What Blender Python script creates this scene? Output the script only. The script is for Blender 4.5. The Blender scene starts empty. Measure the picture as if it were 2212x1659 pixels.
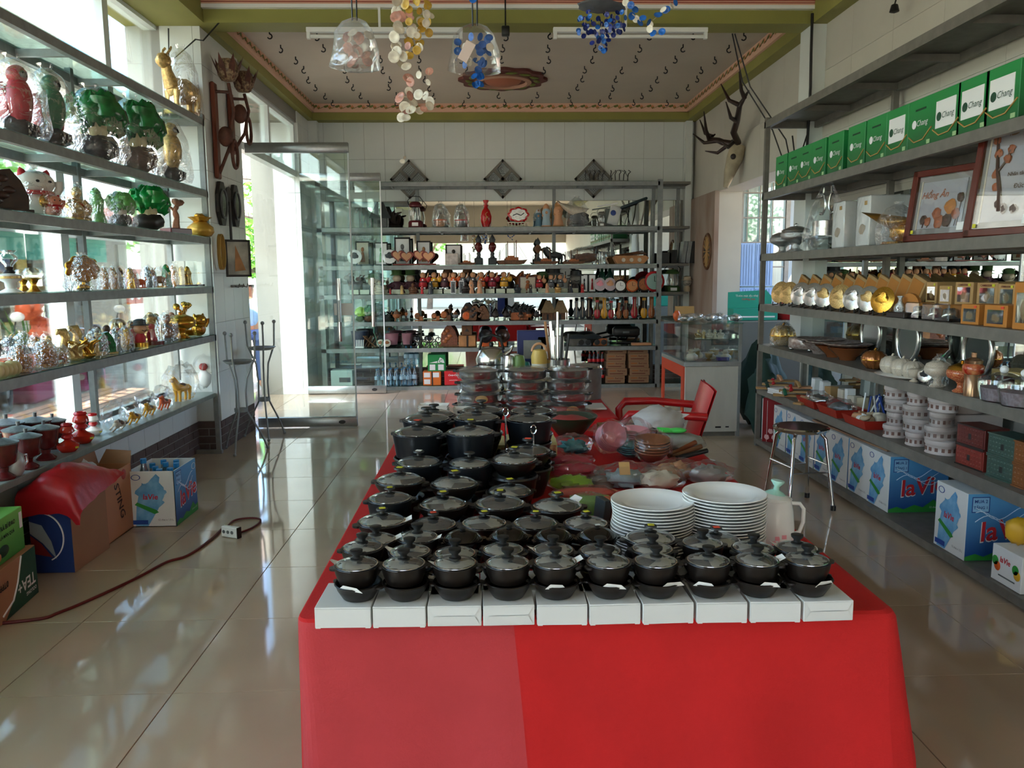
import bpy, bmesh, math, random
from mathutils import Vector, Matrix, Euler, noise
random.seed(11)
PI = math.pi
S = bpy.context.scene
COL = S.collection
# ---------------------------------------------------------------- camera, light, exposure
FPX, CX, CY, EYE = 1733.7, 1106.0, 829.5, 1.4126
YAW, PITCH, ROLL = 0.030403, 0.134127, -0.0075744
CR = (Matrix.Rotation(-YAW, 3, 'Z') @ Matrix.Rotation(PI/2 - PITCH, 3, 'X') @ Matrix.Rotation(ROLL, 3, 'Z'))
cd = bpy.data.cameras.new('camera'); cam = bpy.data.objects.new('camera', cd); COL.objects.link(cam)
cam.location = (0, 0, EYE); cam.rotation_euler = CR.to_euler()
cd.sensor_fit = 'HORIZONTAL'; cd.sensor_width = 36; cd.lens = 36*FPX/2212
cd.clip_start = 0.05; cd.clip_end = 300
S.camera = cam
w = bpy.data.worlds.new('sky'); S.world = w; w.use_nodes = True
nt = w.node_tree; bg = nt.nodes['Background']
sk = nt.nodes.new('ShaderNodeTexSky'); sk.sky_type = 'NISHITA'; sk.sun_disc = False
sk.sun_elevation = math.radians(52); sk.sun_rotation = math.radians(205); sk.dust_density = 2.5; sk.air_density = 1.0
nt.links.new(sk.outputs[0], bg.inputs[0]); bg.inputs[1].default_value = 0.55
sl = bpy.data.lights.new('sun', 'SUN'); sun = bpy.data.objects.new('sun', sl); COL.objects.link(sun)
sl.energy = 11.0; sl.angle = 0.01; sl.color = (1, .94, .86)
sun.rotation_euler = (math.radians(38), 0, math.radians(38))
S.view_settings.view_transform = 'Standard'; S.view_settings.look = 'None'
S.view_settings.gamma = 1; S.view_settings.use_curve_mapping = False
S.view_settings.exposure = 1.68

def project(p):
    v = CR.transposed() @ (Vector(p) - Vector((0, 0, EYE)))
    return CX + FPX*v.x/-v.z, CY - FPX*v.y/-v.z
def ray(px, py): return CR @ Vector(((px-CX)/FPX, -(py-CY)/FPX, -1))
def atX(px, py, X): d = ray(px, py); t = X/d.x; return Vector((X, d.y*t, EYE+d.z*t))
def atY(px, py, Y): d = ray(px, py); t = Y/d.y; return Vector((d.x*t, Y, EYE+d.z*t))
def atZ(px, py, Z): d = ray(px, py); t = (Z-EYE)/d.z; return Vector((d.x*t, d.y*t, Z))
def YX(px, X, Z):            # depth of the point at height Z on the plane x = X that is seen in column px
    Y = abs(X*FPX/(px-1055))
    for _ in range(6):
        e = project((X, Y, Z))[0]-px; g = project((X, Y*1.01, Z))[0]-px-e
        Y -= e/g*Y*.01
    return Y
def XY(px, Y, Z):
    X = (px-1055)*Y/FPX
    for _ in range(4): X -= (project((X, Y, Z))[0]-px)*Y/FPX
    return X
# ---------------------------------------------------------------- materials
def hx(c):
    if isinstance(c, str):
        c = c.lstrip('#'); c = [int(c[i:i+2], 16)/255 for i in (0, 2, 4)]
        c = [x/12.92 if x <= .04045 else ((x+.055)/1.055)**2.4 for x in c]
    return (c[0], c[1], c[2], 1)
MATS = {}
def mat(name, col, rough=.5, metal=0, var=0, vs=12, bump=0, bs=40, coat=0, spec=.5, alpha=1, trans=0, rnd=0, col2=None, stretch=None, em=0):
    if name in MATS: return MATS[name]
    m = bpy.data.materials.new(name); m.use_nodes = True; MATS[name] = m
    n = m.node_tree.nodes; l = m.node_tree.links; b = n['Principled BSDF']
    b.inputs['Base Color'].default_value = hx(col); b.inputs['Roughness'].default_value = rough
    b.inputs['Metallic'].default_value = metal; b.inputs['Coat Weight'].default_value = coat
    b.inputs['Specular IOR Level'].default_value = spec; b.inputs['Alpha'].default_value = alpha
    b.inputs['Transmission Weight'].default_value = trans
    if em: b.inputs['Emission Color'].default_value = hx(col); b.inputs['Emission Strength'].default_value = em
    vec = None
    if var or bump or col2:
        tc = n.new('ShaderNodeTexCoord'); vec = tc.outputs['Object']
        if stretch:
            mp = n.new('ShaderNodeMapping'); mp.inputs['Scale'].default_value = stretch
            l.new(vec, mp.inputs[0]); vec = mp.outputs[0]
    out = None
    if var or col2:
        nz = n.new('ShaderNodeTexNoise'); nz.inputs['Scale'].default_value = vs; nz.inputs['Detail'].default_value = 5
        l.new(vec, nz.inputs['Vector'])
        rp = n.new('ShaderNodeValToRGB'); l.new(nz.outputs[0], rp.inputs[0])
        c = hx(col); d = hx(col2) if col2 else tuple(min(1, x*(1-var)) for x in c[:3])+(1,)
        u = c if col2 else tuple(min(1, x*(1+var*.6)) for x in c[:3])+(1,)
        rp.color_ramp.elements[0].position = .36; rp.color_ramp.elements[1].position = .64
        rp.color_ramp.elements[0].color = d; rp.color_ramp.elements[1].color = u
        out = rp.outputs[0]; l.new(out, b.inputs['Base Color'])
    if rnd:
        oi = n.new('ShaderNodeObjectInfo'); hs = n.new('ShaderNodeHueSaturation')
        mr = n.new('ShaderNodeMapRange'); mr.inputs[3].default_value = 1-rnd; mr.inputs[4].default_value = 1+rnd
        l.new(oi.outputs['Random'], mr.inputs[0]); l.new(mr.outputs[0], hs.inputs['Value'])
        if out: l.new(out, hs.inputs['Color'])
        else: hs.inputs['Color'].default_value = hx(col)
        l.new(hs.outputs[0], b.inputs['Base Color'])
    if bump:
        nb = n.new('ShaderNodeTexNoise'); nb.inputs['Scale'].default_value = bs; nb.inputs['Detail'].default_value = 3
        l.new(vec, nb.inputs['Vector']); bp = n.new('ShaderNodeBump'); bp.inputs['Strength'].default_value = bump
        bp.inputs['Distance'].default_value = .02; l.new(nb.outputs[0], bp.inputs['Height']); l.new(bp.outputs[0], b.inputs['Normal'])
    return m
def clear(name, tint=(1, 1, 1), base=.04, edge=.75, bump=0, bs=25, rough=.02, milk=0):
    """thin clear sheet: see-through with a fresnel sheen; bump gives the creases of plastic film"""
    m = bpy.data.materials.new(name); m.use_nodes = True; MATS[name] = m
    n = m.node_tree.nodes; l = m.node_tree.links
    for x in list(n):
        if x.type == 'BSDF_PRINCIPLED': n.remove(x)
    o = [x for x in n if x.type == 'OUTPUT_MATERIAL'][0]
    t = n.new('ShaderNodeBsdfTransparent'); t.inputs[0].default_value = (*tint, 1)
    g = n.new('ShaderNodeBsdfGlossy'); g.inputs['Roughness'].default_value = rough; g.inputs[0].default_value = (1, 1, 1, 1)
    lw = n.new('ShaderNodeLayerWeight'); lw.inputs[0].default_value = .35
    mr = n.new('ShaderNodeMapRange'); mr.inputs[3].default_value = base; mr.inputs[4].default_value = edge
    mx = n.new('ShaderNodeMixShader'); l.new(lw.outputs['Fresnel'], mr.inputs[0]); l.new(mr.outputs[0], mx.inputs[0])
    l.new(t.outputs[0], mx.inputs[1]); l.new(g.outputs[0], mx.inputs[2])
    last = mx
    if bump:
        tc = n.new('ShaderNodeTexCoord'); nb = n.new('ShaderNodeTexNoise'); nb.inputs['Scale'].default_value = bs
        nb.inputs['Detail'].default_value = 2; nb.inputs['Distortion'].default_value = 1.5
        l.new(tc.outputs['Object'], nb.inputs['Vector'])
        bp = n.new('ShaderNodeBump'); bp.inputs['Strength'].default_value = bump; bp.inputs['Distance'].default_value = .03
        l.new(nb.outputs[0], bp.inputs['Height']); l.new(bp.outputs[0], g.inputs['Normal']); l.new(bp.outputs[0], lw.inputs['Normal'])
    if milk:
        d = n.new('ShaderNodeBsdfDiffuse'); d.inputs[0].default_value = (.8, .8, .8, 1)
        m2 = n.new('ShaderNodeMixShader'); m2.inputs[0].default_value = milk
        l.new(mx.outputs[0], m2.inputs[1]); l.new(d.outputs[0], m2.inputs[2]); last = m2
    l.new(last.outputs[0], o.inputs[0])
    return m
GLASS = clear('window_glass', (.90, .97, .95), .05, .6)
GLASSC = clear('clear_glass', (.95, .98, .97), .06, .7)
FILM = clear('plastic_film', (.97, .97, .97), .02, .40, bump=.7, bs=5, rough=.05, milk=.025)
FILMM = clear('milky_film', (.95, .95, .95), .08, .6, bump=.7, bs=7, rough=.1, milk=.16)
MIRROR = mat('mirror_silver', '#dfe6e3', .01, 1)
WALL = mat('wall_tile_glaze', '#dadfdc', .22, var=.04, vs=3)
WALLR = mat('wall_plaster', '#c2beb3', .55, var=.06, vs=2)
GROUT = mat('grout', '#8f8d86', .8)
FLOORT = mat('floor_tile_glaze', '#b5a28c', .06, var=.05, vs=2.2, rnd=.03)
FGROUT = mat('floor_grout', '#4b443c', .8)
BRICK = mat('dark_brick', '#5b4a44', .7, var=.2, vs=20, rnd=.15)
MORTAR = mat('mortar', '#a8a29a', .9)
OLIVE = mat('olive_paint', '#8d8a45', .6, var=.06, vs=3)
PINK = mat('pink_plaster', '#e0b49b', .7)
CEIL = mat('ceiling_paint', '#c2b8a8', .8, var=.05, vs=1.5)
ALU = mat('brushed_aluminium', '#aeb3b4', .35, .85, var=.06, vs=30)
ALUW = mat('white_aluminium', '#d9e0e0', .4, .1)
STEELP = mat('grey_shelf_steel', '#8d9190', .45, .35, var=.12, vs=18)
STEELD = mat('dark_shelf_steel', '#77736b', .5, .3, var=.12, vs=18)
SHELFG = clear('shelf_glass', (.72, .86, .82), .07, .6)
WHITE = mat('white_plain', '#e9e9e6', .5)
BLACK = mat('black_plain', '#141414', .45)
CHROME = mat('chrome', '#dcdcdc', .08, 1)
STAIN = mat('stainless', '#c9c9c9', .2, 1, bump=.05, bs=6)
GOLD = mat('gold', '#c9973c', .25, .9, var=.25, vs=30)
GOLDP = mat('pale_gold', '#c7a56a', .35, .6, var=.3, vs=25)
SILVER = mat('silver', '#c8c8c4', .25, .9, var=.2, vs=40)
REDG = mat('red_gloss', '#b3191c', .25)
REDM = mat('red_matte', '#b01c22', .6)
REDCL = mat('red_tablecloth', '#c21212', .85, var=.06, vs=5, bump=.12, bs=180)
REDCL2 = mat('faded_red_tablecloth', '#b83438', .85, var=.05, vs=5, bump=.12, bs=180)
WOODD = mat('dark_wood', '#3a1f16', .35, var=.3, vs=6, stretch=(1, 8, 1))
WOODM = mat('red_brown_wood', '#7a3f22', .4, var=.3, vs=8, stretch=(1, 1, 5))
WOODL = mat('tan_wood', '#b07a4a', .5, var=.25, vs=10)
KRAFT = mat('kraft_card', '#b08a58', .8, var=.06, vs=8)
KRAFTO = mat('orange_kraft_card', '#b8762f', .7, var=.08, vs=8)
CARD = mat('brown_cardboard', '#9c7658', .8, var=.06, vs=5)
CARDW = mat('white_card', '#d9d9d6', .7, var=.02, vs=4)
JADE = mat('jade_green', '#1d6b33', .25, var=.35, vs=9)
JADEL = mat('light_jade', '#5c9a4c', .3, var=.3, vs=9)
CREAM = mat('cream_jade', '#cfc59a', .35, var=.15, vs=8)
PINKP = mat('pink_plastic', '#df8f99', .4)
MAG = mat('magenta_plastic', '#c23a58', .4)
LIME = mat('lime_plastic', '#9ccf45', .4)
TEAL = mat('teal_plastic', '#2f8793', .4)
GREENP = mat('green_plastic', '#4fd35c', .4)
BLUE = mat('blue_shell', '#1e5fb0', .25, var=.35, vs=30)
NAVY = mat('navy_shell', '#1c2c78', .25, var=.35, vs=30)
SHELLW = mat('white_shell', '#d8cdb8', .4, var=.15, vs=40)
SHELLP = mat('pink_shell', '#c98f7c', .4, var=.3, vs=40)
SHELLY = mat('yellow_shell', '#c9a03a', .35, var=.2, vs=40)
SHELLB = mat('brown_shell', '#7c4a3c', .4, var=.2, vs=40)
BROWNC = mat('brown_ceramic', '#4a211a', .12, var=.2, vs=8)
ORANGEG = mat('orange_red_ceramic', '#b82a1a', .15)
YELLOWP = mat('yellow_plastic', '#d39a26', .35)
ORANGEP = mat('orange_plastic', '#cf5a22', .4)
PORC = mat('white_porcelain', '#e6e5e1', .12)
SKIN = mat('figurine_skin', '#c8926a', .5)
LEAF = mat('leaf', '#4c8a2c', .5, var=.4, vs=3, rnd=.15)
STONE = mat('bench_stone', '#8d9687', .8, var=.15, vs=20)
DARKG = mat('dark_green_cloth', '#1f3a30', .8)
CLAYB = mat('black_claypot', '#17120f', .32, spec=.5, bump=.05, bs=60)
CLAYG = mat('black_claypot_gloss', '#120c0a', .1)
CLAYN = mat('black_steel_pot', '#10141a', .3)
STICKY = mat('yellow_sticker', '#c9c32e', .7)
STICKO = mat('orange_sticker', '#d8452a', .7)
BLUEB = mat('blue_card', '#1f86c4', .5)
INK = mat('black_ink', '#1b1b1b', .7)
INKR = mat('red_ink', '#c41f2a', .6)
INKB = mat('blue_ink', '#1c3f8f', .6)
INKW = mat('white_ink', '#e8e8e8', .6)
INKG = mat('gold_ink', '#b08a4c', .5)
# ---------------------------------------------------------------- mesh builder
I4 = Matrix.Identity(4)
def TR(x=0, y=0, z=0, rx=0, ry=0, rz=0, s=1):
    sc = Matrix.Diagonal((*(s if isinstance(s, (tuple, list)) else (s, s, s)), 1))
    return Matrix.Translation((x, y, z)) @ Euler((rx, ry, rz)).to_matrix().to_4x4() @ sc
class MB:
    def __init__(s): s.v = []; s.f = []; s.m = []; s.mi = 0
    def add(s, vs, fs, T=None):
        o = len(s.v)
        s.v += [T @ Vector(p) for p in vs] if T else [Vector(p) for p in vs]
        s.f += [[i+o for i in f] for f in fs]; s.m += [s.mi]*len(fs); return s
    def box(s, x0, x1, y0, y1, z0, z1, T=None, c=0):
        if c <= 0:
            vs = [(x, y, z) for x in (x0, x1) for y in (y0, y1) for z in (z0, z1)]
            return s.add(vs, [(0, 1, 3, 2), (4, 6, 7, 5), (0, 4, 5, 1), (2, 3, 7, 6), (0, 2, 6, 4), (1, 5, 7, 3)], T)
        E = ((x0, x1), (y0, y1), (z0, z1)); vs = []; ix = {}
        for i in (0, 1):
            for j in (0, 1):
                for k in (0, 1):
                    for a in range(3):
                        q = []
                        for b, h in enumerate((i, j, k)): q.append(E[b][h] if b == a else E[b][h]+(c if h == 0 else -c))
                        ix[i, j, k, a] = len(vs); vs.append(q)
        fs = []
        for a in range(3):
            b, d = [t for t in range(3) if t != a]
            for h in (0, 1):
                q = []
                for p, r in ((0, 0), (1, 0), (1, 1), (0, 1)):
                    k = [0, 0, 0]; k[a] = h; k[b] = p; k[d] = r; q.append(ix[(*k, a)])
                fs.append(q)
            for p in (0, 1):
                for r in (0, 1):
                    k0 = [0, 0, 0]; k0[b] = p; k0[d] = r; k1 = list(k0); k1[a] = 1
                    fs.append([ix[(*k0, b)], ix[(*k1, b)], ix[(*k1, d)], ix[(*k0, d)]])
        for i in (0, 1):
            for j in (0, 1):
                for k in (0, 1): fs.append([ix[i, j, k, a] for a in range(3)])
        return s.add(vs, fs, T)
    def lathe(s, pr, n=20, T=None, wob=0, lobes=0, la=0):
        vs = []; rows = []
        for r, z in pr:
            if r < 1e-6: rows.append([len(vs)]); vs.append((0, 0, z)); continue
            row = []
            for i in range(n):
                a = 2*PI*i/n; q = r*(1+la*math.cos(lobes*a)) if la else r
                if wob: q *= 1+wob*noise.noise((math.cos(a)*2+z*9, math.sin(a)*2, z*14))
                row.append(len(vs)); vs.append((q*math.cos(a), q*math.sin(a), z))
            rows.append(row)
        fs = []
        for A, B in zip(rows, rows[1:]):
            for i in range(n):
                j = (i+1) % n
                if len(A) == 1 and len(B) == 1: break
                if len(A) == 1: fs.append((A[0], B[i], B[j]))
                elif len(B) == 1: fs.append((A[i], A[j], B[0]))
                else: fs.append((A[i], A[j], B[j], B[i]))
        return s.add(vs, fs, T)
    def tube(s, pts, r, n=8, T=None, closed=False, cap=True):
        pts = [Vector(p) for p in pts]; N = len(pts); vs = []; fs = []; up = None
        for i, p in enumerate(pts):
            if closed: d = pts[(i+1) % N]-pts[i-1]
            else: d = pts[min(i+1, N-1)]-pts[max(i-1, 0)]
            d.normalize()
            if up is None: up = d.orthogonal()
            up = (up - d*up.dot(d)); up = up.normalized() if up.length > 1e-6 else d.orthogonal().normalized()
            sd = d.cross(up); q = r[i] if isinstance(r, (list, tuple)) else r
            for k in range(n):
                a = 2*PI*k/n; vs.append(p+(up*math.cos(a)+sd*math.sin(a))*q)
        for i in range(N if closed else N-1):
            j = (i+1) % N
            for k in range(n): fs.append((i*n+k, i*n+(k+1) % n, j*n+(k+1) % n, j*n+k))
        if cap and not closed: fs += [list(range(n))[::-1], [(N-1)*n+k for k in range(n)]]
        return s.add(vs, fs, T)
    def rod(s, a, b, r, n=8, T=None): return s.tube([a, b], r, n, T)
    def ell(s, c, R, n=12, m=8, T=None, amp=0, fr=3, seed=0):
        vs = [(0, 0, -1)]; fs = []
        for j in range(1, m):
            t = -PI/2+PI*j/m
            for i in range(n): a = 2*PI*i/n; vs.append((math.cos(t)*math.cos(a), math.cos(t)*math.sin(a), math.sin(t)))
        vs.append((0, 0, 1)); L = len(vs)-1
        for i in range(n):
            k = (i+1) % n; fs.append((0, 1+k, 1+i)); fs.append((L, L-n+i, L-n+k))
            for j in range(m-2): o = 1+j*n; fs.append((o+i, o+k, o+n+k, o+n+i))
        if not isinstance(R, (tuple, list)): R = (R, R, R)
        out = []
        for p in vs:
            q = 1+amp*noise.noise(Vector(p)*fr+Vector((seed*3.1, seed, 0))) if amp else 1
            out.append((c[0]+p[0]*R[0]*q, c[1]+p[1]*R[1]*q, c[2]+p[2]*R[2]*q))
        return s.add(out, fs, T)
    def prism(s, pts, d, T=None, z0=0):
        n = len(pts); vs = [(x, y, z0) for x, y in pts]+[(x, y, z0+d) for x, y in pts]
        fs = [list(range(n))[::-1], list(range(n, 2*n))]+[(i, (i+1) % n, n+(i+1) % n, n+i) for i in range(n)]
        return s.add(vs, fs, T)
    def poly(s, pts, T=None): return s.add(pts, [list(range(len(pts)))], T)
    def grid(s, f, nu, nv, T=None):
        vs = [f(i/nu, j/nv) for j in range(nv+1) for i in range(nu+1)]
        fs = [(j*(nu+1)+i, j*(nu+1)+i+1, (j+1)*(nu+1)+i+1, (j+1)*(nu+1)+i) for j in range(nv) for i in range(nu)]
        return s.add(vs, fs, T)
    def mesh(s, name, mats, smooth=True, ang=58):
        me = bpy.data.meshes.new(name); me.from_pydata([tuple(p) for p in s.v], [], s.f)
        for m in (mats if isinstance(mats, (list, tuple)) else [mats]): me.materials.append(m)
        if any(s.m): me.polygons.foreach_set('material_index', s.m)
        bm = bmesh.new(); bm.from_mesh(me); bmesh.ops.recalc_face_normals(bm, faces=bm.faces); bm.to_mesh(me); bm.free()
        if smooth:
            me.polygons.foreach_set('use_smooth', [True]*len(me.polygons)); me.set_sharp_from_angle(angle=math.radians(ang))
        return me
def OBJ(name, me, parent=None, loc=None):
    o = bpy.data.objects.new(name, me); COL.objects.link(o)
    if parent: o.parent = parent
    if loc is not None: o.location = loc
    return o
def P(name, mb, m, parent, label=None, smooth=True, loc=None):
    o = OBJ(name, mb.mesh(name, m, smooth), parent, loc)
    if label: o['label'] = label
    return o
def tag(o, label, cat, group=None, kind=None):
    if label: o['label'] = label
    if cat: o['category'] = cat
    if group: o['group'] = group
    if kind: o['kind'] = kind
    return o
def thing(name, label, cat, loc=(0, 0, 0), rz=0, group=None, s=1):
    o = bpy.data.objects.new(name, None); COL.objects.link(o); o.location = loc; o.rotation_euler = (0, 0, rz)
    o.empty_display_size = .05; o.scale = s if isinstance(s, (tuple, list)) else (s, s, s)
    return tag(o, label, cat, group)
def one(name, mb, m, label, cat, loc=(0, 0, 0), rz=0, group=None, smooth=True):
    o = P(name, mb, m, None, None, smooth); o.location = loc; o.rotation_euler = (0, 0, rz); return tag(o, label, cat, group)
def struct(name, mb, m, smooth=False):
    o = P(name, mb, m, None, None, smooth); o['kind'] = 'structure'; return o
def dup(root, loc=None, rz=None, label=None, group=None, s=None, ov=None):
    def cp(o, par):
        c = o.copy(); COL.objects.link(c); c.parent = par
        if ov and c.type == 'MESH':
            for k, sl in enumerate(c.material_slots):
                if sl.material and sl.material.name in ov: nm = ov[sl.material.name]; sl.link = 'OBJECT'; sl.material = nm
        for ch in o.children: cp(ch, c)
        return c
    r = cp(root, root.parent)
    if loc is not None: r.location = loc
    if rz is not None: r.rotation_euler = (0, 0, rz)
    if s is not None: r.scale = s if isinstance(s, (tuple, list)) else (s, s, s)
    if label: r['label'] = label
    if group: r['group'] = group
    return r
TXT = {}
def text(body, m, parent, size, T, name='lettering', depth=.0006, bold=False, shear=0, w=None):
    """flat printed lettering as a mesh lying on its surface (local xy plane of T)"""
    key = (body, bold, shear)
    if key not in TXT:
        c = bpy.data.curves.new('t', 'FONT'); c.body = body; c.size = 1; c.align_x = 'CENTER'; c.align_y = 'CENTER'
        c.resolution_u = 2; c.shear = shear; c.offset = .018 if bold else 0
        o = bpy.data.objects.new('t', c); COL.objects.link(o)
        dg = bpy.context.evaluated_depsgraph_get(); me = bpy.data.meshes.new_from_object(o.evaluated_get(dg))
        bpy.data.objects.remove(o); TXT[key] = ([v.co.copy() for v in me.vertices], [list(p.vertices) for p in me.polygons])
        bpy.data.meshes.remove(me)
    vs, fs = TXT[key]
    if w and vs:
        xs = [v.x for v in vs]; size = w/(max(xs)-min(xs)); 
    mb = MB(); mb.add([(v.x*size, v.y*size, 0) for v in vs], fs, T)
    me = bpy.data.meshes.new(name); me.from_pydata([tuple(p) for p in mb.v], [], mb.f); me.materials.append(m)
    return OBJ(name, me, parent)
ORD = 'first second third fourth fifth sixth seventh eighth ninth tenth eleventh twelfth thirteenth fourteenth fifteenth sixteenth seventeenth eighteenth nineteenth twentieth'.split()
for t_ in ('twenty', 'thirty', 'forty'): ORD += [t_+'-'+x for x in ORD[:9]]+['next after '+t_+'-nine']
# ================================================================ ROOM SHELL
XL, XR, YB = -2.18, 2.66, 10.47
BH, CH = 3.33, 3.52            # underside of the beams, rear ceiling
fl = struct('floor', MB().box(-2.62, 3.0, -6.5, 10.6, -.12, -.006).box(3.0, 5.3, 6.7, 12.2, -.12, -.001), FGROUT)
p0 = Vector((-1.0947, 2.0258, 0))
tm = MB().box(-.2985, .2985, -.2985, .2985, -.008, 0, c=.001).mesh('tile', FLOORT, False)
for i in range(-3, 7):
    for j in range(-5, 15):
        x = p0.x+.6*i+.3; y = p0.y+.6*j+.3
        if x-.3 > 2.9 or x+.3 < -2.6 or y > 10.7: continue
        OBJ('tile', tm, fl, (x, y, 0))
wl = struct('wall_left', MB().box(-2.5, -2.37, -2.3, 6.53, 0, .46).box(-2.75, -2.37, -6.5, -2.3, 0, CH+.2)
            .box(-2.75, XL-.012, 6.55, 7.5, 0, CH).box(-2.75, XL-.012, 9.75, 10.6, 0, CH)
            .box(-2.75, XL-.02, 7.5, 9.75, 3.2, CH).box(-2.75, -2.3, -3, 6.9, 3.34, CH), GROUT)
def tiles(parent, name, m, x0, x1, z0, z1, tw, th, place, g=.003, d=.006, off=0, ph=0):
    cache = {}; r = 0; z = z0
    while z < z1-.004:
        hh = min(th, z1-z); x = x0-(off*tw if r % 2 else 0)-ph
        while x < x1-.004:
            a = max(x, x0); b = min(x+tw, x1)
            if b-a > .012:
                k = (round(b-a, 4), round(hh, 4))
                if k not in cache:
                    cache[k] = MB().box(-k[0]/2+g/2, k[0]/2-g/2, -d, 0, g/2, k[1]-g/2).mesh(name, m, False)
                o = OBJ(name, cache[k], parent); o.matrix_local = place((a+b)/2, z)
            x += tw
        z += th; r += 1
def fpx(X): return lambda u, z: Matrix.Translation((X, u, z)) @ Matrix.Rotation(PI/2, 4, 'Z')
def fmx(X): return lambda u, z: Matrix.Translation((X, u, z)) @ Matrix.Rotation(-PI/2, 4, 'Z')
def fmy(Y): return lambda u, z: Matrix.Translation((u, Y, z))
tiles(wl, 'brick', BRICK, 3.0, 6.53, 0, .252, .2, .063, fpx(-2.37), g=.008, off=.5)
tiles(wl, 'tile', WALL, 1.5, 6.53, .252, .46, .25, .21, fpx(-2.37))
tiles(wl, 'brick', BRICK, -2.49, XL, 0, .252, .2, .063, fmy(6.55), g=.008, off=.5)
tiles(wl, 'tile', WALL, -2.49, XL, .252, CH-.1, .25, .4, fmy(6.55))
tiles(wl, 'brick', BRICK, 6.55, 7.5, 0, .252, .2, .063, fpx(XL-.012), g=.008, off=.5)
tiles(wl, 'tile', WALL, 6.55, 7.5, .252, CH-.1, .25, .4, fpx(XL-.012))
tiles(wl, 'tile', WALL, 9.75, 10.46, 0, CH-.1, .25, .4, fpx(XL-.012))
tiles(wl, 'tile', WALL, -2.49, XL, 0, CH-.1, .25, .4, fmy(9.75))
wb = struct('wall_back', MB().box(-2.75, 3.0, YB+.006, 10.65, 0, CH), GROUT)
tiles(wb, 'brick', BRICK, -2.18, 2.66, 0, .225, .2, .056, fmy(YB+.006), g=.008, off=.5, ph=.05)
tiles(wb, 'tile', WALL, -2.18, 2.66, 2.36, CH-.1, .253, .52, fmy(YB+.006), ph=.1)
o = P('mirror', MB().box(-2.1, 2.5, YB-.02, YB-.004, .24, 2.355), MIRROR, wb, 'wide wall mirror behind the back shelves', False)
wr = struct('wall_right', MB().box(XR+.012, 2.95, -6.5, 6.75, 0, CH+.2).box(XR+.012, 2.95, 6.75, 9.34, 2.35, CH).box(XR+.012, 2.95, 9.34, 10.6, 0, CH), WALLR)
tiles(wr, 'tile', WALLR, 1.2, 6.75, 1.98, CH-.1, .6, .5, fmx(XR+.012), g=.002, d=.01)
tiles(wr, 'tile', WALLR, 6.75, 9.34, 2.35, CH-.1, .6, .5, fmx(XR+.012), g=.002, d=.01)
P('mirror', MB().box(XR-.012, XR+.001, 1.0, 6.5, .45, 1.93), MIRROR, wr, 'mirror sheet behind the right shelves', False)
RUSTW = mat('stained_plaster', '#8d7466', .8, col2='#a39488', vs=3, stretch=(1, 1, .4))
P('stained_column', MB().box(2.62, 2.672, 9.3, 10.46, 0, 2.36), RUSTW, wr, 'stained brown plaster column')
struct('trim_1', MB().box(2.55, 2.67, 6.46, 6.70, .9, BH), WALL)
struct('trim_2', MB().box(2.54, 2.62, 10.38, 10.48, 0, BH), WALL)
struct('trim_3', MB().box(-2.2, -2.08, 10.34, 10.48, 0, BH), WALL)
ce = struct('ceiling', MB().box(-2.8, 3.0, 6.68, 10.65, CH, CH+.15).box(-2.8, 3.0, -6.5, 6.48, CH+.2, CH+.35).box(-2.8, 3.0, -6.5, -6.35, 2.5, CH+.2), CEIL)  # last box: unseen lintel added to dim light coming in at the front
BLX, BRX = -2.12, 2.545
struct('trim_4', MB().box(-2.75, 2.95, 6.46, 6.70, BH, CH+.2), OLIVE)
struct('trim_5', MB().box(-2.75, BLX, 6.70, YB, BH, CH).box(-2.75, BLX, -3, 6.46, BH, CH+.2), OLIVE)
struct('trim_6', MB().box(BRX, 2.95, 6.70, YB, BH, CH).box(BRX, 2.95, -3, 6.46, BH, CH+.2), OLIVE)
struct('trim_7', MB().box(BLX, BRX, 10.30, YB, BH, CH), OLIVE)
LEAFG = mat('painted_leaf', '#66702e', .7); BLOSS = mat('painted_blossom', '#d88a5c', .7); REDL = mat('painted_red_line', '#a8503f', .7)
def band(name, length, height, T, n):
    b = struct(name, MB().box(0, length, -.03, 0, 0, height, T), PINK)
    step = length/n; st = MB()
    def leaf(mb, x, z, a, L, W):
        pts = [(0, 0), (L*.3, W), (L*.45, W*.55), (L*.7, W*.9), (L, 0), (L*.7, -W*.5), (L*.45, -W*.35), (L*.3, -W*.8)]
        mb.add([(x+p*math.cos(a)-q*math.sin(a), -.036, z+p*math.sin(a)+q*math.cos(a)) for p, q in pts], [list(range(8))])
    lf = MB(); bl = MB(); c = height*.56
    leaf(lf, 0, c, .35, step*.36, height*.2); leaf(lf, step*.12, c, 2.7, step*.24, height*.18); leaf(lf, step*.55, c, -2.5, step*.25, height*.16)
    for k in range(5): leaf(bl, step*.42, c, k*2*PI/5, height*.24, height*.12)
    lm = lf.mesh('painted_leaves', LEAFG); bm2 = bl.mesh('painted_blossom', BLOSS)
    for i in range(n):
        M = T @ Matrix.Translation((step*(i+.2), 0, 0))
        for nm, me in (('painted_leaves', lm), ('painted_blossom', bm2)):
            o = OBJ(nm, me, b); o.matrix_local = M
        st.tube([T @ Vector((step*(i+t), -.034, c+height*.16*math.sin(t*2*PI))) for t in (0, .25, .5, .75, 1)], height*.03, 4)
    P('painted_stem', st, LEAFG, b)['kind'] = 'stuff'
    return b
BL = BRX-BLX
band('trim_8', BL, .1, TR(BLX, 10.30, CH-.1), 34)
band('trim_9', 3.6, .1, TR(BLX, 6.70, CH-.1, rz=PI/2), 26)
band('trim_10', 3.6, .1, TR(BRX, 10.30, CH-.1, rz=-PI/2), 26)
band('trim_11', BL, .2, TR(BLX, 6.455, 3.455), 13)
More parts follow.
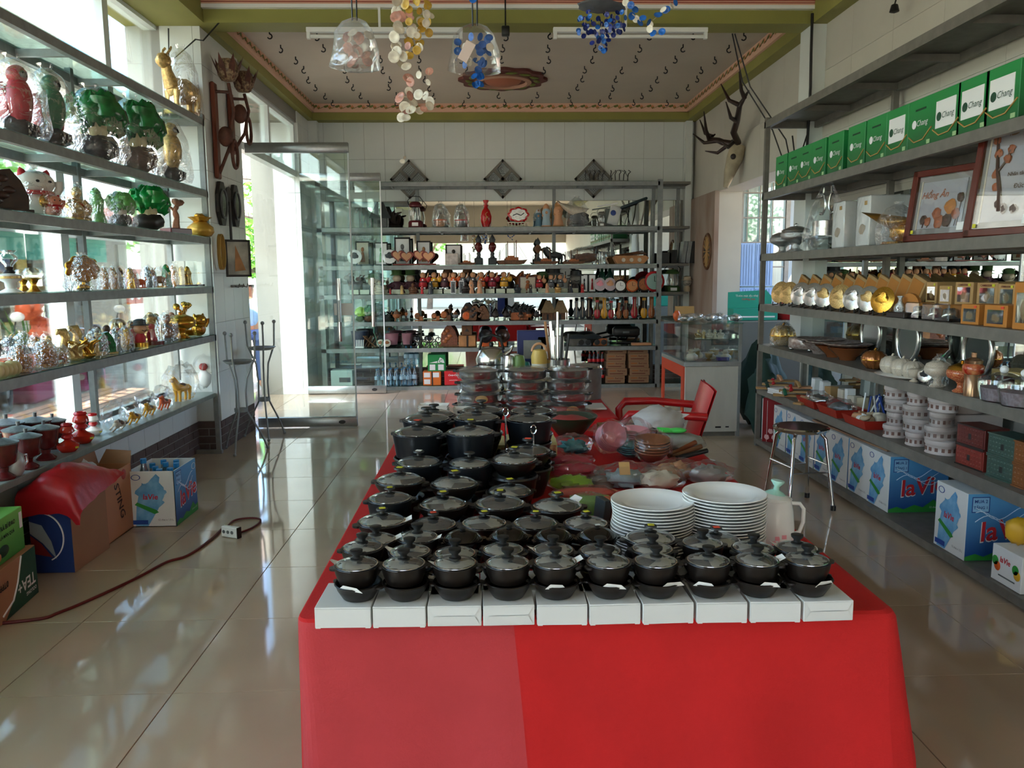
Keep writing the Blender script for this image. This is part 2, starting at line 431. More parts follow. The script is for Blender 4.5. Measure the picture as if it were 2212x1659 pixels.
struct('trim_12', MB().box(BLX, BRX, 6.42, 6.46, 3.428, 3.455), WHITE)
struct('trim_13', MB().box(BLX, BRX, 6.415, 6.426, 3.468, 3.473).box(BLX, BRX, 6.415, 6.426, 3.484, 3.489), REDL)
hk = MB().tube([(0, 0, 0), (0, 0, -.028)]+[(.02*math.sin(a), 0, -.048+.02*math.cos(a)) for a in [i*.42 for i in range(0, 11)]], .006, 5)
hkm = hk.mesh('hook', BLACK)
for j in range(9):
    for i in range(11):
        x = -1.85+.41*i+random.uniform(-.04, .04); y = 6.95+j*.39+random.uniform(-.03, .03)
        if ((x-.2)/.55)**2+((y-9.0)/.6)**2 < 1: continue
        o = OBJ('hook', hkm, ce, (x, y, CH)); o.rotation_euler = (0, 0, random.choice((0, PI))+random.uniform(-.5, .5))
md = thing('ceiling_medallion', 'painted scalloped plaster rose in the middle of the rear ceiling', 'ceiling rose', (.2, 9.0, CH))
REDW = mat('medallion_red', '#5f2a22', .6)
P('scalloped_plate', MB().prism([(.46*(1+.05*math.cos(12*t))*math.cos(t), .46*(1+.05*math.cos(12*t))*math.sin(t)) for t in [2*PI*i/72 for i in range(72)]], -.03), REDW, md)
P('ring', MB().lathe([(.3, -.03), (.31, -.05), (.26, -.06), (.25, -.03)], 40), mat('medallion_pink', '#b48a72', .7), md)
lfm = MB().ell((0, 0, 0), (.07, .035, .012), 8, 4).mesh('leaf', LEAFG)
for k in range(14):
    a = 2*PI*k/14; o = OBJ('leaf', lfm, md, (.365*math.cos(a), .365*math.sin(a), -.034)); o.rotation_euler = (0, 0, a+1.2)
P('centre_boss', MB().lathe([(0, -.08), (.1, -.075), (.18, -.05), (.2, -.03)], 32), mat('medallion_tan', '#a8664a', .6), md)
# ---- left window wall
XG = -2.56
wy = [-2.3, -.49, 1.32, 3.13, 4.94, 6.75]
fr = MB()
for y in wy: fr.box(XG-.05, XG+.05, y-.045, y+.045, .5, 2.58)
fr.box(XG-.05, XG+.05, -2.3, 6.8, .44, .5).box(XG-.05, XG+.05, -2.3, 6.8, 3.30, 3.36).box(XG-.04, XG+.04, -2.3, 6.8, 2.58, 2.66)
uy = [-1.6, .2, 2.0, 3.8, 5.69, 6.77]
for y in uy: fr.box(XG-.05, XG+.05, y-.04, y+.04, 2.66, 3.3)
wn = struct('window_1', fr, ALUW)
for a, b in zip(wy, wy[1:]): P('pane', MB().box(XG-.003, XG+.003, a+.045, b-.045, .5, 2.58), GLASS, wn, None, False)
for a, b in zip(uy, uy[1:]): P('pane', MB().box(XG-.003, XG+.003, a+.04, b-.04, 2.66, 3.30), GLASS, wn, None, False)
struct('trim_14', MB().box(XG-.1, -2.185, -2, 6.5, .465, .50, c=.004), mat('grey_ledge', '#75807a', .35, var=.12, vs=20))
tf = MB().box(-2.30, -2.22, 7.5, 9.75, 2.58, 2.65).box(-2.30, -2.22, 7.5, 9.75, 3.16, 3.2)
for y in (7.53, 8.62, 9.72): tf.box(-2.3, -2.22, y-.03, y+.03, 2.65, 3.16)
tw = struct('window_2', tf, ALUW)
for a, b in ((7.56, 8.59), (8.65, 9.69)): P('pane', MB().box(-2.263, -2.257, a, b, 2.65, 3.16), GLASS, tw, None, False)
def gdoor(name, y, x0, x1):
    d = struct(name, MB().box(x0, x1, y-.006, y+.006, .10, 2.53), GLASS)
    P('top_rail', MB().box(x0, x1, y-.025, y+.025, 2.53, 2.62, c=.004), ALU, d)
    r = P('bottom_rail', MB().box(x0, x1, y-.025, y+.025, .01, .10, c=.004), ALU, d)
    P('lock', MB().lathe([(0, 0), (.025, 0), (.025, .012), (0, .012)], 14, TR(x1-.14, y-.025, .055, rx=PI/2, s=(1.3, .7, 1))), BLACK, r)
    P('edge_strip', MB().box(x1-.012, x1, y-.012, y+.012, .10, 2.53), ALUW, d)
    xh = x1-.125
    h = P('pull_handle', MB().rod((xh, y-.06, .86), (xh, y-.06, 1.38), .02, 14), ALU, d)
    P('grip', MB().rod((xh, y-.06, 1.2), (xh, y-.06, 1.4), .022, 14), CHROME, h)
    P('grip', MB().rod((xh, y-.06, .82), (xh, y-.06, 1.0), .022, 14), CHROME, h)
    P('standoff', MB().rod((xh, y-.06, 1.3), (xh, y+.03, 1.3), .009), CHROME, h)
    P('standoff', MB().rod((xh, y-.06, .92), (xh, y+.03, .92), .009), CHROME, h)
    return d
d1 = gdoor('door_1', 7.55, -2.17, -1.24); d2 = gdoor('door_2', 9.73, -2.18, -1.235)
P('sign_card', MB().box(-1.42, -1.25, 7.535, 7.54, 1.06, 1.17), WHITE, d1, 'white square card taped by the handle')
# ================================================================ SHELVING
LZ = {'A': 2.63, 'B': 2.09, 'C': 1.73, 'D': 1.35, 'E': .97, 'L': .5}
RZ = {1: 2.605, 2: 2.05, 3: 1.57, 4: 1.17, 5: .845, 6: .495, 7: .06}
BZ = {0: 2.552, 1: 2.01, 2: 1.55, 3: 1.195, 4: .86, 5: .53, 6: .05}
def rack_x(name, label, X0, X1, y0, y1, levels, posts, m, face, deep=1):
    """rack running along y; X0 is the front edge, X1 the back edge"""
    t = thing(name, label, 'shelf', (0, 0, 0))
    sg = 1 if X1 > X0 else -1
    a, b = min(X0, X1), max(X0, X1)
    for (x, y, z0, z1) in posts: P('upright', MB().box(x-.018, x+.018, y-.018, y+.018, z0, z1), m, t, None, False)
    for z in levels:
        f = P('shelf_frame', MB().box(*sorted((X0, X0+sg*.035)), y0, y1, z-.055, z-.006).box(*sorted((X1, X1-sg*.03)), y0, y1, z-.055, z-.006)
              .box(a, b, y1-.03, y1, z-.055, z-.006), m, t, None, False)
        n = int((y1-y0)/.62)
        for k in range(1, n): 
            y = y0+(y1-y0)*k/n
            P('cross_bar', MB().box(a+.03, b-.03, y-.015, y+.015, z-.05, z-.012), m, f, None, False)
        if deep: P('glass_panel', MB().box(a+.002, b-.002, y0, y1-.002, z-.006, z), SHELFG, f, None, False)
        else: P('shelf_panel', MB().box(a+.002, b-.002, y0, y1-.002, z-.006, z), m, f, None, False)
    return t
lrack = rack_x('wall_shelf_rack', 'long grey steel rack with glass shelves along the left windows', -2.165, -2.50, .6, 6.48,
       [LZ[k] for k in 'ABCDE'], [(-2.185, 6.46, 0, 2.66), (-2.48, 6.46, 0, 2.66), (-2.48, 5.08, .5, 2.66), (-2.48, 3.3, .5, 2.66), (-2.48, 1.6, .5, 2.66)], STEELP, 1)
P('foot_bar', MB().box(-2.5, -2.16, 6.44, 6.48, .0, .03), STEELP, lrack, None, False)
rrack = rack_x('wall_shelf_rack', 'long grey steel rack with six loaded shelves along the right wall', 2.21, 2.625, 1.2, 6.5,
       [RZ[k] for k in range(1, 7)], [(2.23, 6.48, 0, 2.63), (2.60, 6.48, 0, 2.63), (2.60, 5.2, 0, 2.63), (2.60, 3.7, 0, 2.63), (2.6, 2.2, 0, 2.63)], STEELD, -1, 0)
P('floor_deck', MB().box(2.215, 2.65, 1.2, 6.5, .02, .06), STEELD, rrack, None, False)
t = thing('wall_shelf_rack', 'wide grey steel rack of glass shelves across the back wall', 'shelf')
FY, RY = 10.0, 10.40
for x, y in ((2.144, FY), (-2.03, FY), (-.87, RY), (.87, RY), (2.144, RY), (2.46, RY)):
    P('upright', MB().box(x-.03, x+.03, y, y+.03, 0, 2.57) if y == FY else MB().box(x-.02, x+.02, y, y+.03, 0, 2.57), STEELP, t, None, False)
for k, z in BZ.items():
    x1 = 2.54 if k < 5 else 2.14
    f = P('shelf_frame', MB().box(-2.06, 2.14, FY, FY+.03, z-.055, z-.006).box(-2.06, x1, RY-.03, RY, z-.055, z-.006), STEELP, t, None, False)
    if k < 5: P('corner_shelf', MB().box(2.17, 2.54, FY+.1, RY, z-.03, z), STEELD, f, None, False)
    for i in range(7):
        x = -1.74+i*.58
        P('cross_bar', MB().box(x-.012, x+.012, FY+.03, RY-.03, z-.05, z-.012), STEELP, f, None, False)
    P('glass_panel' if k else 'top_panel', MB().box(-2.06, 2.14, FY+.002, RY, z-.006, z), SHELFG, f, None, False)
# ================================================================ TABLES WITH RED CLOTH
TZ = .62
def cloth(name, label, x0, x1, y0, y1, z, m, seam=None, m2=None, flare=.07, skew=0, tilt=0):
    """cloth draped to the floor: rounded corner loop, top plus skirt with soft folds"""
    t = thing(name, label, 'tablecloth')
    n = 96; loops = []
    cx, cy = (x0+x1)/2, (y0+y1)/2; hx_, hy = (x1-x0)/2, (y1-y0)/2
    NE = 40; NC = 10
    def ring(off, zz, rad, amp):
        """rounded rectangle grown by off, with corner radius rad and corner folds"""
        out = []; ax, ay = hx_+off, hy+off; r = rad
        for q in range(4):
            sx, sy = ((1, 1), (-1, 1), (-1, -1), (1, -1))[q]
            for k in range(NC):
                a = q*PI/2+PI/2*k/(NC-1); d = 1+amp*5*math.sin(k/(NC-1)*PI*3+q)
                out.append(((ax-r)*sx+r*d*math.cos(a), (ay-r)*sy+r*d*math.sin(a)))
            n2 = NE; p = out[-1]; sx2, sy2 = ((-1, 1), (-1, -1), (1, -1), (1, 1))[q]; a2 = (q+1)*PI/2
            e = ((ax-r)*sx2+r*math.cos(a2), (ay-r)*sy2+r*math.sin(a2))
            for k in range(1, n2):
                u = k/n2; w_ = amp*(math.sin(u*17+q)+.6*math.sin(u*31+2*q))*min(1, 6*min(u, 1-u)); nx, ny = math.cos(a2), math.sin(a2)
                out.append((p[0]+(e[0]-p[0])*u+nx*w_, p[1]+(e[1]-p[1])*u+ny*w_))
        return [(cx+x+(off*tilt if x > 0 else -off*-.0 if tilt == 0 else off*.75), cy+y+skew*x, zz) for x, y in out]
    n = 4*(NC+NE-1)
    rows = [ring(-.02, z, .02, 0), ring(-.006, z-.001, .03, 0), ring(.002, z-.007, .034, 0), ring(.006, z-.02, .038, .0), ring(.014, z-.1, .05, .002), ring(.025, z-.22, .07, .004), ring(.04, z-.38, .09, .007), ring(flare, .02, .11, .012)]
    mb = MB(); mb.add(rows[0], [list(range(n))]); o = len(mb.v)
    allv = [p for r in rows for p in r]
    fs = [(j*n+i, j*n+(i+1) % n, (j+1)*n+(i+1) % n, (j+1)*n+i) for j in range(len(rows)-1) for i in range(n)]
    mb.add(allv, fs)
    if seam is not None:
        mid = [sum((Vector(mb.v[i]) for i in f), Vector())/len(f) for f in mb.f]
        mb2 = MB(); mb1 = MB()
        for k, (f, c) in enumerate(zip(mb.f, mid)):
            if len(f) > 4: mb1.add([mb.v[i] for i in f], [list(range(len(f)))]); continue
            col = (k-1) % n; q = rows[4][col]
            if q[1] < y0+.03 and (k-1)//n > 1 and q[0] < seam: mb2.add([mb.v[i] for i in f], [[0, 1, 2, 3]])
            else: mb1.add([mb.v[i] for i in f], [[0, 1, 2, 3]])
        P('cloth', mb1, m, t); P('faded_panel', mb2, m2, t, 'faded dusty red left third of the cloth')
    else: P('cloth', mb, m, t)
    return t
# real seam position: split the front skirt in two exact panels
t = cloth('tablecloth', 'red tablecloth draped over the long front table full of black pots', -.455, .96, 1.79, 3.92, TZ, REDCL, .052, REDCL2, skew=-.012, tilt=1.1, flare=.05)
t = cloth('tablecloth', 'red tablecloth over the rear table of bagged steel pots', -.14, .73, 4.40, 5.62, TZ, REDCL)
# ================================================================ POTS, BOXES AND PLATES ON THE FRONT TABLE
GLID = clear('smoked_lid_glass', (.82, .84, .82), .15, .8, milk=.05)
PAPER = mat('thin_white_paper', '#e6e6e3', .9)
def lidpot(kind):
    """unit pot (radius 1 at the rim); returns parts for cloning"""
    t = thing('lidded_claypot', 'x', 'pot')
    if kind == 'small': h, br, bm_, dome, kn = .80, .78, CLAYB, .20, 'tall'
    elif kind == 'gloss': h, br, bm_, dome, kn = .80, .6, CLAYG, .42, 'tiny'
    elif kind == 'wide': h, br, bm_, dome, kn = .62, .66, CLAYB, .22, 'mush'
    else: h, br, bm_, dome, kn = .95, .86, CLAYN, .2, 'mush'
    pr = [(0, 0), (br*.8, 0), (br, .03), (.88 if br < .7 else .93, h*.55), (.97, h*.8), (1.0, h), (.94, h), (.9, h*.8), (br*.8, .1), (0, .08)]
    b = P('bowl', MB().lathe(pr, 32), bm_, t)
    for s in (-1, 1):
        P('lug_handle', MB().lathe([(.22, 0), (.22, .09), (.0, .09)], 12, TR(s*.99, 0, h-.13, s=(.9, 1.1, 1))), bm_, b)
    l = P('lid', MB().lathe([(.87, h), (.92, h+.02), (.92, h+.055), (.86, h+.06)], 32), CHROME if kind != 'gloss' else CLAYG, t)
    if kind == 'gloss':
        P('dome', MB().lathe([(.9, h+.03), (.84, h+.16), (.6, h+.33), (.25, h+.43), (0, h+.45)], 28), CLAYG, l)
        top = h+.43
    else:
        P('glass_dome', MB().lathe([(.88, h+.05), (.78, h+.05+dome*.42), (.5, h+.05+dome*.8), (.18, h+.05+dome), (0, h+.05+dome)], 28), GLID, l)
        top = h+.05+dome
    if kn == 'tall': kp = [(.27, top-.02), (.27, top+.03), (.16, top+.07), (.15, top+.18), (.27, top+.3), (.28, top+.41), (.2, top+.44), (0, top+.44)]
    elif kn == 'tiny': kp = [(.2, top-.03), (.12, top+.03), (.13, top+.07), (.17, top+.11), (.12, top+.15), (0, top+.15)]
    else: kp = [(.24, top-.03), (.24, top+.02), (.09, top+.06), (.08, top+.14), (.24, top+.2), (.22, top+.26), (0, top+.28)]
    P('knob', MB().lathe(kp, 18), BLACK, l)
    t['top'] = top+(.44 if kn == 'tall' else .15 if kn == 'tiny' else .28); t['rim'] = h
    return t
PROT = {k: lidpot(k) for k in ('small', 'gloss', 'wide', 'tall')}
bowl0 = thing('claypot_bowl', 'x', 'pot')
P('bowl', MB().lathe([(0, 0), (.55, 0), (.68, .05), (.92, .45), (.98, .62), (1.04, .70), (1.0, .74), (.93, .7), (.85, .45), (.5, .1), (0, .08)], 32), CLAYB, bowl0)
for s in (-1, 1): P('lug_handle', MB().lathe([(.24, 0), (.24, .08), (0, .08)], 12, TR(s*1.0, 0, .58)), CLAYB, bowl0)
used = set()
def kidof(o, nm):
    for c in o.children:
        if c.name.split('.')[0] == nm: return c
        r = kidof(c, nm)
        if r: return r
def sheet(mb, r, z, seed, a0=0, n=22, amp=.05):
    rd = random.Random(seed)
    pts = []
    for i in range(n):
        a = a0+PI*1.5*i/n; q = r*(1+rd.uniform(-.25, .12)); pts.append((q*math.cos(a), q*math.sin(a), z+rd.uniform(0, amp)*r))
    mb.add([(0, 0, z+amp*r*1.6)]+pts, [(0, i+1, i+2) for i in range(n-1)])
def put(proto, name, loc, r, rz, label, group, stick=None, paper=None, out=None, cat='pot'):
    src = PROT[proto] if isinstance(proto, str) else proto
    if id(src) not in used: used.add(id(src)); t = src; t.location = loc; t.rotation_euler = (0, 0, rz); t.scale = (r, r, r); t['label'] = label; t['group'] = group
    else: t = dup(src, loc, rz, label, group, r)
    t.name = name
    for k in ('sticker', 'paper'):
        c = kidof(t, k)
        if c: bpy.data.objects.remove(c)
    return t
def decorate(t, stick, paper, seed):
    top, rim = t['top'], t['rim']
    if paper:
        mb = MB(); sheet(mb, .8, rim+.0, seed, random.uniform(0, 6), amp=.03)
        P('paper', mb, PAPER, t, None, False)
        if paper == 2:
            mb = MB(); a = random.choice((-.3, .2, .5, 2.8, 3.4)); c, s_ = math.cos(a), math.sin(a)
            mb.add([(c*.8-s_*.3, s_*.8+c*.3, rim+.0), (c*.8+s_*.3, s_*.8-c*.3, rim), (c*1.2+s_*.2, s_*1.2-c*.2, rim+.15), (c*1.15-s_*.15, s_*1.15+c*.15, rim+.22)], [[0, 1, 2, 3]])
            P('paper_corner', mb, PAPER, t, 'corner of white paper sticking out under the lid', False)
    if stick: P('sticker', MB().box(-.11, .13, -.1, .1, top-.01, top+.006), stick, kidof(t, 'knob'), None, False)
def pot(px, py, wpx, z, kind, label, group, stick=None, paper=0, base=None, seed=0):
    p = atZ(px, py, z) if z < 1.5 else atY(px, py, z); z = p.z; r = wpx*p.y/FPX/2
    src = PROT[kind]; h = src['rim']*r
    t = dup(src, (p.x, p.y, z-h), random.uniform(-.5, .5), label, group, r)
    decorate(t, stick, paper, seed)
    return t, p, r, z-h
# row 1 and 2: white cartons, each with an open bowl and a lidded pot on top
bx = [(680, 803), (805, 921), (923, 1041), (1043, 1156), (1159, 1270), (1272, 1385), (1387, 1500), (1503, 1615), (1618, 1730), (1733, 1845)]
BT = .048
kx = [768, 872, 983, 1097, 1203, 1320, 1425, 1537, 1645, 1757]
# small boxes: flap ends folded on some
def carton(px0, px1, i):
    a = atZ(px0, 1356-1.6*i, TZ+.001); b = atZ(px1, 1356-1.6*i, TZ+.001); w = (b.x-a.x)/2-.001; cx = (a.x+b.x)/2; y = (a.y+b.y)/2
    lab = ORD[i]+' from the left of the ten white cartons along the table front'
    if i == 9: lab = 'rightmost white carton of the front row, with its end flaps folded in'
    t = thing('white_carton', lab, 'box', (cx, y, TZ+.001), random.uniform(-.03, .03), 'white cartons along the table front')
    P('carton_body', MB().box(-w, w, 0, .15, 0, BT, c=.0012), CARDW, t, None, False)
    if i in (2, 3, 9):
        P('end_flap', MB().add([(-w+.004, -.0015, .004), (w-.004, -.0015, .004), (w*.75, -.004, BT*.52), (-w*.75, -.004, BT*.52)], [[0, 1, 2, 3]]), CARDW, t, None, False)
        P('end_flap', MB().add([(-w+.004, -.0015, BT-.003), (w-.004, -.0015, BT-.003), (w*.75, -.003, BT*.55), (-w*.75, -.003, BT*.55)], [[0, 1, 2, 3]]), CARDW, t, None, False)
    else:
        P('end_flap', MB().box(-w+.001, w-.001, -.0025, -.0005, .001, BT-.003), CARDW, t, None, False)
        
        for u in (-w+.002, w-.013): P('tuck_tab', MB().box(u, u+.011, -.003, -.001, -.0005, .006), CARDW, t, None, False)
    return t, cx, y
for i, (a, b) in enumerate(bx):
    t, cx, y = carton(a, b, i)
    q = atZ(kx[i], 1304-1.2*i, TZ+BT+.001); x, yy = q.x, q.y+.036
    r = .0535; z = TZ+BT+.001
    bl = dup(bowl0, (x+.002, yy, z), random.uniform(-.4, .4), ORD[i]+' from the left of the open black bowls on the front white cartons', 'open claypots on the front cartons', r)
    if i in (0, 4, 5, 6, 7, 8, 9):
        mb = MB(); rd = random.Random(i); w = .022+.012*rd.random(); dx = rd.uniform(-.01, .015)
        mb.add([((dx-w)/r, -.92, .66), ((dx+w)/r, -.92, .64), ((dx+w*.6)/r, -1.0, .86), ((dx-w*.5)/r, -1.0, .9)], [[0, 1, 2, 3]])
        P('paper', mb, WHITE, bl, 'scrap of white wrapping paper', False)
    t = dup(PROT['small'], (x+random.uniform(-.002, .002), yy+.004, z+.036), random.uniform(-.5, .5), ORD[i]+' from the left of the lidded small claypots in the front row', 'lidded claypots of the front row', r*1.0)
    decorate(t, None, 2 if i in (0, 2, 4, 8) else 1, i)
    used.add('c')
# second row, stacked the same way on hidden cartons
row2 = [(783, 1184), (885, 1194), (983, 1198), (1087, 1190), (1195, 1190), (1297, 1192), (1410, 1188), (1518, 1175), (1628, 1186), (1722, 1186)]
for i, (px, py) in enumerate(row2):
    z = TZ+BT+.078; p = atZ(px, py, z); r = .053
    one('white_carton', MB().box(-.057, .057, -.06, .07, 0, BT, c=.001), CARDW, ORD[i]+' from the left of the white cartons under the second row of pots', 'box', (p.x, p.y+.004, TZ+.001), 0, 'white cartons under the second row', False)
    dup(bowl0, (p.x, p.y, TZ+BT+.002), random.uniform(-.4, .4), ORD[i]+' from the left of the open bowls carrying the second row of lidded pots', 'open claypots of the second row', r)
    t = dup(PROT['small'], (p.x, p.y+.003, z-.78*r*1.0), random.uniform(-.6, .6), ORD[i]+' from the left of the lidded small claypots in the second row', 'lidded claypots of the second row', r*1.0)
    decorate(t, None, 2 if i in (1, 4, 9) else 1, 20+i)
# further rows: (px, rim py, width px, rim height, kind, label, sticker, paper)
G3, G4, G5 = 'third row claypots', 'sticker-topped wide claypots', 'tall black pots at the table rear'
rows = [
 (812, 1166, 96, .735, 'small', 'small claypot with grey paper tucked behind the leftmost pot of the second row', None, 2, G3),
 (902, 1161, 96, .735, 'small', 'small claypot whose lid stands on a spread of white paper, left in the third row', None, 2, G3),
 (1000, 1164, 92, .73, 'gloss', 'leftmost glossy dark dome-lidded claypot in the third row', None, 0, G3),
 (1100, 1159, 90, .73, 'gloss', 'second glossy dome-lidded claypot from the left in the third row', None, 0, G3),
 (1196, 1160, 90, .73, 'gloss', 'third glossy dome-lidded claypot from the left in the third row', None, 0, G3),
 (1290, 1158, 92, .73, 'gloss', 'glossy dome-lidded claypot with a white sticker on its knob', WHITE, 0, G3),
 (1405, 1163, 118, .745, 'wide', 'wide yellow-stickered pot in front of the left plate stack', STICKY, 2, G4),
 (1546, 1168, 118, .73, 'wide', 'wide pot with an orange sticker on its knob in front of the right plate stack', STICKO, 1, G4),
 (826, 1126, 112, .735, 'wide', 'yellow-stickered wide pot at the left end of the fourth row, paper showing', STICKY, 2, G4),
 (936, 1134, 108, .72, 'wide', 'orange-stickered wide pot, second in the fourth row', STICKO, 0, G4),
 (1046, 1131, 106, .72, 'wide', 'yellow-stickered wide pot, third in the fourth row', STICKY, 1, G4),
 (1157, 1131, 106, .72, 'wide', 'yellow-stickered wide pot, fourth in the fourth row', STICKY, 0, G4),
 (1266, 1131, 104, .72, 'wide', 'yellow-stickered wide pot at the right end of the fourth row', STICKY, 1, G4),
 (842, 1077, 100, .76, 'tall', 'deep black pot with a dark glass lid at the left table edge, fifth row', STICKY, 0, G4),
 (957, 1090, 112, .735, 'wide', 'wide pot with crumpled white paper under its lid, second in the fifth row', STICKY, 1, G4),
 (1080, 1088, 116, .735, 'wide', 'wide pot with a clear lid and nothing inside, third in the fifth row', STICKY, 0, G4),
 (1204, 1094, 118, 2.335, 'wide', 'wide pot with paper sticking up at the right end of the fifth row', STICKY, 2, G4),
 (864, 1038, 112, 2.50, 'wide', 'wide pot with white paper under the lid, left in the sixth row', STICKY, 1, G4),
 (982, 1045, 110, 2.50, 'wide', 'wide pot with a folded leaflet inside, second in the sixth row', STICKY, 1, G4),
 (1101, 1062, 108, 2.49, 'wide', 'low pot with a striped leaflet inside, right in the sixth row', STICKY, 1, G4),
 (905, 999, 104, 2.665, 'tall', 'shiny-lidded pot behind the left pot of the sixth row', WHITE, 0, G5),
 (1014, 1002, 104, 2.66, 'tall', 'dark dull-lidded pot in the middle of the seventh row', None, 1, G5),
 (1111, 993, 106, 2.655, 'wide', 'pan-shaped pot with a ribbed leaflet under glass, on top of a stack', STICKY, 1, G5),
 (1140, 975, 108, 2.83, 'wide', 'orange-stickered pot peeking out behind the pan-shaped pot', STICKO, 0, G5),
 (902, 935, 110, 2.835, 'tall', 'tall black pot topmost of the left stack at the table rear', STICKO, 0, G5),
 (1016, 934, 110, 2.835, 'tall', 'tall black pot with a white leaflet inside, on the second rear stack', STICKY, 1, G5),
 (922, 906, 106, 3.02, 'tall', 'low-knobbed pot behind the left rear stack', None, 0, G5),
 (1030, 903, 102, 3.02, 'tall', 'black pot behind the second rear stack', None, 0, G5),
 (1143, 906, 102, 3.04, 'tall', 'large black pot standing on the yellow printed boxes', None, 0, G5),
 (938, 897, 96, 3.20, 'tall', 'rearmost pot on the left, under the white dish stack', None, 0, G5),
 (1040, 888, 96, 3.20, 'tall', 'rearmost pot in the middle', None, 0, G5),
 (1148, 889, 97, 3.22, 'tall', 'rearmost pot on the right, beside the rear red cloth', None, 0, G5),
]
low = {}
for i, (px, py, wd, z, kd, lab, st, pp, g) in enumerate(rows):
    t, p, r, zb = pot(px, py, wd, z, kd, lab, g, st, pp, seed=50+i); low[i] = (p, r, zb)
    # whatever carries it: plain open pots or cartons underneath, down to the table
    z0 = TZ+.001; gap = zb-z0; who = ' '.join(lab.replace(',', '').split()[:11])
    if gap > .14:
        for q in range(2): dup(bowl0, (p.x, p.y, z0+q*gap/2), .3+q, ('lower' if q == 0 else 'upper')+' plain pot under '+who, 'plain pots at the bottom of stacks', (r*.95, r*.95, gap/2/.74))
    elif gap > .035: dup(bowl0, (p.x, p.y, z0), .4, 'plain pot under '+who, 'plain pots at the bottom of stacks', (r*.95, r*.95, gap/.74))
    elif gap > .004: one('flat_carton', MB().box(-r*.8, r*.8, -r*.7, r*.7, 0, gap, c=.001), [KRAFT, DARKG, CARD][i % 3], 'flat carton under the '+who, 'box', (p.x, p.y, z0), .1, 'cartons under pots', False)
for p_ in list(PROT.values())+[bowl0]:
    def rm(o):
        for c in list(o.children): rm(c)
        bpy.data.objects.remove(o)
    rm(p_)
# printed boxes under the rear pots
YBX = mat('pale_yellow_print', '#cfc38a', .6, var=.05, vs=9)
for k, (a, b, yy) in enumerate(((1062, 1091, 962), (1096, 1204, 958))):
    p = atZ(a, yy, .72); q = atZ(b, yy, .72)
    t = thing('printed_food_box', ('left' if k == 0 else 'right')+' pale yellow printed box under the rear black pots', 'box', ((p.x+q.x)/2, p.y, TZ+.001), 0, 'printed boxes under the rear pots')
    w = (q.x-p.x)/2; P('carton_body', MB().box(-w, w, 0, .2, 0, .099, c=.001), YBX, t, None, False)
    P('picture_patch', MB().box(w*.45, w*.97, -.0015, 0, .02, .09), mat('food_print', '#a8502c', .6, col2='#d9b48a', vs=40), t, None, False)
    text('IIIIIIII', mat('brown_ink', '#7a5a30', .7), t, .03, TR(-w*.3, -.0016, .06, rx=PI/2), 'printed_lines')
# white dinner plates in two stacks: every plate a thing
plm = MB().lathe([(0, .004), (.062, .004), (.068, .0), (.072, .004), (.085, .014), (.114, .0215), (.1155, .0225), (.114, .0245), (.086, .0185), (.072, .009), (0, .008)], 48).mesh('dinner_plate', PORC)
for s_, (px, py, n, zt, sd) in enumerate(((1410, 1079, 18, .792, 'left'), (1565, 1064, 20, .808, 'right'))):
    p = atZ(px, py, zt)
    for k in range(n):
        o = OBJ('dinner_plate', plm, None, (p.x+random.uniform(-.002, .002)+(.004*math.sin(k*.6) if s_ == 0 else 0), p.y+random.uniform(-.002, .002), TZ+.002+k*(zt-.0225-TZ-.002)/(n-1)))
        tag(o, ('topmost' if k == n-1 else 'bottom' if k == 0 else ORD[k]+' from the bottom')+' of the white dinner plates in the '+sd+' stack', 'plate', 'dinner plates in the '+sd+' stack')
# white enamel pitcher
p = atZ(1680, 1182, TZ); 
t = thing('pitcher', 'white enamel pitcher with a pink flower print beside the right plate stack', 'pitcher', (p.x, p.y+.045, TZ+.001), 0)
P('body', MB().lathe([(0, 0), (.058, 0), (.062, .006), (.061, .05), (.056, .1), (.050, .128), (.052, .134), (.048, .134), (.046, .126), (.05, .1), (0, .01)], 28), PORC, t)
P('lid', MB().lathe([(.049, .0), (.05, .012), (.03, .02), (0, .022)], 24, TR(.0, 0, .128, ry=.16)), PORC, t)
P('lid_knob', MB().lathe([(.03, 0), (.022, .006), (.009, .012), (.008, .022), (.02, .036), (.019, .04), (0, .04)], 18, TR(.004, 0, .148, ry=.16)), mat('celadon_enamel', '#a9d6c4', .15), t)
P('handle', MB().tube([(.05, 0, .118), (.078, 0, .116), (.09, 0, .1), (.09, 0, .06), (.08, 0, .03), (.058, 0, .022)], .006, 8), PORC, t)
P('spout', MB().add([(-.046, -.02, .134), (-.046, .02, .134), (-.066, 0, .14), (-.05, 0, .09)], [(0, 2, 3), (1, 3, 2), (0, 1, 2)]), PORC, t)
fp = MB()
for x, z in ((-.008, .03), (.012, .034), (-.016, .016), (.002, .016)):
    fp.add([(x-.007, -.0625+abs(x)*.1, z-.006), (x+.007, -.0625+abs(x)*.1, z-.006), (x+.007, -.0618+abs(x)*.1, z+.006), (x-.007, -.0618+abs(x)*.1, z+.006)], [[0, 1, 2, 3]])
P('flower_print', fp, PINKP, t, 'pink printed flowers', False)['kind'] = 'stuff'
P('wire', MB().rod((-.05, 0, .135), (-.1, .01, .175), .0012, 5), BLACK, t)
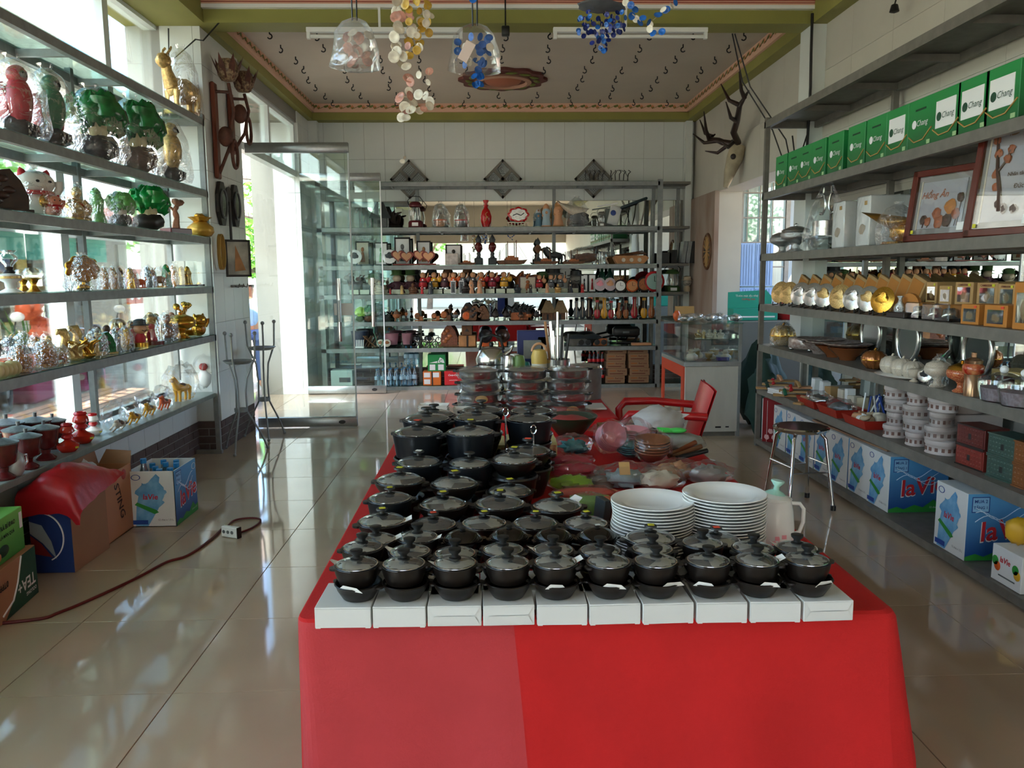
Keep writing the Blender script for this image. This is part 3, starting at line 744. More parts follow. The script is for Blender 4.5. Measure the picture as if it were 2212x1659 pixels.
# two upright metal rods with twisted loop ends among the rear pots
for k, (px, py0, py1, Y) in enumerate(((1092, 880, 962, 2.93), (1152, 918, 968, 2.86))):
    a = atY(px, py0, Y); b = atY(px, py1, Y)
    t = thing('metal_skewer', ('taller' if k == 0 else 'shorter')+' metal rod with a twisted loop end standing among the rear pots', 'rod', (a.x, Y, TZ+.001))
    hz = a.z-TZ
    P('shaft', MB().rod((0, 0, 0), (0, 0, hz-.03), .0035, 8), CHROME, t)
    P('loop', MB().tube([(.010*math.cos(u), .004*math.sin(2*u), hz-.018+.016*math.sin(u)) for u in [2*PI*i/14 for i in range(14)]], .0025, 6, closed=True), CHROME, t)
    P('foot', MB().lathe([(0, 0), (.014, 0), (.014, .004), (0, .006)], 12), CHROME, t)
# stacks of white rectangular dishes
dm = MB().box(-.06, .06, -.03, .03, 0, .004, c=.001)
for s_ in (-1, 1):
    dm.add([(s_*.06, -.03, .003), (s_*.06, .03, .003), (s_*.068, .038, .016), (s_*.068, -.038, .016)], [[0, 1, 2, 3]])
    dm.add([(-.06, s_*.03, .003), (.06, s_*.03, .003), (.068, s_*.038, .016), (-.068, s_*.038, .016)], [[0, 1, 2, 3]])
dmm = dm.mesh('serving_dish', PORC, False)
mk = MB()
for i in range(4): mk.rod((-.04+i*.022, -.02, .0045), (-.03+i*.022, .02, .0045), .0008, 4)
mkm = mk.mesh('painted_strokes', INK)
for s_, (px, py, n) in enumerate(((937, 873, 6), (1012, 880, 6))):
    p = atY(px, py, 3.62 if s_ == 0 else 3.66)
    for k in range(n):
        o = OBJ('serving_dish', dmm, None, (p.x, p.y, p.z-.016-.01*(n-1-k))); o.rotation_euler = (0, 0, -.06)
        tag(o, ('top' if k == n-1 else ORD[k]+' from the bottom')+' white rectangular dish in the '+('left' if s_ == 0 else 'right')+' dish stack behind the pots', 'dish', 'white rectangular dishes')
        if k == n-1: OBJ('painted_strokes', mkm, o)
    hb = p.z-.016-.01*(n-1)-TZ-.002
    one('carton', MB().box(-.075, .075, -.045, .045, 0, hb, c=.001), CARD, ('left' if s_ == 0 else 'right')+' brown carton under the white dish stack', 'box', (p.x, p.y, TZ+.001), 0, None, False)
# ================================================================ SHAPES OF THE MERCHANDISE (unit height, facing -y)
KC = {}
def film(mb, r=.36, h=1.06, seed=0):
    mb.lathe([(r*1.0, 0), (r*1.08, .12), (r*1.02, .4), (r*.95, .68), (r*.6, .95), (r*.22, h), (r*.3, h+.06)], 18, wob=.22)
def K(kind, M, wrap=0):
    """list of (part name, mesh, material) for a kind of article in materials M"""
    key = (kind, tuple(m.name for m in M), wrap)
    if key in KC: return KC[key]
    a = M[0]; b = M[1] if len(M) > 1 else a; c = M[2] if len(M) > 2 else b; p = []
    def A(n, mb, m, smooth=True): p.append((n, mb.mesh(n, m, smooth)))
    N = MB
    if kind == 'saint':
        A('robe', N().lathe([(0, .06), (.2, .06), (.2, .1), (.15, .35), (.17, .55), (.19, .66), (.13, .76), (.06, .8)], 14, wob=.15), a)
        A('head', N().ell((0, -.02, .86), (.075, .08, .09)), c); A('veil', N().lathe([(.19, .45), (.16, .7), (.13, .88), (.06, .97), (0, 1)], 12, TR(0, .04)), b)
        A('hands', N().ell((0, -.17, .6), (.06, .06, .07), 8, 6), c); A('base', N().lathe([(0, 0), (.23, 0), (.22, .06), (0, .06)], 16), b)
    elif kind == 'buddha':
        A('base', N().lathe([(0, 0), (.36, 0), (.38, .06), (.33, .12), (0, .12)], 18), b); A('legs', N().ell((0, -.05, .22), (.36, .24, .12), 14, 7, amp=.15), a)
        A('belly', N().ell((0, 0, .44), (.26, .2, .25), 14, 8), a); A('head', N().ell((0, -.03, .82), (.14, .14, .17)), a)
        A('arm', N().tube([(-.22, 0, .6), (-.36, -.08, .42), (-.26, -.2, .3)], .07, 8), a); A('arm', N().tube([(.22, 0, .6), (.36, -.08, .42), (.26, -.2, .3)], .07, 8), a)
        A('robe_fold', N().tube([(-.2, -.1, .62), (0, -.2, .5), (.24, -.14, .34)], .04, 6), b)
    elif kind == 'cabbage':
        A('wood_base', N().ell((0, 0, .2), (.33, .27, .22), 14, 8, amp=.3, fr=2.2), b); A('stalk', N().lathe([(0, .3), (.13, .3), (.19, .42), (.2, .56), (.12, .66), (0, .68)], 16, lobes=6, la=.08), c)
        for i in range(9):
            u = i*2.4; r = .1+.17*(i % 3)/2
            A('leaf', N().ell((r*math.cos(u), r*math.sin(u), .70+.1*(i % 3 == 0)+.06*math.sin(i)), (.2, .17, .23), 14, 9, amp=.5, fr=5, seed=i), a)
    elif kind == 'cat':
        A('body', N().ell((0, 0, .3), (.34, .3, .32), 16, 10), a); A('head', N().ell((0, -.06, .72), (.36, .3, .27), 16, 10), a)
        for s in (-1, 1): A('ear', N().lathe([(.1, 0), (.06, .1), (0, .17)], 8, TR(s*.22, -.04, .88, ry=s*.3)), b)
        A('scarf', N().tube([(.3*math.cos(t), -.04+.27*math.sin(t), .5) for t in [2*PI*i/20 for i in range(20)]], .05, 6, closed=True), b)
        A('paw', N().tube([(.28, -.12, .4), (.4, -.18, .62), (.38, -.2, .78)], [.08, .07, .08], 8), a); A('coin', N().ell((0, -.3, .32), (.1, .04, .14)), c)
        A('eyes', N().ell((-.12, -.345, .74), (.04, .02, .03), 8, 5).ell((.12, -.345, .74), (.04, .02, .03), 8, 5), INK)
    elif kind == 'bird':
        A('perch', N().ell((0, 0, .14), (.3, .22, .15), 12, 7, amp=.4, fr=2.5), c); A('body', N().ell((0, 0, .5), (.17, .2, .32), 14, 9, TR(0, 0, 0, rx=.12)), a)
        A('head', N().ell((0, -.08, .84), (.12, .14, .13)), a); A('beak', N().lathe([(.05, 0), (.03, .06), (0, .12)], 8, TR(0, -.2, .84, rx=PI/2+.5)), c)
        for s in (-1, 1): A('wing', N().ell((s*.15, .06, .46), (.06, .16, .3), 10, 7), b)
        A('tail', N().ell((0, .22, .24), (.09, .06, .26), 10, 6), b)
    elif kind == 'beast':
        A('base', N().lathe([(0, 0), (.34, 0), (.34, .07), (0, .08)], 14, TR(s=(1.3, .8, 1))), b)
        A('body', N().ell((0, 0, .4), (.36, .2, .2), 14, 8, amp=.15), a); A('neck', N().tube([(-.26, 0, .45), (-.36, 0, .65), (-.38, -.02, .74)], [.14, .1, .09], 8), a)
        A('head', N().ell((-.44, -.02, .8), (.17, .11, .12), amp=.2, fr=4), a)
        for x in (-.24, .24):
            for y in (-.1, .1): A('leg', N().tube([(x, y, .38), (x*1.05, y, .2), (x, y, .06)], [.08, .055, .06], 7), a)
        A('tail', N().tube([(.33, 0, .45), (.46, 0, .55), (.44, 0, .74)], [.05, .04, .02], 6), a)
        A('horns', N().tube([(-.4, -.07, .9), (-.34, -.1, .98), (-.3, -.08, 1.02)], .022, 5).tube([(-.4, .05, .9), (-.34, .08, .98), (-.3, .06, 1.02)], .022, 5), c)
    elif kind == 'hook':     # fish standing on its head / curled tail animal
        A('base', N().lathe([(0, 0), (.28, 0), (.26, .08), (0, .1)], 14), b); A('body', N().ell((-.02, 0, .26), (.26, .2, .2), 12, 8), a); A('head', N().ell((-.22, -.02, .4), (.13, .12, .14)), a)
        A('tail', N().tube([(.16, 0, .22), (.2, 0, .5), (.3, 0, .75), (.2, 0, .95), (0, 0, .97), (-.06, 0, .86)], [.1, .12, .15, .16, .1, .03], 9), a)
    elif kind == 'fan':
        A('base', N().ell((0, 0, .08), (.22, .14, .09), 10, 6, amp=.3), b); A('stem', N().tube([(0, 0, .1), (.02, 0, .25), (-.02, 0, .34)], .05, 7), b)
        A('fan_leaf', N().lathe([(0, -.03), (.42, -.02), (.5, .0), (.42, .03), (.3, .05), (0, .05)], 30, TR(0, 0, .63, rx=PI/2, s=(1.08, .78, 1.6)), lobes=9, la=.07, wob=.1), a)
        A('fan_rim', N().tube([(.52*math.cos(t)*(1+.07*math.cos(9*t)), -.02, .63+.37*math.sin(t)*(1+.07*math.cos(9*t))) for t in [2*PI*i/60 for i in range(60)]], .035, 6, closed=True), b)
    elif kind == 'tree':
        A('tray', N().box(-.3, .3, -.2, .2, 0, .16, c=.02), b, False); rd = random.Random(3); br = N(); bl = N(); ends = []
        def grow(q, d, L, r, n):
            e = q+d*L; br.tube([q, q+d*L*.5+Vector((rd.uniform(-.02, .02), rd.uniform(-.02, .02), 0)), e], [r, r*.8, r*.6], 5)
            if n == 0: ends.append(e); return
            for _ in range(2+(n > 2)): grow(e, (d+Vector((rd.uniform(-.9, .9), rd.uniform(-.6, .6), rd.uniform(-.15, .6)))).normalized(), L*.7, r*.62, n-1)
        grow(Vector((0, 0, .14)), Vector((.15, 0, 1)).normalized(), .28, .1, 3)
        for e in ends: bl.ell(e, (.09, .08, .08), 6, 4, amp=.4, fr=5)
        A('branches', br, a); A('blossoms', bl, c)
    elif kind == 'root':
        mb = N(); rd = random.Random(8)
        for i in range(9):
            q = [Vector((rd.uniform(-.2, .2), rd.uniform(-.1, .1), .15))]; d = Vector((rd.uniform(-.6, .6), rd.uniform(-.3, .3), 1))
            for _ in range(4): q.append(q[-1]+d.normalized()*.2); d += Vector((rd.uniform(-.7, .7), rd.uniform(-.5, .5), rd.uniform(-.5, .2)))
            mb.tube(q, [.13, .11, .09, .06, .03], 7)
        A('roots', mb, a); A('base', N().ell((0, 0, .1), (.4, .24, .12), 12, 6, amp=.3), b)
    elif kind == 'moneybag':
        A('sack', N().lathe([(0, 0), (.42, .02), (.55, .2), (.52, .42), (.3, .6), (.24, .66)], 24, lobes=8, la=.04), a); A('cord', N().lathe([(.26, .62), (.3, .66), (.26, .7)], 16), b)
        A('ruffle', N().lathe([(.24, .66), (.38, .78), (.46, .84)], 32, lobes=8, la=.12), a); A('coins', N().ell((0, 0, .84), (.26, .26, .16), 12, 6, amp=.5, fr=5), b)
    elif kind == 'oillamp':
        A('font', N().lathe([(0, 0), (.26, 0), (.22, .04), (.11, .1), (.13, .24), (.24, .3), (.25, .42), (.1, .46)], 20), a); A('painted_band', N().lathe([(.253, .33), (.256, .36), (.253, .39)], 20), c)
        A('burner', N().lathe([(.1, .45), (.14, .48), (.08, .54), (.1, .6), (.07, .62)], 14), b); A('glass_chimney', N().lathe([(.08, .6), (.1, .66), (.2, .76), (.2, .84), (.12, .93), (.2, 1)], 20), GLASSC)
    elif kind == 'goblet':
        A('stem', N().lathe([(0, 0), (.3, 0), (.2, .1), (.1, .3), (.2, .5), (.38, .56), (.3, .6)], 16), a); A('glass_bowl', N().lathe([(.28, .58), (.4, .7), (.38, .85), (.25, 1)], 16), GLASSC)
    elif kind == 'dome':
        A('base', N().lathe([(0, 0), (.36, 0), (.36, .12), (0, .13)], 20), b); A('glass_dome', N().lathe([(.33, .13), (.34, .6), (.28, .85), (.14, .98), (0, 1)], 20), GLASSC)
        A('figure', N().lathe([(.16, .13), (.12, .3), (.08, .5), (0, .52)], 10).ell((0, 0, .58), .1, 8, 6).ell((-.13, 0, .3), (.06, .06, .14), 8, 6), a)
    elif kind == 'monk':
        A('robe', N().lathe([(0, .1), (.2, .1), (.24, .16), (.2, .4), (.15, .58), (.06, .62)], 12), a); A('head', N().ell((0, -.02, .74), (.15, .15, .16)), c)
        A('sack', N().ell((.3, .02, .52), (.15, .13, .17), 10, 7), b); A('arm', N().tube([(.14, 0, .54), (.26, -.08, .66), (.3, -.06, .86)], .04, 6), c)
        A('feet', N().ell((-.09, -.05, .06), (.07, .12, .06), 8, 5).ell((.09, -.05, .06), (.07, .12, .06), 8, 5), WHITE); A('belt', N().lathe([(.205, .36), (.215, .39), (.2, .42)], 12), INK)
        A('beads', N().ell((0, -.16, .48), (.05, .03, .06), 6, 4), INKW)
    elif kind == 'frog':
        A('suit', N().ell((0, 0, .28), (.26, .22, .26), 12, 8), b); A('head', N().ell((0, -.03, .62), (.17, .16, .15)), c)
        A('hat', N().lathe([(.27, .74), (.27, .76), (.19, .78), (.2, .94), (.12, 1), (0, 1)], 16), a); A('arms', N().tube([(-.2, 0, .42), (-.34, -.14, .3), (-.1, -.24, .34)], .06, 6).tube([(.2, 0, .42), (.34, -.14, .3), (.1, -.24, .34)], .06, 6), b)
        for s in (-1, 1): A('leg', N().tube([(s*.14, -.05, .16), (s*.3, -.26, .14), (s*.3, -.3, .03)], [.09, .08, .07], 7), b)
    elif kind == 'ship':
        A('hull', N().prism([(-.75, .16), (-.6, .02), (.55, .02), (.72, .2), (.5, .18), (-.4, .18)], .24, TR(0, .12, 0, rx=PI/2)), a, False); A('deck_house', N().box(-.3, .3, -.08, .08, .18, .3).box(-.2, .1, -.06, .06, .3, .36), b, False)
        for x, h in ((-.2, .95), (.2, 1)): A('mast', N().rod((x, 0, .2), (x, 0, h), .022, 6), a)
        A('rigging', N().rod((-.72, 0, .2), (-.2, 0, .9), .006, 4).rod((.2, 0, .95), (.7, 0, .22), .006, 4).rod((-.2, 0, .9), (.2, 0, .95), .006, 4).rod((-.55, 0, .2), (-.55, 0, .6), .014, 5), a)
        A('stand', N().box(-.4, -.3, -.08, .08, 0, .04).box(.3, .4, -.08, .08, 0, .04), b, False)
    elif kind == 'frame':
        A('frame', N().box(-.36, .36, -.03, .03, 0, .06).box(-.36, .36, -.03, .03, .94, 1).box(-.36, -.3, -.03, .03, .06, .94).box(.3, .36, -.03, .03, .06, .94), a, False)
        A('mount', N().box(-.3, .3, -.005, .02, .06, .94), b, False); A('motif', N().lathe([(.13, .15), (.09, .4), (.06, .55), (0, .56)], 10, TR(0, -.03, 0, s=(1, .25, 1))).ell((0, -.03, .66), (.08, .03, .1), 8, 6), c)
    elif kind == 'vase':
        A('body', N().lathe([(0, 0), (.13, 0), (.12, .04), (.2, .2), (.21, .4), (.15, .6), (.07, .72), (.06, .86), (.11, .98), (.1, 1), (.05, .9)], 22), a); A('painted_sprig', N().tube([(-.05, -.2, .2), (.04, -.215, .34), (-.02, -.19, .48), (.06, -.16, .55)], .014, 5).ell((.04, -.2, .36), (.04, .015, .04), 8, 5), b)
    elif kind == 'lantern':
        A('base', N().lathe([(0, 0), (.24, 0), (.24, .16), (.2, .22), (0, .22)], 16), a); A('label_patch', N().box(-.1, .1, -.25, -.235, .04, .15), WHITE, False); A('globe', N().lathe([(.16, .22), (.19, .4), (.13, .66)], 16), GLASSC)
        A('cap', N().lathe([(.2, .66), (.22, .7), (.16, .8), (.1, .83), (0, .84)], 16), a); A('bail', N().tube([(-.2, 0, .7), (-.25, 0, .85), (-.15, 0, .98), (0, 0, 1), (.15, 0, .98), (.25, 0, .85), (.2, 0, .7)], .012, 5), INK)
    elif kind == 'jar':
        A('glass', N().lathe([(0, 0), (.26, 0), (.3, .05), (.29, .5), (.2, .68), (.2, .74), (.26, .78)], 18), GLASSC); A('filling', N().lathe([(0, .02), (.24, .02), (.26, .1), (.25, .3), (0, .3)], 14), a); A('stripe', N().lathe([(.292, .28), (.297, .3), (.292, .33)], 18), b); A('stopper', N().lathe([(.18, .74), (.24, .82), (.18, .95), (.06, 1), (0, 1)], 14), GLASSC)
    elif kind == 'spire':      # twin storied ornament with a dark bulb
        A('base', N().box(-.14, .14, -.12, .12, 0, .22, c=.02), b, False); A('stem', N().lathe([(.09, .22), (.05, .3), (.07, .36), (.04, .42)], 12), b); A('bulb', N().lathe([(.04, .42), (.13, .56), (.12, .64), (.06, .72)], 14), a); A('cap', N().lathe([(.06, .72), (.11, .8), (.06, .9), (0, 1)], 12), b)
    elif kind == 'hearts':
        def hp(s, ox, oy): return [(ox+s*16*math.sin(t)**3/17, oy+s*(13*math.cos(t)-5*math.cos(2*t)-2*math.cos(3*t)-math.cos(4*t))/17) for t in [2*PI*i/28 for i in range(28)]]
        for i, (x, z) in enumerate(((-.28, .62), (.24, .55))):
            A('heart_edge', N().prism(hp(.44, x, z), .06, TR(0, .03-.06*i, 0, rx=PI/2)), b, False); A('heart_face', N().prism(hp(.33, x, z), .07, TR(0, .025-.06*i, 0, rx=PI/2)), a, False)
        A('foot', N().box(-.6, .7, -.12, .12, 0, .09, c=.02), b, False)
    elif kind == 'hut':
        A('walls', N().box(-.24, .24, -.16, .16, 0, .42), b, False); A('roof', N().add([(-.38, -.28, .36), (.38, -.28, .36), (.38, .28, .36), (-.38, .28, .36), (-.12, 0, 1), (.12, 0, 1)], [(0, 1, 5, 4), (2, 3, 4, 5), (1, 2, 5), (3, 0, 4), (3, 2, 1, 0)]), a, False); A('door', N().box(-.08, .02, -.17, -.155, 0, .28), INK, False)
        A('post', N().rod((.3, -.22, 0), (.3, -.22, .4), .03, 6), b); A('post', N().rod((-.3, -.22, 0), (-.3, -.22, .4), .03, 6), b)
    elif kind == 'lute':
        A('body', N().ell((0, 0, .28), (.14, .06, .28), 12, 8), a); A('neck', N().box(-.065, .065, -.03, .03, .34, .92), b, False); A('peg_head', N().box(-.08, .08, -.04, .04, .86, 1, c=.02), a, False); A('strings', N().box(-.012, .012, -.075, -.068, .12, .9), c, False); A('stand', N().box(-.14, .14, -.1, .1, -.0, .03), INK, False)
    elif kind == 'carve':     # slab of carved wood with relief
        A('slab', N().prism([(-.42, 0), (.42, 0), (.44, .4), (.3, .75), (.1, 1), (-.15, .95), (-.38, .6)], .2, TR(0, .1, 0, rx=PI/2)), a, False)
        for i in range(5): A('relief', N().ell((-.2+.13*(i % 3), -.1, .25+.16*i*.8), (.13, .05, .09), 8, 5, amp=.3, seed=i), b)
        A('plinth', N().box(-.5, .5, -.16, .14, 0, .08, c=.01), c, False)
    elif kind == 'coconut':
        A('shell', N().ell((-.1, 0, .52), (.34, .26, .36), 12, 8), a); A('face_plate', N().lathe([(0, -.02), (.2, -.02), (.22, 0), (0, .02)], 14, TR(-.1, -.26, .52, rx=PI/2)), b); A('box', N().box(.1, .5, -.2, .2, 0, .5, c=.03), c, False); A('foot', N().box(-.4, .5, -.2, .2, 0, .1, c=.02), c, False)
    elif kind == 'burner':
        A('bowl', N().lathe([(0, .2), (.2, .24), (.34, .42), (.3, .58), (.2, .6)], 14), a); A('lid', N().lathe([(.26, .6), (.2, .78), (.06, .88), (.08, .95), (0, 1)], 14), b)
        for i in range(3): A('leg', N().rod((.2*math.cos(i*2.1), .2*math.sin(i*2.1), .3), (.26*math.cos(i*2.1), .26*math.sin(i*2.1), 0), .04, 6), a)
        A('ears', N().tube([(-.32, 0, .5), (-.44, 0, .62), (-.36, 0, .74)], .03, 5).tube([(.32, 0, .5), (.44, 0, .62), (.36, 0, .74)], .03, 5), a)
    elif kind == 'bighead':
        A('body', N().lathe([(0, 0), (.2, 0), (.22, .2), (.12, .42)], 12), b); A('head', N().ell((0, -.02, .58), (.28, .26, .24), 14, 9), c); A('hat', N().lathe([(.38, .72), (.38, .75), (.26, .76), (.24, .94), (.1, 1), (0, 1)], 16), a); A('smile', N().tube([(-.12, -.27, .52), (0, -.29, .47), (.12, -.27, .52)], .015, 5), INK)
    elif kind == 'clock':
        A('case', N().lathe([(0, -.1), (.48, -.1), (.5, 0), (.46, .06), (0, .06)], 28, TR(0, 0, .5, rx=PI/2)), a); A('dial', N().lathe([(0, .0), (.38, .0), (.38, .02), (0, .02)], 28, TR(0, -.05, .5, rx=PI/2)), b)
        A('hands', N().box(-.015, .015, -.085, -.075, .5, .76).box(0, .2, -.085, -.075, .49, .51), INK, False); A('feet', N().ell((-.2, 0, .04), .06, 8, 5).ell((.2, 0, .04), .06, 8, 5), INK)
    elif kind == 'desklamp':
        A('base', N().box(-.3, .34, -.14, .14, 0, .05, c=.02), b, False); A('stem', N().tube([(.2, 0, .05), (.3, 0, .5), (.34, 0, .9)], .025, 7), b); A('hinge', N().ell((.34, 0, .9), .05, 8, 6), b); A('shade', N().box(-.62, .38, -.09, .09, -.05, .05, TR(.06, 0, .84, ry=-.35), c=.035), a)
    elif kind == 'sculpt':    # winged sculpture in film
        A('wing', N().grid(lambda u, v: (-.9+1.5*u, -.05-.25*math.sin(v*PI)*(1-u*.5), .9-.25*u-.35*math.sin(u*PI)*v), 10, 6), a); A('figure', N().ell((.2, 0, .3), (.4, .2, .26), 12, 8, amp=.4, fr=3), b); A('base', N().lathe([(0, 0), (.4, 0), (.38, .06), (0, .06)], 14), b)
    elif kind == 'bottle':
        A('bottle', N().lathe([(0, 0), (.15, 0), (.16, .03), (.15, .3), (.16, .33), (.15, .6), (.06, .84), (.05, .93)], 16), a); A('cap', N().lathe([(.06, .92), (.062, 1), (0, 1)], 12), b); A('label_band', N().lathe([(.156, .35), (.162, .36), (.162, .55), (.156, .56)], 16), c)
    elif kind == 'urn':
        A('foot', N().lathe([(0, 0), (.28, 0), (.3, .04), (.16, .12), (.14, .24), (.2, .32)], 20), a); A('bowl', N().lathe([(.2, .32), (.48, .46), (.52, .58), (.5, .68), (.4, .72)], 24), a); A('lid', N().lathe([(.48, .7), (.44, .78), (.2, .88), (.06, .9), (.08, .96), (0, 1)], 24), b)
    elif kind == 'cup':      # lidded incense cup on a foot
        A('foot', N().lathe([(0, 0), (.3, 0), (.32, .05), (.14, .16), (.16, .26)], 16), a); A('cup', N().lathe([(.16, .26), (.36, .36), (.4, .6), (.44, .78), (.4, .78)], 18), a); A('lid', N().lathe([(.45, .78), (.47, .81), (.2, .88), (.05, .9), (.06, 1), (0, 1)], 18), b)
    elif kind == 'redlamp':
        A('font', N().lathe([(0, 0), (.24, 0), (.36, .16), (.36, .26), (.16, .36), (.1, .42)], 18), a); A('burner', N().lathe([(.1, .42), (.2, .5), (.18, .58), (.12, .62)], 14), b); A('globe', N().lathe([(.12, .6), (.24, .7), (.22, .82), (.16, .9)], 14), a); A('crown', N().lathe([(.16, .88), (.2, .94), (.16, 1), (.1, .98)], 14), b); A('price_sticker', N().box(.02, .14, -.37, -.355, .14, .2), STICKY, False)
    elif kind == 'horse':
        A('body', N().ell((0, 0, .52), (.42, .17, .17), 14, 8), a); A('neck', N().tube([(-.32, 0, .56), (-.5, 0, .78), (-.52, 0, .88)], [.15, .11, .09], 8), a); A('head', N().ell((-.6, 0, .88), (.17, .08, .09), 10, 7), a)
        for x in (-.3, .32):
            for y in (-.09, .09): A('leg', N().tube([(x, y, .46), (x+.03, y, .24), (x, y, 0)], [.085, .05, .055], 7), a)
        A('mane', N().tube([(-.22, 0, .74), (-.42, 0, .94), (-.54, 0, .99)], .045, 6), c); A('tail', N().tube([(.4, 0, .58), (.54, 0, .48), (.55, 0, .24)], [.05, .06, .03], 6), c); A('saddle', N().ell((0, 0, .64), (.16, .17, .08), 10, 6), b)
    elif kind == 'melon':
        A('body', N().lathe([(0, 0), (.3, .02), (.5, .25), (.54, .45), (.48, .7), (.3, .86), (.12, .9)], 48, lobes=12, la=.05), a); A('seam', N().lathe([(.55, .42), (.56, .45), (.55, .48)], 32), b); A('stalk', N().tube([(0, 0, .88), (.03, 0, .96), (.08, 0, 1)], .05, 7), b)
    elif kind == 'teapot':
        A('body', N().lathe([(0, 0), (.2, 0), (.3, .1), (.36, .32), (.3, .56), (.16, .64)], 20), a); A('lid', N().lathe([(.18, .62), (.16, .72), (.05, .78), (.07, .86), (0, .92)], 16), a); A('spout', N().tube([(-.3, 0, .28), (-.44, 0, .4), (-.48, 0, .58)], [.07, .05, .035], 8), a); A('handle', N().tube([(.3, 0, .5), (.5, 0, .5), (.52, 0, .3), (.32, 0, .16)], .035, 7), b)
    elif kind == 'disc':
        A('plate', N().lathe([(0, .02), (.3, .02), (.42, 0), (.46, -.02), (.46, .0), (.3, .05), (0, .05)], 32, TR(0, 0, .55, rx=PI/2-.25)), a); A('relief', N().ell((0, -.05, .56), (.26, .04, .24), 14, 8, amp=.6, fr=5), b)
        for s in (-1, 1): A('stand_leg', N().tube([(s*.16, .16, .5), (s*.16, .05, .06), (s*.2, -.22, .02), (s*.2, -.2, .16)], .025, 5), INK)
    elif kind == 'wbox':     # kraft box with a window
        A('carton_body', N().box(-.5, .5, -.4, .4, 0, 1, c=.01), a, False); A('window', N().box(-.36, .36, -.408, -.4, .12, .8), GLASSC, False); A('inside', N().box(-.34, .34, -.403, -.401, .13, .79), b, False); A('content', N().ell((0, -.405, .4), (.2, .02, .2), 10, 6, amp=.4, fr=4), c)
    elif kind == 'roundbox':
        A('drum', N().lathe([(0, 0), (.5, 0), (.5, .04), (.48, .06), (.48, .6), (.5, .62), (.5, .66), (.46, .66)], 28), a); A('lid', N().lathe([(.51, .66), (.52, .72), (.51, .94), (.4, 1), (0, 1)], 28), b)
        mb = N()
        for i in range(14):
            t = 2*PI*i/14; mb.box(-.05, .05, -.01, .01, .2, .46, TR(.485*math.cos(t), .485*math.sin(t), 0, rz=t+PI/2))
        A('pattern_patches', mb, c, False)
    elif kind == 'chest':
        A('carcase', N().box(-.5, .5, -.4, .4, 0, 1, c=.012), a, False)
        A('drawer_front', N().box(-.46, .46, -.42, -.4, .08, .92, c=.006), b, False); A('edge_moulding', N().box(-.5, .5, -.43, -.4, 0, .06).box(-.5, .5, -.43, -.4, .94, 1), c, False); A('clasp', N().box(-.05, .05, -.44, -.42, .34, .62, c=.01), INK, False)
        mb = N()
        for i in range(9):
            for j in range(4): mb.ell((-.4+.1*i, -.421, .2+.2*j), (.035, .012, .06), 6, 4)
        A('carved_studs', mb, b)
    else: raise KeyError(kind)
    if wrap:
        mb = N(); film(mb, wrap if wrap > .05 else .36); p.append(('film_wrapper', mb.mesh('film_wrapper', FILM)))
    KC[key] = p; return p
STUFFP = {'blossoms', 'pattern_patches', 'carved_studs', 'rigging', 'roots', 'branches'}
def art(kind, M, name, label, cat, loc, h, rz=0, group=None, wrap=0, sx=1):
    t = thing(name, label, cat, loc, rz, group, (h*sx, h*(.5+.5*sx), h))
    for n, me in K(kind, M, wrap):
        o = OBJ(n, me, t)
        if n in STUFFP: o['kind'] = 'stuff'
    return t
def LS(kind, M, name, label, cat, px, sh, hp, X=-2.30, grp=None, wrap=0, rz=None, sx=1, lift=0):
    Z = (LZ[sh] if isinstance(sh, str) else sh)+.001; Y = YX(px, X, Z)
    return art(kind, M, name, label, cat, (X, Y, Z+lift), hp*Y/FPX*1.0, PI/2-.5 if rz is None else rz, grp, wrap, sx)
def BS(kind, M, name, label, cat, px, sh, hp, Y=10.13, grp=None, wrap=0, rz=0, sx=1, lift=0):
    Z = BZ[sh]+.001; X = XY(px, Y, Z+.05); return art(kind, M, name, label, cat, (X, Y, Z+lift), hp*Y/FPX*.985, rz, grp, wrap, sx)
def RS(kind, M, name, label, cat, px, sh, hp, X=2.34, grp=None, wrap=0, rz=None, sx=1, lift=0):
    Z = RZ[sh]+.001; Y = YX(px, X, Z); return art(kind, M, name, label, cat, (X, Y, Z+lift), hp*Y/FPX*1.0, -PI/2+.5 if rz is None else rz, grp, wrap, sx)
# ================================================================ LEFT RACK
M_ = mat
RESIN = M_('brown_resin', '#5a4030', .4, var=.3, vs=10); AMBER = M_('amber_resin', '#a4682a', .25, var=.3, vs=12); GREYS = M_('grey_figure', '#5f6264', .4, var=.3, vs=12)
REDB = M_('red_bird', '#a8202c', .35, var=.15, vs=8); GREENB = M_('green_bird', '#2f6a48', .35, var=.2, vs=8); DARKB = M_('dark_base', '#221a18', .4)
JADEB = M_('bright_jade', '#0f8a38', .15, var=.3, vs=9); TANB = M_('tan_coral', '#8f5e44', .5, var=.2, vs=20); BONE = M_('bone_white', '#cfc4b0', .45, var=.1, vs=20)
F_ = 'figures on the top left shelf'; g2 = 'wrapped statues on the second left shelf'; g3 = 'figurines on the third left shelf'; g4 = 'figurines on the fourth left shelf'; g5 = 'figurines on the fifth left shelf'; g6 = 'goods on the window ledge'
LS('beast', (GOLDP, GOLD, GOLDP), 'deer_statue', 'tall pale gold statue in plastic film alone on the top left shelf', 'statue', 398, 'A', 128, -2.3, None, .30, sx=.8)
LS('bird', (REDB, REDB, DARKB), 'parrot_statue', 'red parrot statue in clear film at the left end of the second shelf', 'statue', 40, 'B', 150, -2.28, g2, .36, sx=1.05)
LS('bird', (GREENB, REDB, DARKB), 'parrot_statue', 'green and yellow parrot statue in clear film beside the red parrot', 'statue', 112, 'B', 148, -2.26, g2, .34)
LS('cabbage', (JADE, DARKB, CREAM), 'cabbage_carving', 'dark green cabbage carving in film, nearest the parrots', 'statue', 206, 'B', 138, -2.28, g2, .40, sx=1.1)
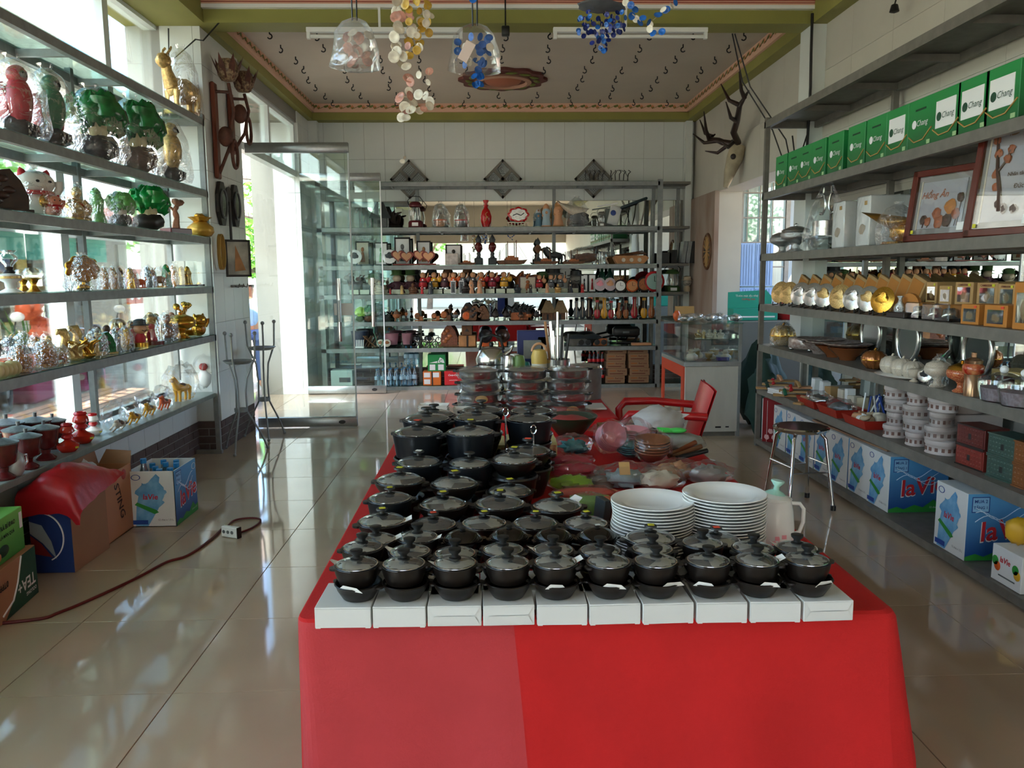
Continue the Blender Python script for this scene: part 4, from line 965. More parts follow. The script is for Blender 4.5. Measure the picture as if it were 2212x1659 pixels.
LS('cabbage', (JADE, RESIN, CREAM), 'cabbage_carving', 'dark green cabbage carving in film, nearest the pale eagle', 'statue', 293, 'B', 142, -2.28, g2, .38, sx=1.0)
LS('bird', (GOLDP, BONE, DARKB), 'eagle_statue', 'pale cream eagle statue in film at the far end of the second shelf', 'statue', 366, 'B', 126, -2.28, g2, .34)
LS('carve', (WOODD, WOODD, WOODD), 'carved_stand', 'dark wooden carved piece leaning at the left frame edge of the third shelf', 'carving', 12, 'C', 88, -2.28, None, sx=1.2)
LS('cat', (M_('white_glaze', '#d4d0c8', .15), REDM, GOLD), 'lucky_cat', 'big white lucky cat with red scarf on the third left shelf', 'figurine', 78, 'C', 94, -2.30, None, .4, sx=1.15)
LS('cat', (M_('orange_glaze', '#c9826a', .3), REDM, REDM), 'lucky_cat', 'small white and orange cat figurine in front of the big white cat', 'figurine', 116, 'C', 44, -2.22, None, 0, sx=1.1)
LS('buddha', (GOLDP, GOLD), 'buddha_statue', 'pale gold seated figure in film beside the white cat', 'statue', 168, 'C', 72, -2.28, g3, .42)
LS('saint', (JADEL, JADEL, JADEL), 'jade_figure', 'light green jade figure in film on the third left shelf', 'statue', 213, 'C', 76, -2.28, g3, .34)
LS('cabbage', (JADEL, DARKB, BONE), 'cabbage_carving', 'cloudy pale green cabbage in loose film on the third left shelf', 'statue', 262, 'C', 70, -2.28, g3, .42)
LS('cabbage', (JADEB, DARKB, CREAM), 'cabbage_carving', 'bright emerald cabbage on a dark round base, unwrapped', 'statue', 322, 'C', 90, -2.28, g3, 0, sx=1.15)
LS('tree', (TANB, M_('wine_tray', '#5a1c24', .3), TANB), 'coral_bonsai', 'tan coral bonsai in a wine red tray on the third left shelf', 'ornament', 381, 'C', 84, -2.30, g3, sx=1.1)
LS('root', (GREYS, DARKB), 'root_carving', 'dark gnarled root carving behind the gold money bag', 'carving', 425, 'C', 84, -2.36, g3)
LS('moneybag', (M_('yellow_gold', '#b98f34', .35, .4), GOLD), 'money_bag', 'yellow gold money bag ornament at the far end of the third shelf', 'ornament', 434, 'C', 48, -2.22, g3)
# shelf D
LS('oillamp', (PORC, DARKB, GOLDP), 'oil_lamp', 'white porcelain oil lamp with a clear glass chimney', 'lamp', 24, 'D', 88, -2.26, None)
LS('goblet', (GOLD,), 'gold_lamp', 'small gold lamp with a clear glass bowl nearest the white oil lamp', 'lamp', 52, 'D', 46, -2.40, 'small gold lamps')
LS('goblet', (GOLD,), 'gold_lamp', 'small gold lamp with a clear glass bowl standing at the shelf front', 'lamp', 74, 'D', 50, -2.24, 'small gold lamps')
LS('fan', (AMBER, GOLD), 'peacock_ornament', 'amber peacock fan ornament in crackled film', 'ornament', 181, 'D', 70, -2.26, None, .5)
for i, (px, hp, m, x, w_) in enumerate(((228, 46, AMBER, -2.26, .36), (247, 46, AMBER, -2.28, .34), (262, 44, RESIN, -2.34, 0), (284, 44, GOLD, -2.26, .34), (322, 44, GREYS, -2.3, .36), (362, 48, JADE, -2.28, 0), (378, 46, AMBER, -2.36, .3))):
    LS('saint', (m, m, GOLDP), 'saint_figurine', ORD[i]+' from the left of the small standing figurines on the fourth left shelf', 'figurine', px, 'D', hp, x, g4, w_)
LS('beast', (ORANGEP, ORANGEP, ORANGEP), 'lizard_figurine', 'orange lizard figurine between the small standing figurines', 'figurine', 304, 'D', 32, -2.24, g4)
LS('beast', (AMBER, GOLD, AMBER), 'camel_figurine', 'amber camel figurine in film between the small standing figurines', 'figurine', 346, 'D', 40, -2.26, g4, .5)
for i, (px, w_) in enumerate(((402, .075), (438, .065))):
    Y = YX(px, -2.29, LZ['D']); t = thing('display_box', ('left' if i == 0 else 'right')+' clear acrylic display box holding gold statuettes on the fourth shelf', 'display box', (-2.29, Y, LZ['D']+.001), PI/2-.3, 'clear display boxes')
    P('acrylic_case', MB().box(-w_, w_, -.05, .05, .012, .19), GLASSC, t, None, False); P('plinth', MB().box(-w_, w_, -.05, .05, 0, .012), DARKB, t, None, False)
    for x in (-.5, .4):
        for n, me in K('saint', (GOLDP, GOLD, GOLDP)): o = OBJ('statuette', me, t, (w_*x, 0, .013)); o.scale = (.14, .14, .14)
# shelf E, rear row then front row
E1 = [('lion', 'beast', GREYS, 24, 62, -2.40, .4), ('lion', 'beast', GREYS, 54, 66, -2.40, .4), ('rooster', 'bird', AMBER, 80, 60, -2.38, .3), ('parrot', 'bird', GOLDP, 104, 58, -2.38, .3), ('carp', 'hook', GOLDP, 129, 62, -2.36, 0), ('carp', 'hook', GOLDP, 154, 64, -2.36, .3),
      ('toad', 'buddha', RESIN, 198, 52, -2.38, 0), ('toad', 'buddha', RESIN, 212, 54, -2.40, 0), ('toad', 'buddha', RESIN, 232, 54, -2.38, 0), ('couple', 'monk', REDM, 250, 60, -2.40, 0), ('couple', 'monk', WHITE, 266, 58, -2.40, 0), ('pig', 'buddha', SKIN, 284, 52, -2.38, 0), ('bear', 'buddha', GOLDP, 326, 62, -2.40, 0), ('bear', 'buddha', GOLDP, 338, 58, -2.38, 0), ('monkey', 'buddha', TANB, 372, 54, -2.38, 0)]
LN = 'left', 'right'
for i, (n, k, m, px, hp, x, w_) in enumerate(E1):
    LS(k, (m, m, GOLDP), n+'_figurine', ORD[i]+' figurine from the left in the rear row of the fifth left shelf, a '+n, 'figurine', px, 'E', hp, x, g5, w_)
for k, (px, w_) in enumerate(((16, .10), (72, .07))):
    Y = YX(px, -2.33, LZ['E']); one('plastic_tray', MB().box(-.05, .05, -w_, w_, 0, .06, c=.006), ORANGEP, ('left' if k == 0 else 'right')+' orange plastic tray under the figurines on the fifth left shelf', 'tray', (-2.33, Y, LZ['E']+.001), 0, 'orange trays', False)
mb = MB()
for i in range(5): mb.ell((0, -.07+.035*i, .03), (.035, .022, .035+.006*(i % 2)), 10, 6)
one('wax_lumps', mb, M_('pale_wax', '#c9b98a', .4), 'pale yellow waxy ornament at the very front left of the fifth shelf', 'ornament', (-2.22, YX(14, -2.22, LZ['E']), LZ['E']+.001))
E2 = [('guardian', 'buddha', AMBER, 45, 58, .4), ('guardian', 'buddha', AMBER, 99, 56, .42), ('rat', 'beast', AMBER, 130, 42, .45), ('dragon', 'root', GOLDP, 165, 46, 0), ('dragon', 'root', GOLD, 188, 54, 0), ('dragon', 'tree', GOLDP, 210, 56, .4), ('mountain', 'carve', JADE, 230, 48, 0), ('dark_saint', 'saint', GREYS, 253, 50, .34), ('dog', 'bird', YELLOWP, 272, 48, .34)]  # the GREYS saint is a standing figure, dark grey in itself
for i, (n, k, m, px, hp, w_) in enumerate(E2):
    LS(k, (m, RESIN if m in (JADE,) else m, GOLDP), n+'_figurine', ORD[i]+' figurine from the left in the front row of the fifth left shelf, a '+n, 'figurine', px, 'E', hp, -2.25, g5, w_)
for i, (px, hp, x) in enumerate(((258, 64, -2.36), (290, 56, -2.32), (330, 66, -2.25))):
    LS('dome', (REDM, M_('cherry_base', '#5f1f1a', .25)), 'glass_dome', ORD[i]+' clear glass dome from the left with a red figure inside', 'ornament', px, 'E', hp, x, 'glass domes')
LS('bighead', (BLACK, REDM, SKIN), 'soldier_figurine', 'figurine in a black cap and red coat standing on a gold drum', 'figurine', 305, 'E', 50, -2.26, g5, 0, lift=.03)
one('gold_drum', MB().lathe([(0, 0), (.05, 0), (.05, .028), (0, .028)], 24), GOLD, 'round gold pedestal under the figurine in the black cap', 'pedestal', (-2.26, YX(305, -2.26, LZ['E']), LZ['E']+.001))
LS('buddha', (TANB, GREYS), 'monkey_figurine', 'pinkish brown monkey on a grey rock beside the glass domes', 'figurine', 362, 'E', 58, -2.27, g5, .4)
LS('urn', (GOLD, GOLD), 'gold_censer', 'shiny gold footed censer near the far end of the fifth shelf', 'ornament', 393, 'E', 58, -2.25, g5)
LS('tree', (GOLD, GOLD, GOLD), 'gold_tree', 'tall gold tree ornament behind the gold censer', 'ornament', 400, 'E', 80, -2.34, g5)
LS('cat', (GOLD, GOLD, AMBER), 'lucky_cat', 'gold lucky cat in front of the blue boxes', 'figurine', 430, 'E', 46, -2.23, g5)
for k in range(3):
    a = YX(452, -2.33, LZ['E']+.08*k); t = thing('blue_carton', ['bottom', 'middle', 'white-faced top'][k]+' carton in the blue stack at the far end of the fifth shelf', 'box', (-2.32, a, LZ['E']+.001+.081*k), PI/2-.12, 'blue cartons on the fifth shelf')
    P('carton_body', MB().box(-.11, .11, -.09, .09, 0, .08, c=.001), BLUEB if k < 2 else CARDW, t, None, False); P('picture_patch', MB().box(-.04, .03, -.0915, -.09, .02, .05), INKG if k == 1 else M_('pale_blue_print', '#7fb6d8', .6), t, None, False)
one('navy_carton', MB().box(-.035, .035, -.04, .04, 0, .07, c=.001), M_('navy_card', '#1d1c4a', .5), 'small navy box on the blue carton stack beside the white-faced one', 'box', (-2.28, YX(474, -2.28, 1.2), LZ['E']+.163+.0815), .1, None, False)
# window ledge
WINE = M_('wine_ceramic', '#571a1a', .2, var=.15, vs=6)
for i, (px, hp, x) in enumerate(((8, 100, -2.24), (46, 92, -2.34), (62, 88, -2.24), (100, 86, -2.26), (20, 100, -2.45), (82, 90, -2.38), (118, 76, -2.36))):
    LS('cup', (WINE, GREYS), 'incense_cup', ORD[i]+' of the dark red lidded incense cups on the window ledge', 'incense cup', px, 'L', hp, x, 'dark red incense cups', 0, sx=.72)
LS('teapot', (M_('grey_tin', '#a9a9a6', .4, .3), STAIN), 'tin_pot', 'pale ribbed tin pot among the dark red incense cups', 'pot', 32, 'L', 84, -2.22, g6, sx=.7)
for i, (px, hp, x) in enumerate(((148, 62, -2.24), (178, 68, -2.28))):
    LS('redlamp', (ORANGEG, REDG), 'red_lamp', ('left' if i == 0 else 'right')+' shiny red altar lamp on the window ledge', 'lamp', px, 'L', hp, x, 'red altar lamps')
LS('redlamp', (PORC, REDG), 'red_lamp', 'white altar lamp with a red base beside the red ones', 'lamp', 203, 'L', 48, -2.32, 'red altar lamps')
def bag(name, label, cat, loc, R, core=None, seed=0, rz=0, group=None, m=None):
    """knotted clear plastic bag: crumpled shell, gathered neck, and what shows inside"""
    t = thing(name, label, cat, loc, rz, group); rd = random.Random(seed)
    mb = MB().ell((0, 0, R[2]*.92), R, 18, 10, amp=.35, fr=2.6, seed=seed); mb.v = [Vector((p.x, p.y, max(p.z, .002))) for p in mb.v]
    P('film', mb, m or FILM, t)
    for k in range(3):
        u = rd.uniform(0, 6); P('film_corner', MB().add([(R[0]*.8*math.cos(u), R[1]*.8*math.sin(u), R[2]), (R[0]*1.2*math.cos(u+.2), R[1]*1.2*math.sin(u+.2), R[2]*1.5), (R[0]*.7*math.cos(u+.5), R[1]*.7*math.sin(u+.5), R[2]*1.5)], [[0, 1, 2]]), m or FILM, t, None, False)
    for (n, kb, mt) in core or []: P(n, kb, mt, t)
    return t
def horse_in(name, label, px, X, s, m, mane, L=.5, fl=0):
    Y = YX(px, X, LZ['L']); t = bag(name, label, 'toy', (X, Y, LZ['L']+.001), (.55*s, .3*s, .5*s), None, int(px), PI/2-.25, 'bagged toy horses')
    for n, me in K('horse', (m, RESIN, mane)):
        o = OBJ(n, me, t, (0, 0, .02*s)); o.scale = (s*.62,)*3; o.rotation_euler = (fl, 0, 0)
horse_in('toy_horse', 'big yellow toy horse with brown saddle in a clear bag on the ledge', 395, -2.28, .30, YELLOWP, YELLOWP)
horse_in('toy_horse', 'small yellow toy horse lying in a clear bag, left of the two', 284, -2.26, .17, YELLOWP, BONE, fl=.6)
horse_in('toy_horse', 'small yellow toy horse lying in a clear bag, right of the two', 318, -2.28, .18, YELLOWP, BONE, fl=.5)
horse_in('toy_horse', 'orange toy horse in a clear bag beside the big yellow horse', 352, -2.28, .18, ORANGEP, ORANGEP, fl=.4)
horse_in('toy_horse', 'white and grey toy horse lying in a clear bag nearest the red lamps', 248, -2.26, .18, BONE, GREYS, fl=.8)
bag('toy_bag', 'crumpled bag with a white and red toy at the far end of the ledge', 'bag', (-2.30, YX(446, -2.30, .5), LZ['L']+.001), (.10, .13, .16), [('toy', MB().ell((0, 0, .1), (.06, .07, .08), 12, 8, amp=.3), WHITE), ('red_cap', MB().ell((0, -.04, .2), (.035, .04, .03), 10, 6), REDM)], 5, 0, None, FILM)
# things on the pillar: lotus lamps, round mirrors, framed picture, coil of yellow cord
LOT = M_('woven_brown', '#5e3426', .6, var=.3, vs=30)
def lotus(name, label, y0, z0, z1, dx):
    t = thing(name, label, 'wall lamp', (XL, y0, z0), 0, 'lotus wall lamps'); H = z1-z0
    P('back_board', MB().box(.0, .035, -.045, .045, 0, H*.86, c=.01), M_('reddish_board', '#6e3220', .35), t, None, False)
    P('stem', MB().tube([(.03, 0, H*.05), (.12+dx, .02, H*.3), (.16+dx, .03, H*.62), (.13+dx, .03, H*.86)], .014, 8), LOT, t); P('arm', MB().rod((.03, 0, H*.78), (.14+dx, .03, H*.78), .012, 6), LOT, t)
    b = P('lotus_shade', MB().lathe([(0, 0), (.05, .01), (.075, .05), (.085, .11), (.06, .17)], 16, TR(.13+dx, .03, H*.87), lobes=6, la=.08), M_('woven_shade', '#a58a6a', .6, col2='#5b4030', vs=60), t)
    for k in range(7):
        u = 2*PI*k/7; P('petal', MB().add([(.06*math.cos(u-.4), .06*math.sin(u-.4), .02), (.06*math.cos(u+.4), .06*math.sin(u+.4), .02), (.1*math.cos(u+.25), .1*math.sin(u+.25), .12), (.13*math.cos(u), .13*math.sin(u), .2), (.1*math.cos(u-.25), .1*math.sin(u-.25), .12)], [[0, 1, 2, 3, 4]], TR(.13+dx, .03, H*.87)), LOT, b, None, False)
    P('ring_mirror', MB().tube([(.15, .04+.07*math.cos(u), .2+.11*math.sin(u)) for u in [2*PI*i/20 for i in range(20)]], .014, 6, closed=True), LOT, t)
    P('lower_bud', MB().ell((.1, -.02, .33), (.06, .05, .08), 12, 8), LOT, t)
for (px, zt, zb, lab) in ((478, (490, 160), (470, 385), 'nearer and taller woven lotus wall lamp on the pillar'), (505, (525, 195), (500, 330), 'farther and lower woven lotus wall lamp on the pillar')):
    a = atX(*zt, -2.05); b = atX(*zb, -2.15); lotus('lotus_lamp', lab, a.y, b.z, a.z+.06, 0)
OCT = [(math.cos(PI/8+i*PI/4), math.sin(PI/8+i*PI/4)) for i in range(8)]
for px, py, lab in ((483, 440, 'nearer'), (512, 445, 'farther')):
    a = atX(px, py, XL+.03); t = thing('octagon_mirror', lab+' black octagonal plaque with a round mirror on the pillar', 'mirror', (XL+.002, a.y, a.z))
    P('plaque', MB().prism([(.11*x, .19*y) for x, y in OCT], .025, TR(0, 0, 0, rx=PI/2, rz=PI/2)), DARKB, t, None, False); P('mirror_disc', MB().lathe([(0, .0), (.075, 0), (.08, .006), (0, .008)], 24, TR(.026, 0, 0, ry=PI/2, s=(1.4, 1, 1))), M_('dull_mirror', '#6d7672', .15, .9), t); P('mirror_ring', MB().tube([(.034, .08*math.cos(u), .115*math.sin(u)) for u in [2*PI*i/24 for i in range(24)]], .008, 6, closed=True), GREYS, t)
a = atX(498, 420, XL+.03); t = thing('hand_mirror', 'long-handled dark mirror hung between the two octagonal plaques', 'mirror', (XL+.004, a.y, a.z)); P('head', MB().lathe([(0, 0), (.06, 0), (.065, .015), (0, .02)], 20, TR(0, 0, 0, ry=PI/2)), DARKB, t); P('handle', MB().rod((.012, 0, -.05), (.012, 0, -.5), .012, 7), DARKB, t)
a = atX(514, 558, -2.1); t = thing('framed_picture', 'dark-framed picture of a wooden sail hung tilted on the pillar edge', 'picture', (a.x, a.y, a.z), .55)
fw, fh = .105, .155
P('frame', MB().box(-fw, fw, -.012, .012, -fh, -fh+.018).box(-fw, fw, -.012, .012, fh-.018, fh).box(-fw, -fw+.018, -.012, .012, -fh, fh).box(fw-.018, fw, -.012, .012, -fh, fh), DARKB, t, None, False)
P('picture', MB().box(-fw+.018, fw-.018, -.004, .004, -fh+.018, fh-.018), M_('picture_grey', '#8f8c84', .5, col2='#c9c4b4', vs=6), t, None, False); P('sail_relief', MB().add([(-.03, -.006, -.11), (.06, -.006, -.1), (-.02, -.006, .11)], [[0, 1, 2]]), WOODL, t, None, False)
a = atX(488, 545, XL+.04); mb = MB()
for k in range(4): mb.tube([(.02+.008*k, .05*math.cos(u)*(1+.1*k), .14*math.sin(u)) for u in [2*PI*i/18 for i in range(18)]], .006, 5, closed=True)
one('cord_coil', mb, M_('yellow_cord', '#a8823a', .6), 'coil of yellowish cord hanging on the pillar corner beside the tilted picture', 'cord', (XL+.003, a.y-.1, a.z))
mb = MB().box(0, .02, -.16, .16, -.01, .01)
for k in range(3): mb.tube([(.02, -.12+.12*k, 0), (.05, -.12+.12*k, -.01), (.06, -.12+.12*k, .02)], .005, 5)
one('hook_rail', mb, STEELD, 'short rail of three hooks under the tilted picture', 'hook rail', (XL, atX(512, 618, XL).y, atX(512, 618, XL).z))
# wire from window corner to the beam
a = atX(370, 52, -2.4); mb = MB().tube([(-2.4, 6.5, 3.3), (-2.42, 6.52, 3.05), (-2.2, 6.5, 3.22), (-2.13, 6.46, 3.20), (-2.0, 6.47, 3.34)], .006, 5); one('cable', mb, BLACK, 'black cable running from the window corner to the green beam', 'cable')
# two metal flower stands by the door
for k, (px, py, lab) in enumerate(((525, 975, 'nearer'), (575, 945, 'farther'))):
    p = atZ(px, py, 0); t = thing('flower_stand', lab+' tall wire flower stand with three legs by the glass door', 'stand', (p.x, p.y, 0), .4*k, 'wire flower stands')
    zt = .74 if k == 0 else .80
    P('dish', MB().lathe([(0, zt-.02), (.09, zt-.015), (.12, zt+.01), (.115, zt+.012), (.09, zt-.008), (0, zt-.012)], 24), STEELP, t)
    P('collar', MB().lathe([(.05, .33), (.052, .36), (.048, .36), (.046, .33)], 14), STEELP, t)
    for i in range(3):
        u = 2*PI*i/3+.5; c, s_ = math.cos(u), math.sin(u)
        P('leg', MB().tube([(.14*c, .14*s_, zt+.22), (.13*c, .13*s_, zt+.02), (.06*c, .06*s_, zt-.14), (.045*c, .045*s_, .5), (.05*c, .05*s_, .33), (.16*c, .16*s_, .12), (.2*c, .2*s_, .01)], .008, 7).ell((.14*c, .14*s_, zt+.225), .017, 8, 6).ell((.2*c, .2*s_, .014), .014, 8, 6), STEELP, t)
# ================================================================ BACK RACK
DW = M_('dark_carved_wood', '#2c211b', .5, var=.35, vs=10); MW = M_('carved_brown_wood', '#6a4327', .5, var=.35, vs=10); OW = M_('orange_brown_wood', '#a05a2c', .5, var=.3, vs=10)
GRN = M_('felt_green', '#3d5a2c', .8); SLATE = M_('slate_dark', '#32383a', .5); PALEF = M_('pale_face', '#b9a58a', .6); PCARD = M_('pale_price_card', '#c9d0b8', .7, var=.1, vs=30)
h0 = 'ornaments on top of the back rack'; h1 = 'goods on the first back shelf'; h2 = 'goods on the second back shelf'; h3 = 'toys and carvings on the third back shelf'; h4 = 'small carvings on the fourth back shelf'; h5 = 'goods on the fifth back shelf'
for i, (px, lab) in enumerate(((1283, 'left'), (1338, 'right'))):
    X = XY(px, 10.2, 2.6); t = thing('metal_planter', lab+' grey metal rack ornament on top of the back shelves', 'ornament', (X, 10.2, BZ[0]+.001), 0, h0)
    P('oval_base', MB().lathe([(0, 0), (.12, 0), (.12, .02), (.1, .02), (0, .01)], 20, TR(s=(1, .6, 1))), STEELD, t)
    for k in range(5): x = -.1+.05*k; P('wire_arm', MB().tube([(x, 0, .02), (x*1.1, 0, .1), (x*1.2+.02, 0, .13), (x*1.1, 0, .15)], .006, 5), BLACK, t)
    P('hoop', MB().tube([(.11*math.cos(u), 0, .02+.13*math.sin(u)) for u in [PI*i/12 for i in range(13)]], .006, 5), STEELP, t)
# first shelf
BS('hut', (SLATE, GREYS), 'model_house', 'dark model pagoda house at the left of the first back shelf', 'ornament', 822, 1, 54, grp=h1, sx=1.1)
BS('root', (DW, DW), 'root_carving', 'dark spiky root carving beside the model pagoda', 'carving', 846, 1, 48, 10.22, h1)
BS('lantern', (M_('dark_red_tin', '#5c1820', .35),), 'lantern', 'dark red lantern with a white label on the first back shelf', 'lantern', 898, 1, 66, grp=h1)
BS('jar', (WOODL, ORANGEP), 'glass_jar', 'clear glass jar in film with a wavy orange stripe', 'jar', 951, 1, 50, grp='glass jars on the first back shelf', wrap=.36)
BS('jar', (GREYS, REDM), 'glass_jar', 'clear glass jar in film with a straight red stripe', 'jar', 996, 1, 48, grp='glass jars on the first back shelf', wrap=.34)
BS('vase', (REDG, INKG), 'vase', 'slender bright red vase on the first back shelf', 'vase', 1050, 1, 57, grp=None)
X = XY(1120, 10.12, 2.05); t = thing('plaque', 'red-rimmed oval plaque on a fretwork foot to the right of the red vase', 'plaque', (X, 10.12, BZ[1]+.001), 0, h1)
P('red_rim', MB().lathe([(.09, -.01), (.115, 0), (.09, .015)], 32, TR(0, 0, .15, rx=PI/2, s=(1.15, .8, 1)), lobes=8, la=.07), REDG, t); P('silver_face', MB().lathe([(0, 0), (.1, 0), (.1, .008), (0, .008)], 28, TR(0, 0, .15, rx=PI/2, s=(1.15, .8, 1))), SILVER, t); P('painted_twig', MB().tube([(-.07, -.012, .14), (-.02, -.012, .16), (.03, -.012, .14), (.07, -.012, .17)], .006, 5), SLATE, t)
P('fretwork_foot', MB().box(-.14, .14, -.02, .02, 0, .012).box(-.14, .14, -.015, .015, .05, .06), BONE, t, None, False)
for k in range(7): P('fret_bar', MB().box(-.13+.04*k, -.12+.04*k, -.012, .012, .012, .05), BONE, t, None, False)
BS('saint', (M_('blue_robe', '#6f93a8', .5), WHITE, SKIN), 'saint_statue', 'short statue in a pale blue and white robe at the mirror', 'statue', 1163, 1, 40, 10.24, h1)
BS('saint', (M_('pale_blue_robe', '#9fb8c4', .5), SKIN, SKIN), 'saint_statue', 'statue in a white and blue robe with a brown veil', 'statue', 1180, 1, 50, 10.16, h1)
BS('saint', (SKIN, M_('gold_veil', '#a5794a', .5), SKIN), 'saint_statue', 'tall statue with a gold brown veil on a green base', 'statue', 1206, 1, 55, grp=h1)
BS('sculpt', (BONE, SLATE), 'glass_bird', 'clear and dark bird sculpture in film with spread wings', 'ornament', 1245, 1, 58, grp=h1, wrap=.5, sx=.8)
BS('lantern', (STEELD,), 'lantern', 'grey ribbed metal lantern on the first back shelf', 'lantern', 1299, 1, 38, grp=h1)
X = XY(1324, 10.2, 2.05); t = thing('solar_lamp', 'white panel lamp on a folding stand beside the ribbed lantern', 'lamp', (X, 10.2, BZ[1]+.001), 0, h1)
P('panel', MB().box(-.09, .05, -.02, .02, .02, .26, TR(0, 0, 0, ry=.25), c=.01), CARDW, t); P('round_dial', MB().lathe([(0, 0), (.035, 0), (.03, .01), (0, .012)], 18, TR(-.0, -.021, .17, rx=PI/2)), M_('blue_dial', '#1d3f87', .3), t); P('top_bar', MB().box(-.16, .1, -.02, .02, .27, .285, TR(0, 0, 0, ry=-.15)), WHITE, t); P('foot', MB().box(-.14, .15, -.06, .06, 0, .015), BLACK, t)
BS('desklamp', (M_('petrol_shade', '#24343a', .3), STEELD), 'desk_lamp', 'desk lamp with a long tilted dark shade at the right of the first back shelf', 'lamp', 1372, 1, 62, grp=h1)
# second shelf
for i, (px, hp, m, lab) in enumerate(((784, 52, OW, 'framed figure panel behind the glass door on the second back shelf'), (824, 50, JADEL, 'pale framed panel with a jar motif behind the glass door'), (870, 60, GREYS, 'white framed figure panel above the left double heart'), (916, 52, WOODL, 'white framed figure panel above the right double heart'), (980, 44, DW, 'dark framed picture above a pale box'))):
    BS('frame', (INK, WHITE if i != 0 else BONE, m), 'picture', lab, 'picture', px, 2, hp, 10.26, h2, sx=.8 if i < 4 else 1.1)
for px, lab in ((766, 'left'), (842, 'right')): BS('disc', (PORC, SLATE), 'display_plate', lab+' small round picture plate on the second back shelf', 'plate', px, 2, 34, 10.1, 'small picture plates')
for i, px in enumerate((870, 917)): BS('hearts', (SKIN, M_('maroon_edge', '#7c2b22', .4)), 'heart_plaque', ('left' if i == 0 else 'right')+' double heart wooden plaque on the second back shelf', 'plaque', px, 2, 34, 10.08, 'double heart plaques', sx=1.05)
one('wall_box', MB().box(-.08, .08, -.05, .05, 0, .14, c=.004), M_('grey_print', '#a49b94', .6, col2='#c6beb6', vs=20), 'pale grey patterned box right of the double hearts', 'box', (XY(976, 10.1, 1.6), 10.1, BZ[2]+.001), 0, h2, False)
for i, px in enumerate((1034, 1064)): BS('spire', (M_('garnet', '#5a1a16', .2), SLATE), 'spire_ornament', ('left' if i == 0 else 'right')+' of two dark spire ornaments with red bulbs', 'ornament', px, 2, 66, 10.16, 'dark spire ornaments')
for i, (px, hp, lab) in enumerate(((1008, 26, 'leftmost low'), (1106, 52, 'twin-funnelled'), (1180, 36, 'white-sailed'), (1240, 32, 'long low'))):
    BS('ship', (MW, OW), 'model_ship', lab+' wooden model ship on the second back shelf', 'model ship', px, 2, hp, 10.1, 'wooden model ships', sx=.9 if hp > 40 else 1.1)
BS('spire', (MW, SLATE), 'spire_ornament', 'lone brown spire ornament behind the white-sailed ship', 'ornament', 1162, 2, 58, 10.26, h2)
BS('horse', (SLATE, SLATE, SLATE), 'fish_ornament', 'dark curved fish ornament behind the ships', 'ornament', 1200, 2, 38, 10.26, h2)
bag('fan_bag', 'clear bag of small brown craft pieces on the second back shelf', 'bag', (XY(1266, 10.2, 1.6), 10.22, BZ[2]+.001), (.22, .1, .11), [('craft_pieces', MB().ell((0, 0, .08), (.14, .07, .06), 12, 7, amp=.5, fr=4), MW)], 9)
X = XY(1362, 10.14, 1.6); t = thing('stick_basket', 'boat-shaped basket of thin brown sticks at the right of the second back shelf', 'basket', (X, 10.14, BZ[2]+.001), 0, h2)
P('basket', MB().prism([(-.18, .0), (.16, 0), (.22, .07), (.18, .10), (-.2, .10), (-.22, .07)], .14, TR(0, .07, 0, rx=PI/2)), WOODL, t, None, False)
for k in range(7): P('stick', MB().rod((-.2+.02*k, -.05+.016*k, .11), (.2-.015*k, -.02+.01*k, .12+.013*(k % 4)), .006, 5), MW, t)
for k in range(3): P('porthole', MB().lathe([(0, 0), (.026, 0), (.022, .008), (0, .008)], 14, TR(-.1+.1*k, -.072, .045, rx=PI/2)), BONE, t)
for i, (x0, w_, m) in enumerate(((1437, .07, SLATE), (1452, .05, BLACK))): one('black_box', MB().box(-w_, w_, -.05, .05, 0, .14+.03*i, c=.004), m, ('left' if i == 0 else 'right')+' dark box on the corner end of the second back shelf', 'box', (XY(x0, 10.25, 1.6), 10.25, BZ[2]+.001), 0, 'dark boxes on the corner shelf', False)
for i, px in enumerate((1472, 1482, 1492)): one('binder', MB().box(-.025, .025, -.09, .09, 0, .27, TR(0, 0, 0, ry=.12), c=.003), STEELP if i < 2 else BLACK, ORD[i]+' from the left of the binders leaning at the corner of the back shelf', 'binder', (XY(px, 10.24, 1.6), 10.24, BZ[2]+.006), 0, 'leaning binders', False)
# third shelf: rear row, middle row, front trinkets, price cards
R3 = [('beast', (DW, DW, DW), 'elephant', 770, 44, 10.3), ('beast', (DW, DW, DW), 'buffalo', 793, 40, 10.3), ('bighead', (GRN, DW, PALEF), 'pale-capped dog', 808, 46, 10.22), ('frog', (GRN, M_('maroon_suit', '#46222a', .6), PALEF), 'green-hatted frog', 858, 54, 10.2), ('frog', (GRN, M_('maroon_suit', '#46222a', .6), PALEF), 'green-hatted frog', 887, 54, 10.2),
      ('beast', (BLACK, DW, BLACK), 'black horned carving', 922, 58, 10.3), ('beast', (BLACK, DW, BLACK), 'black horned carving', 957, 58, 10.3), ('beast', (MW, DW, MW), 'elephant with raised trunk', 992, 58, 10.28), ('beast', (MW, DW, MW), 'elephant with raised trunk', 1036, 60, 10.28), ('root', (MW, DW), 'antler-like wood carving', 1062, 58, 10.3), ('root', (DW, DW), 'dark reclining carving', 1094, 44, 10.3),
      ('root', (OW, MW), 'crested wood carving', 1134, 56, 10.3), ('bighead', (BLACK, DW, M_('grey_head', '#6d6a60', .6)), 'grey head in a black hat', 1196, 56, 10.26), ('clock', (DW, WHITE), 'ornate dark clock', 1221, 60, 10.3), ('bighead', (BLACK, DW, M_('grey_head', '#6d6a60', .6)), 'lower grey head in a black hat', 1244, 50, 10.22), ('bighead', (GRN, DW, M_('olive_mask', '#5c5a3a', .6)), 'olive mask', 1174, 46, 10.26)]
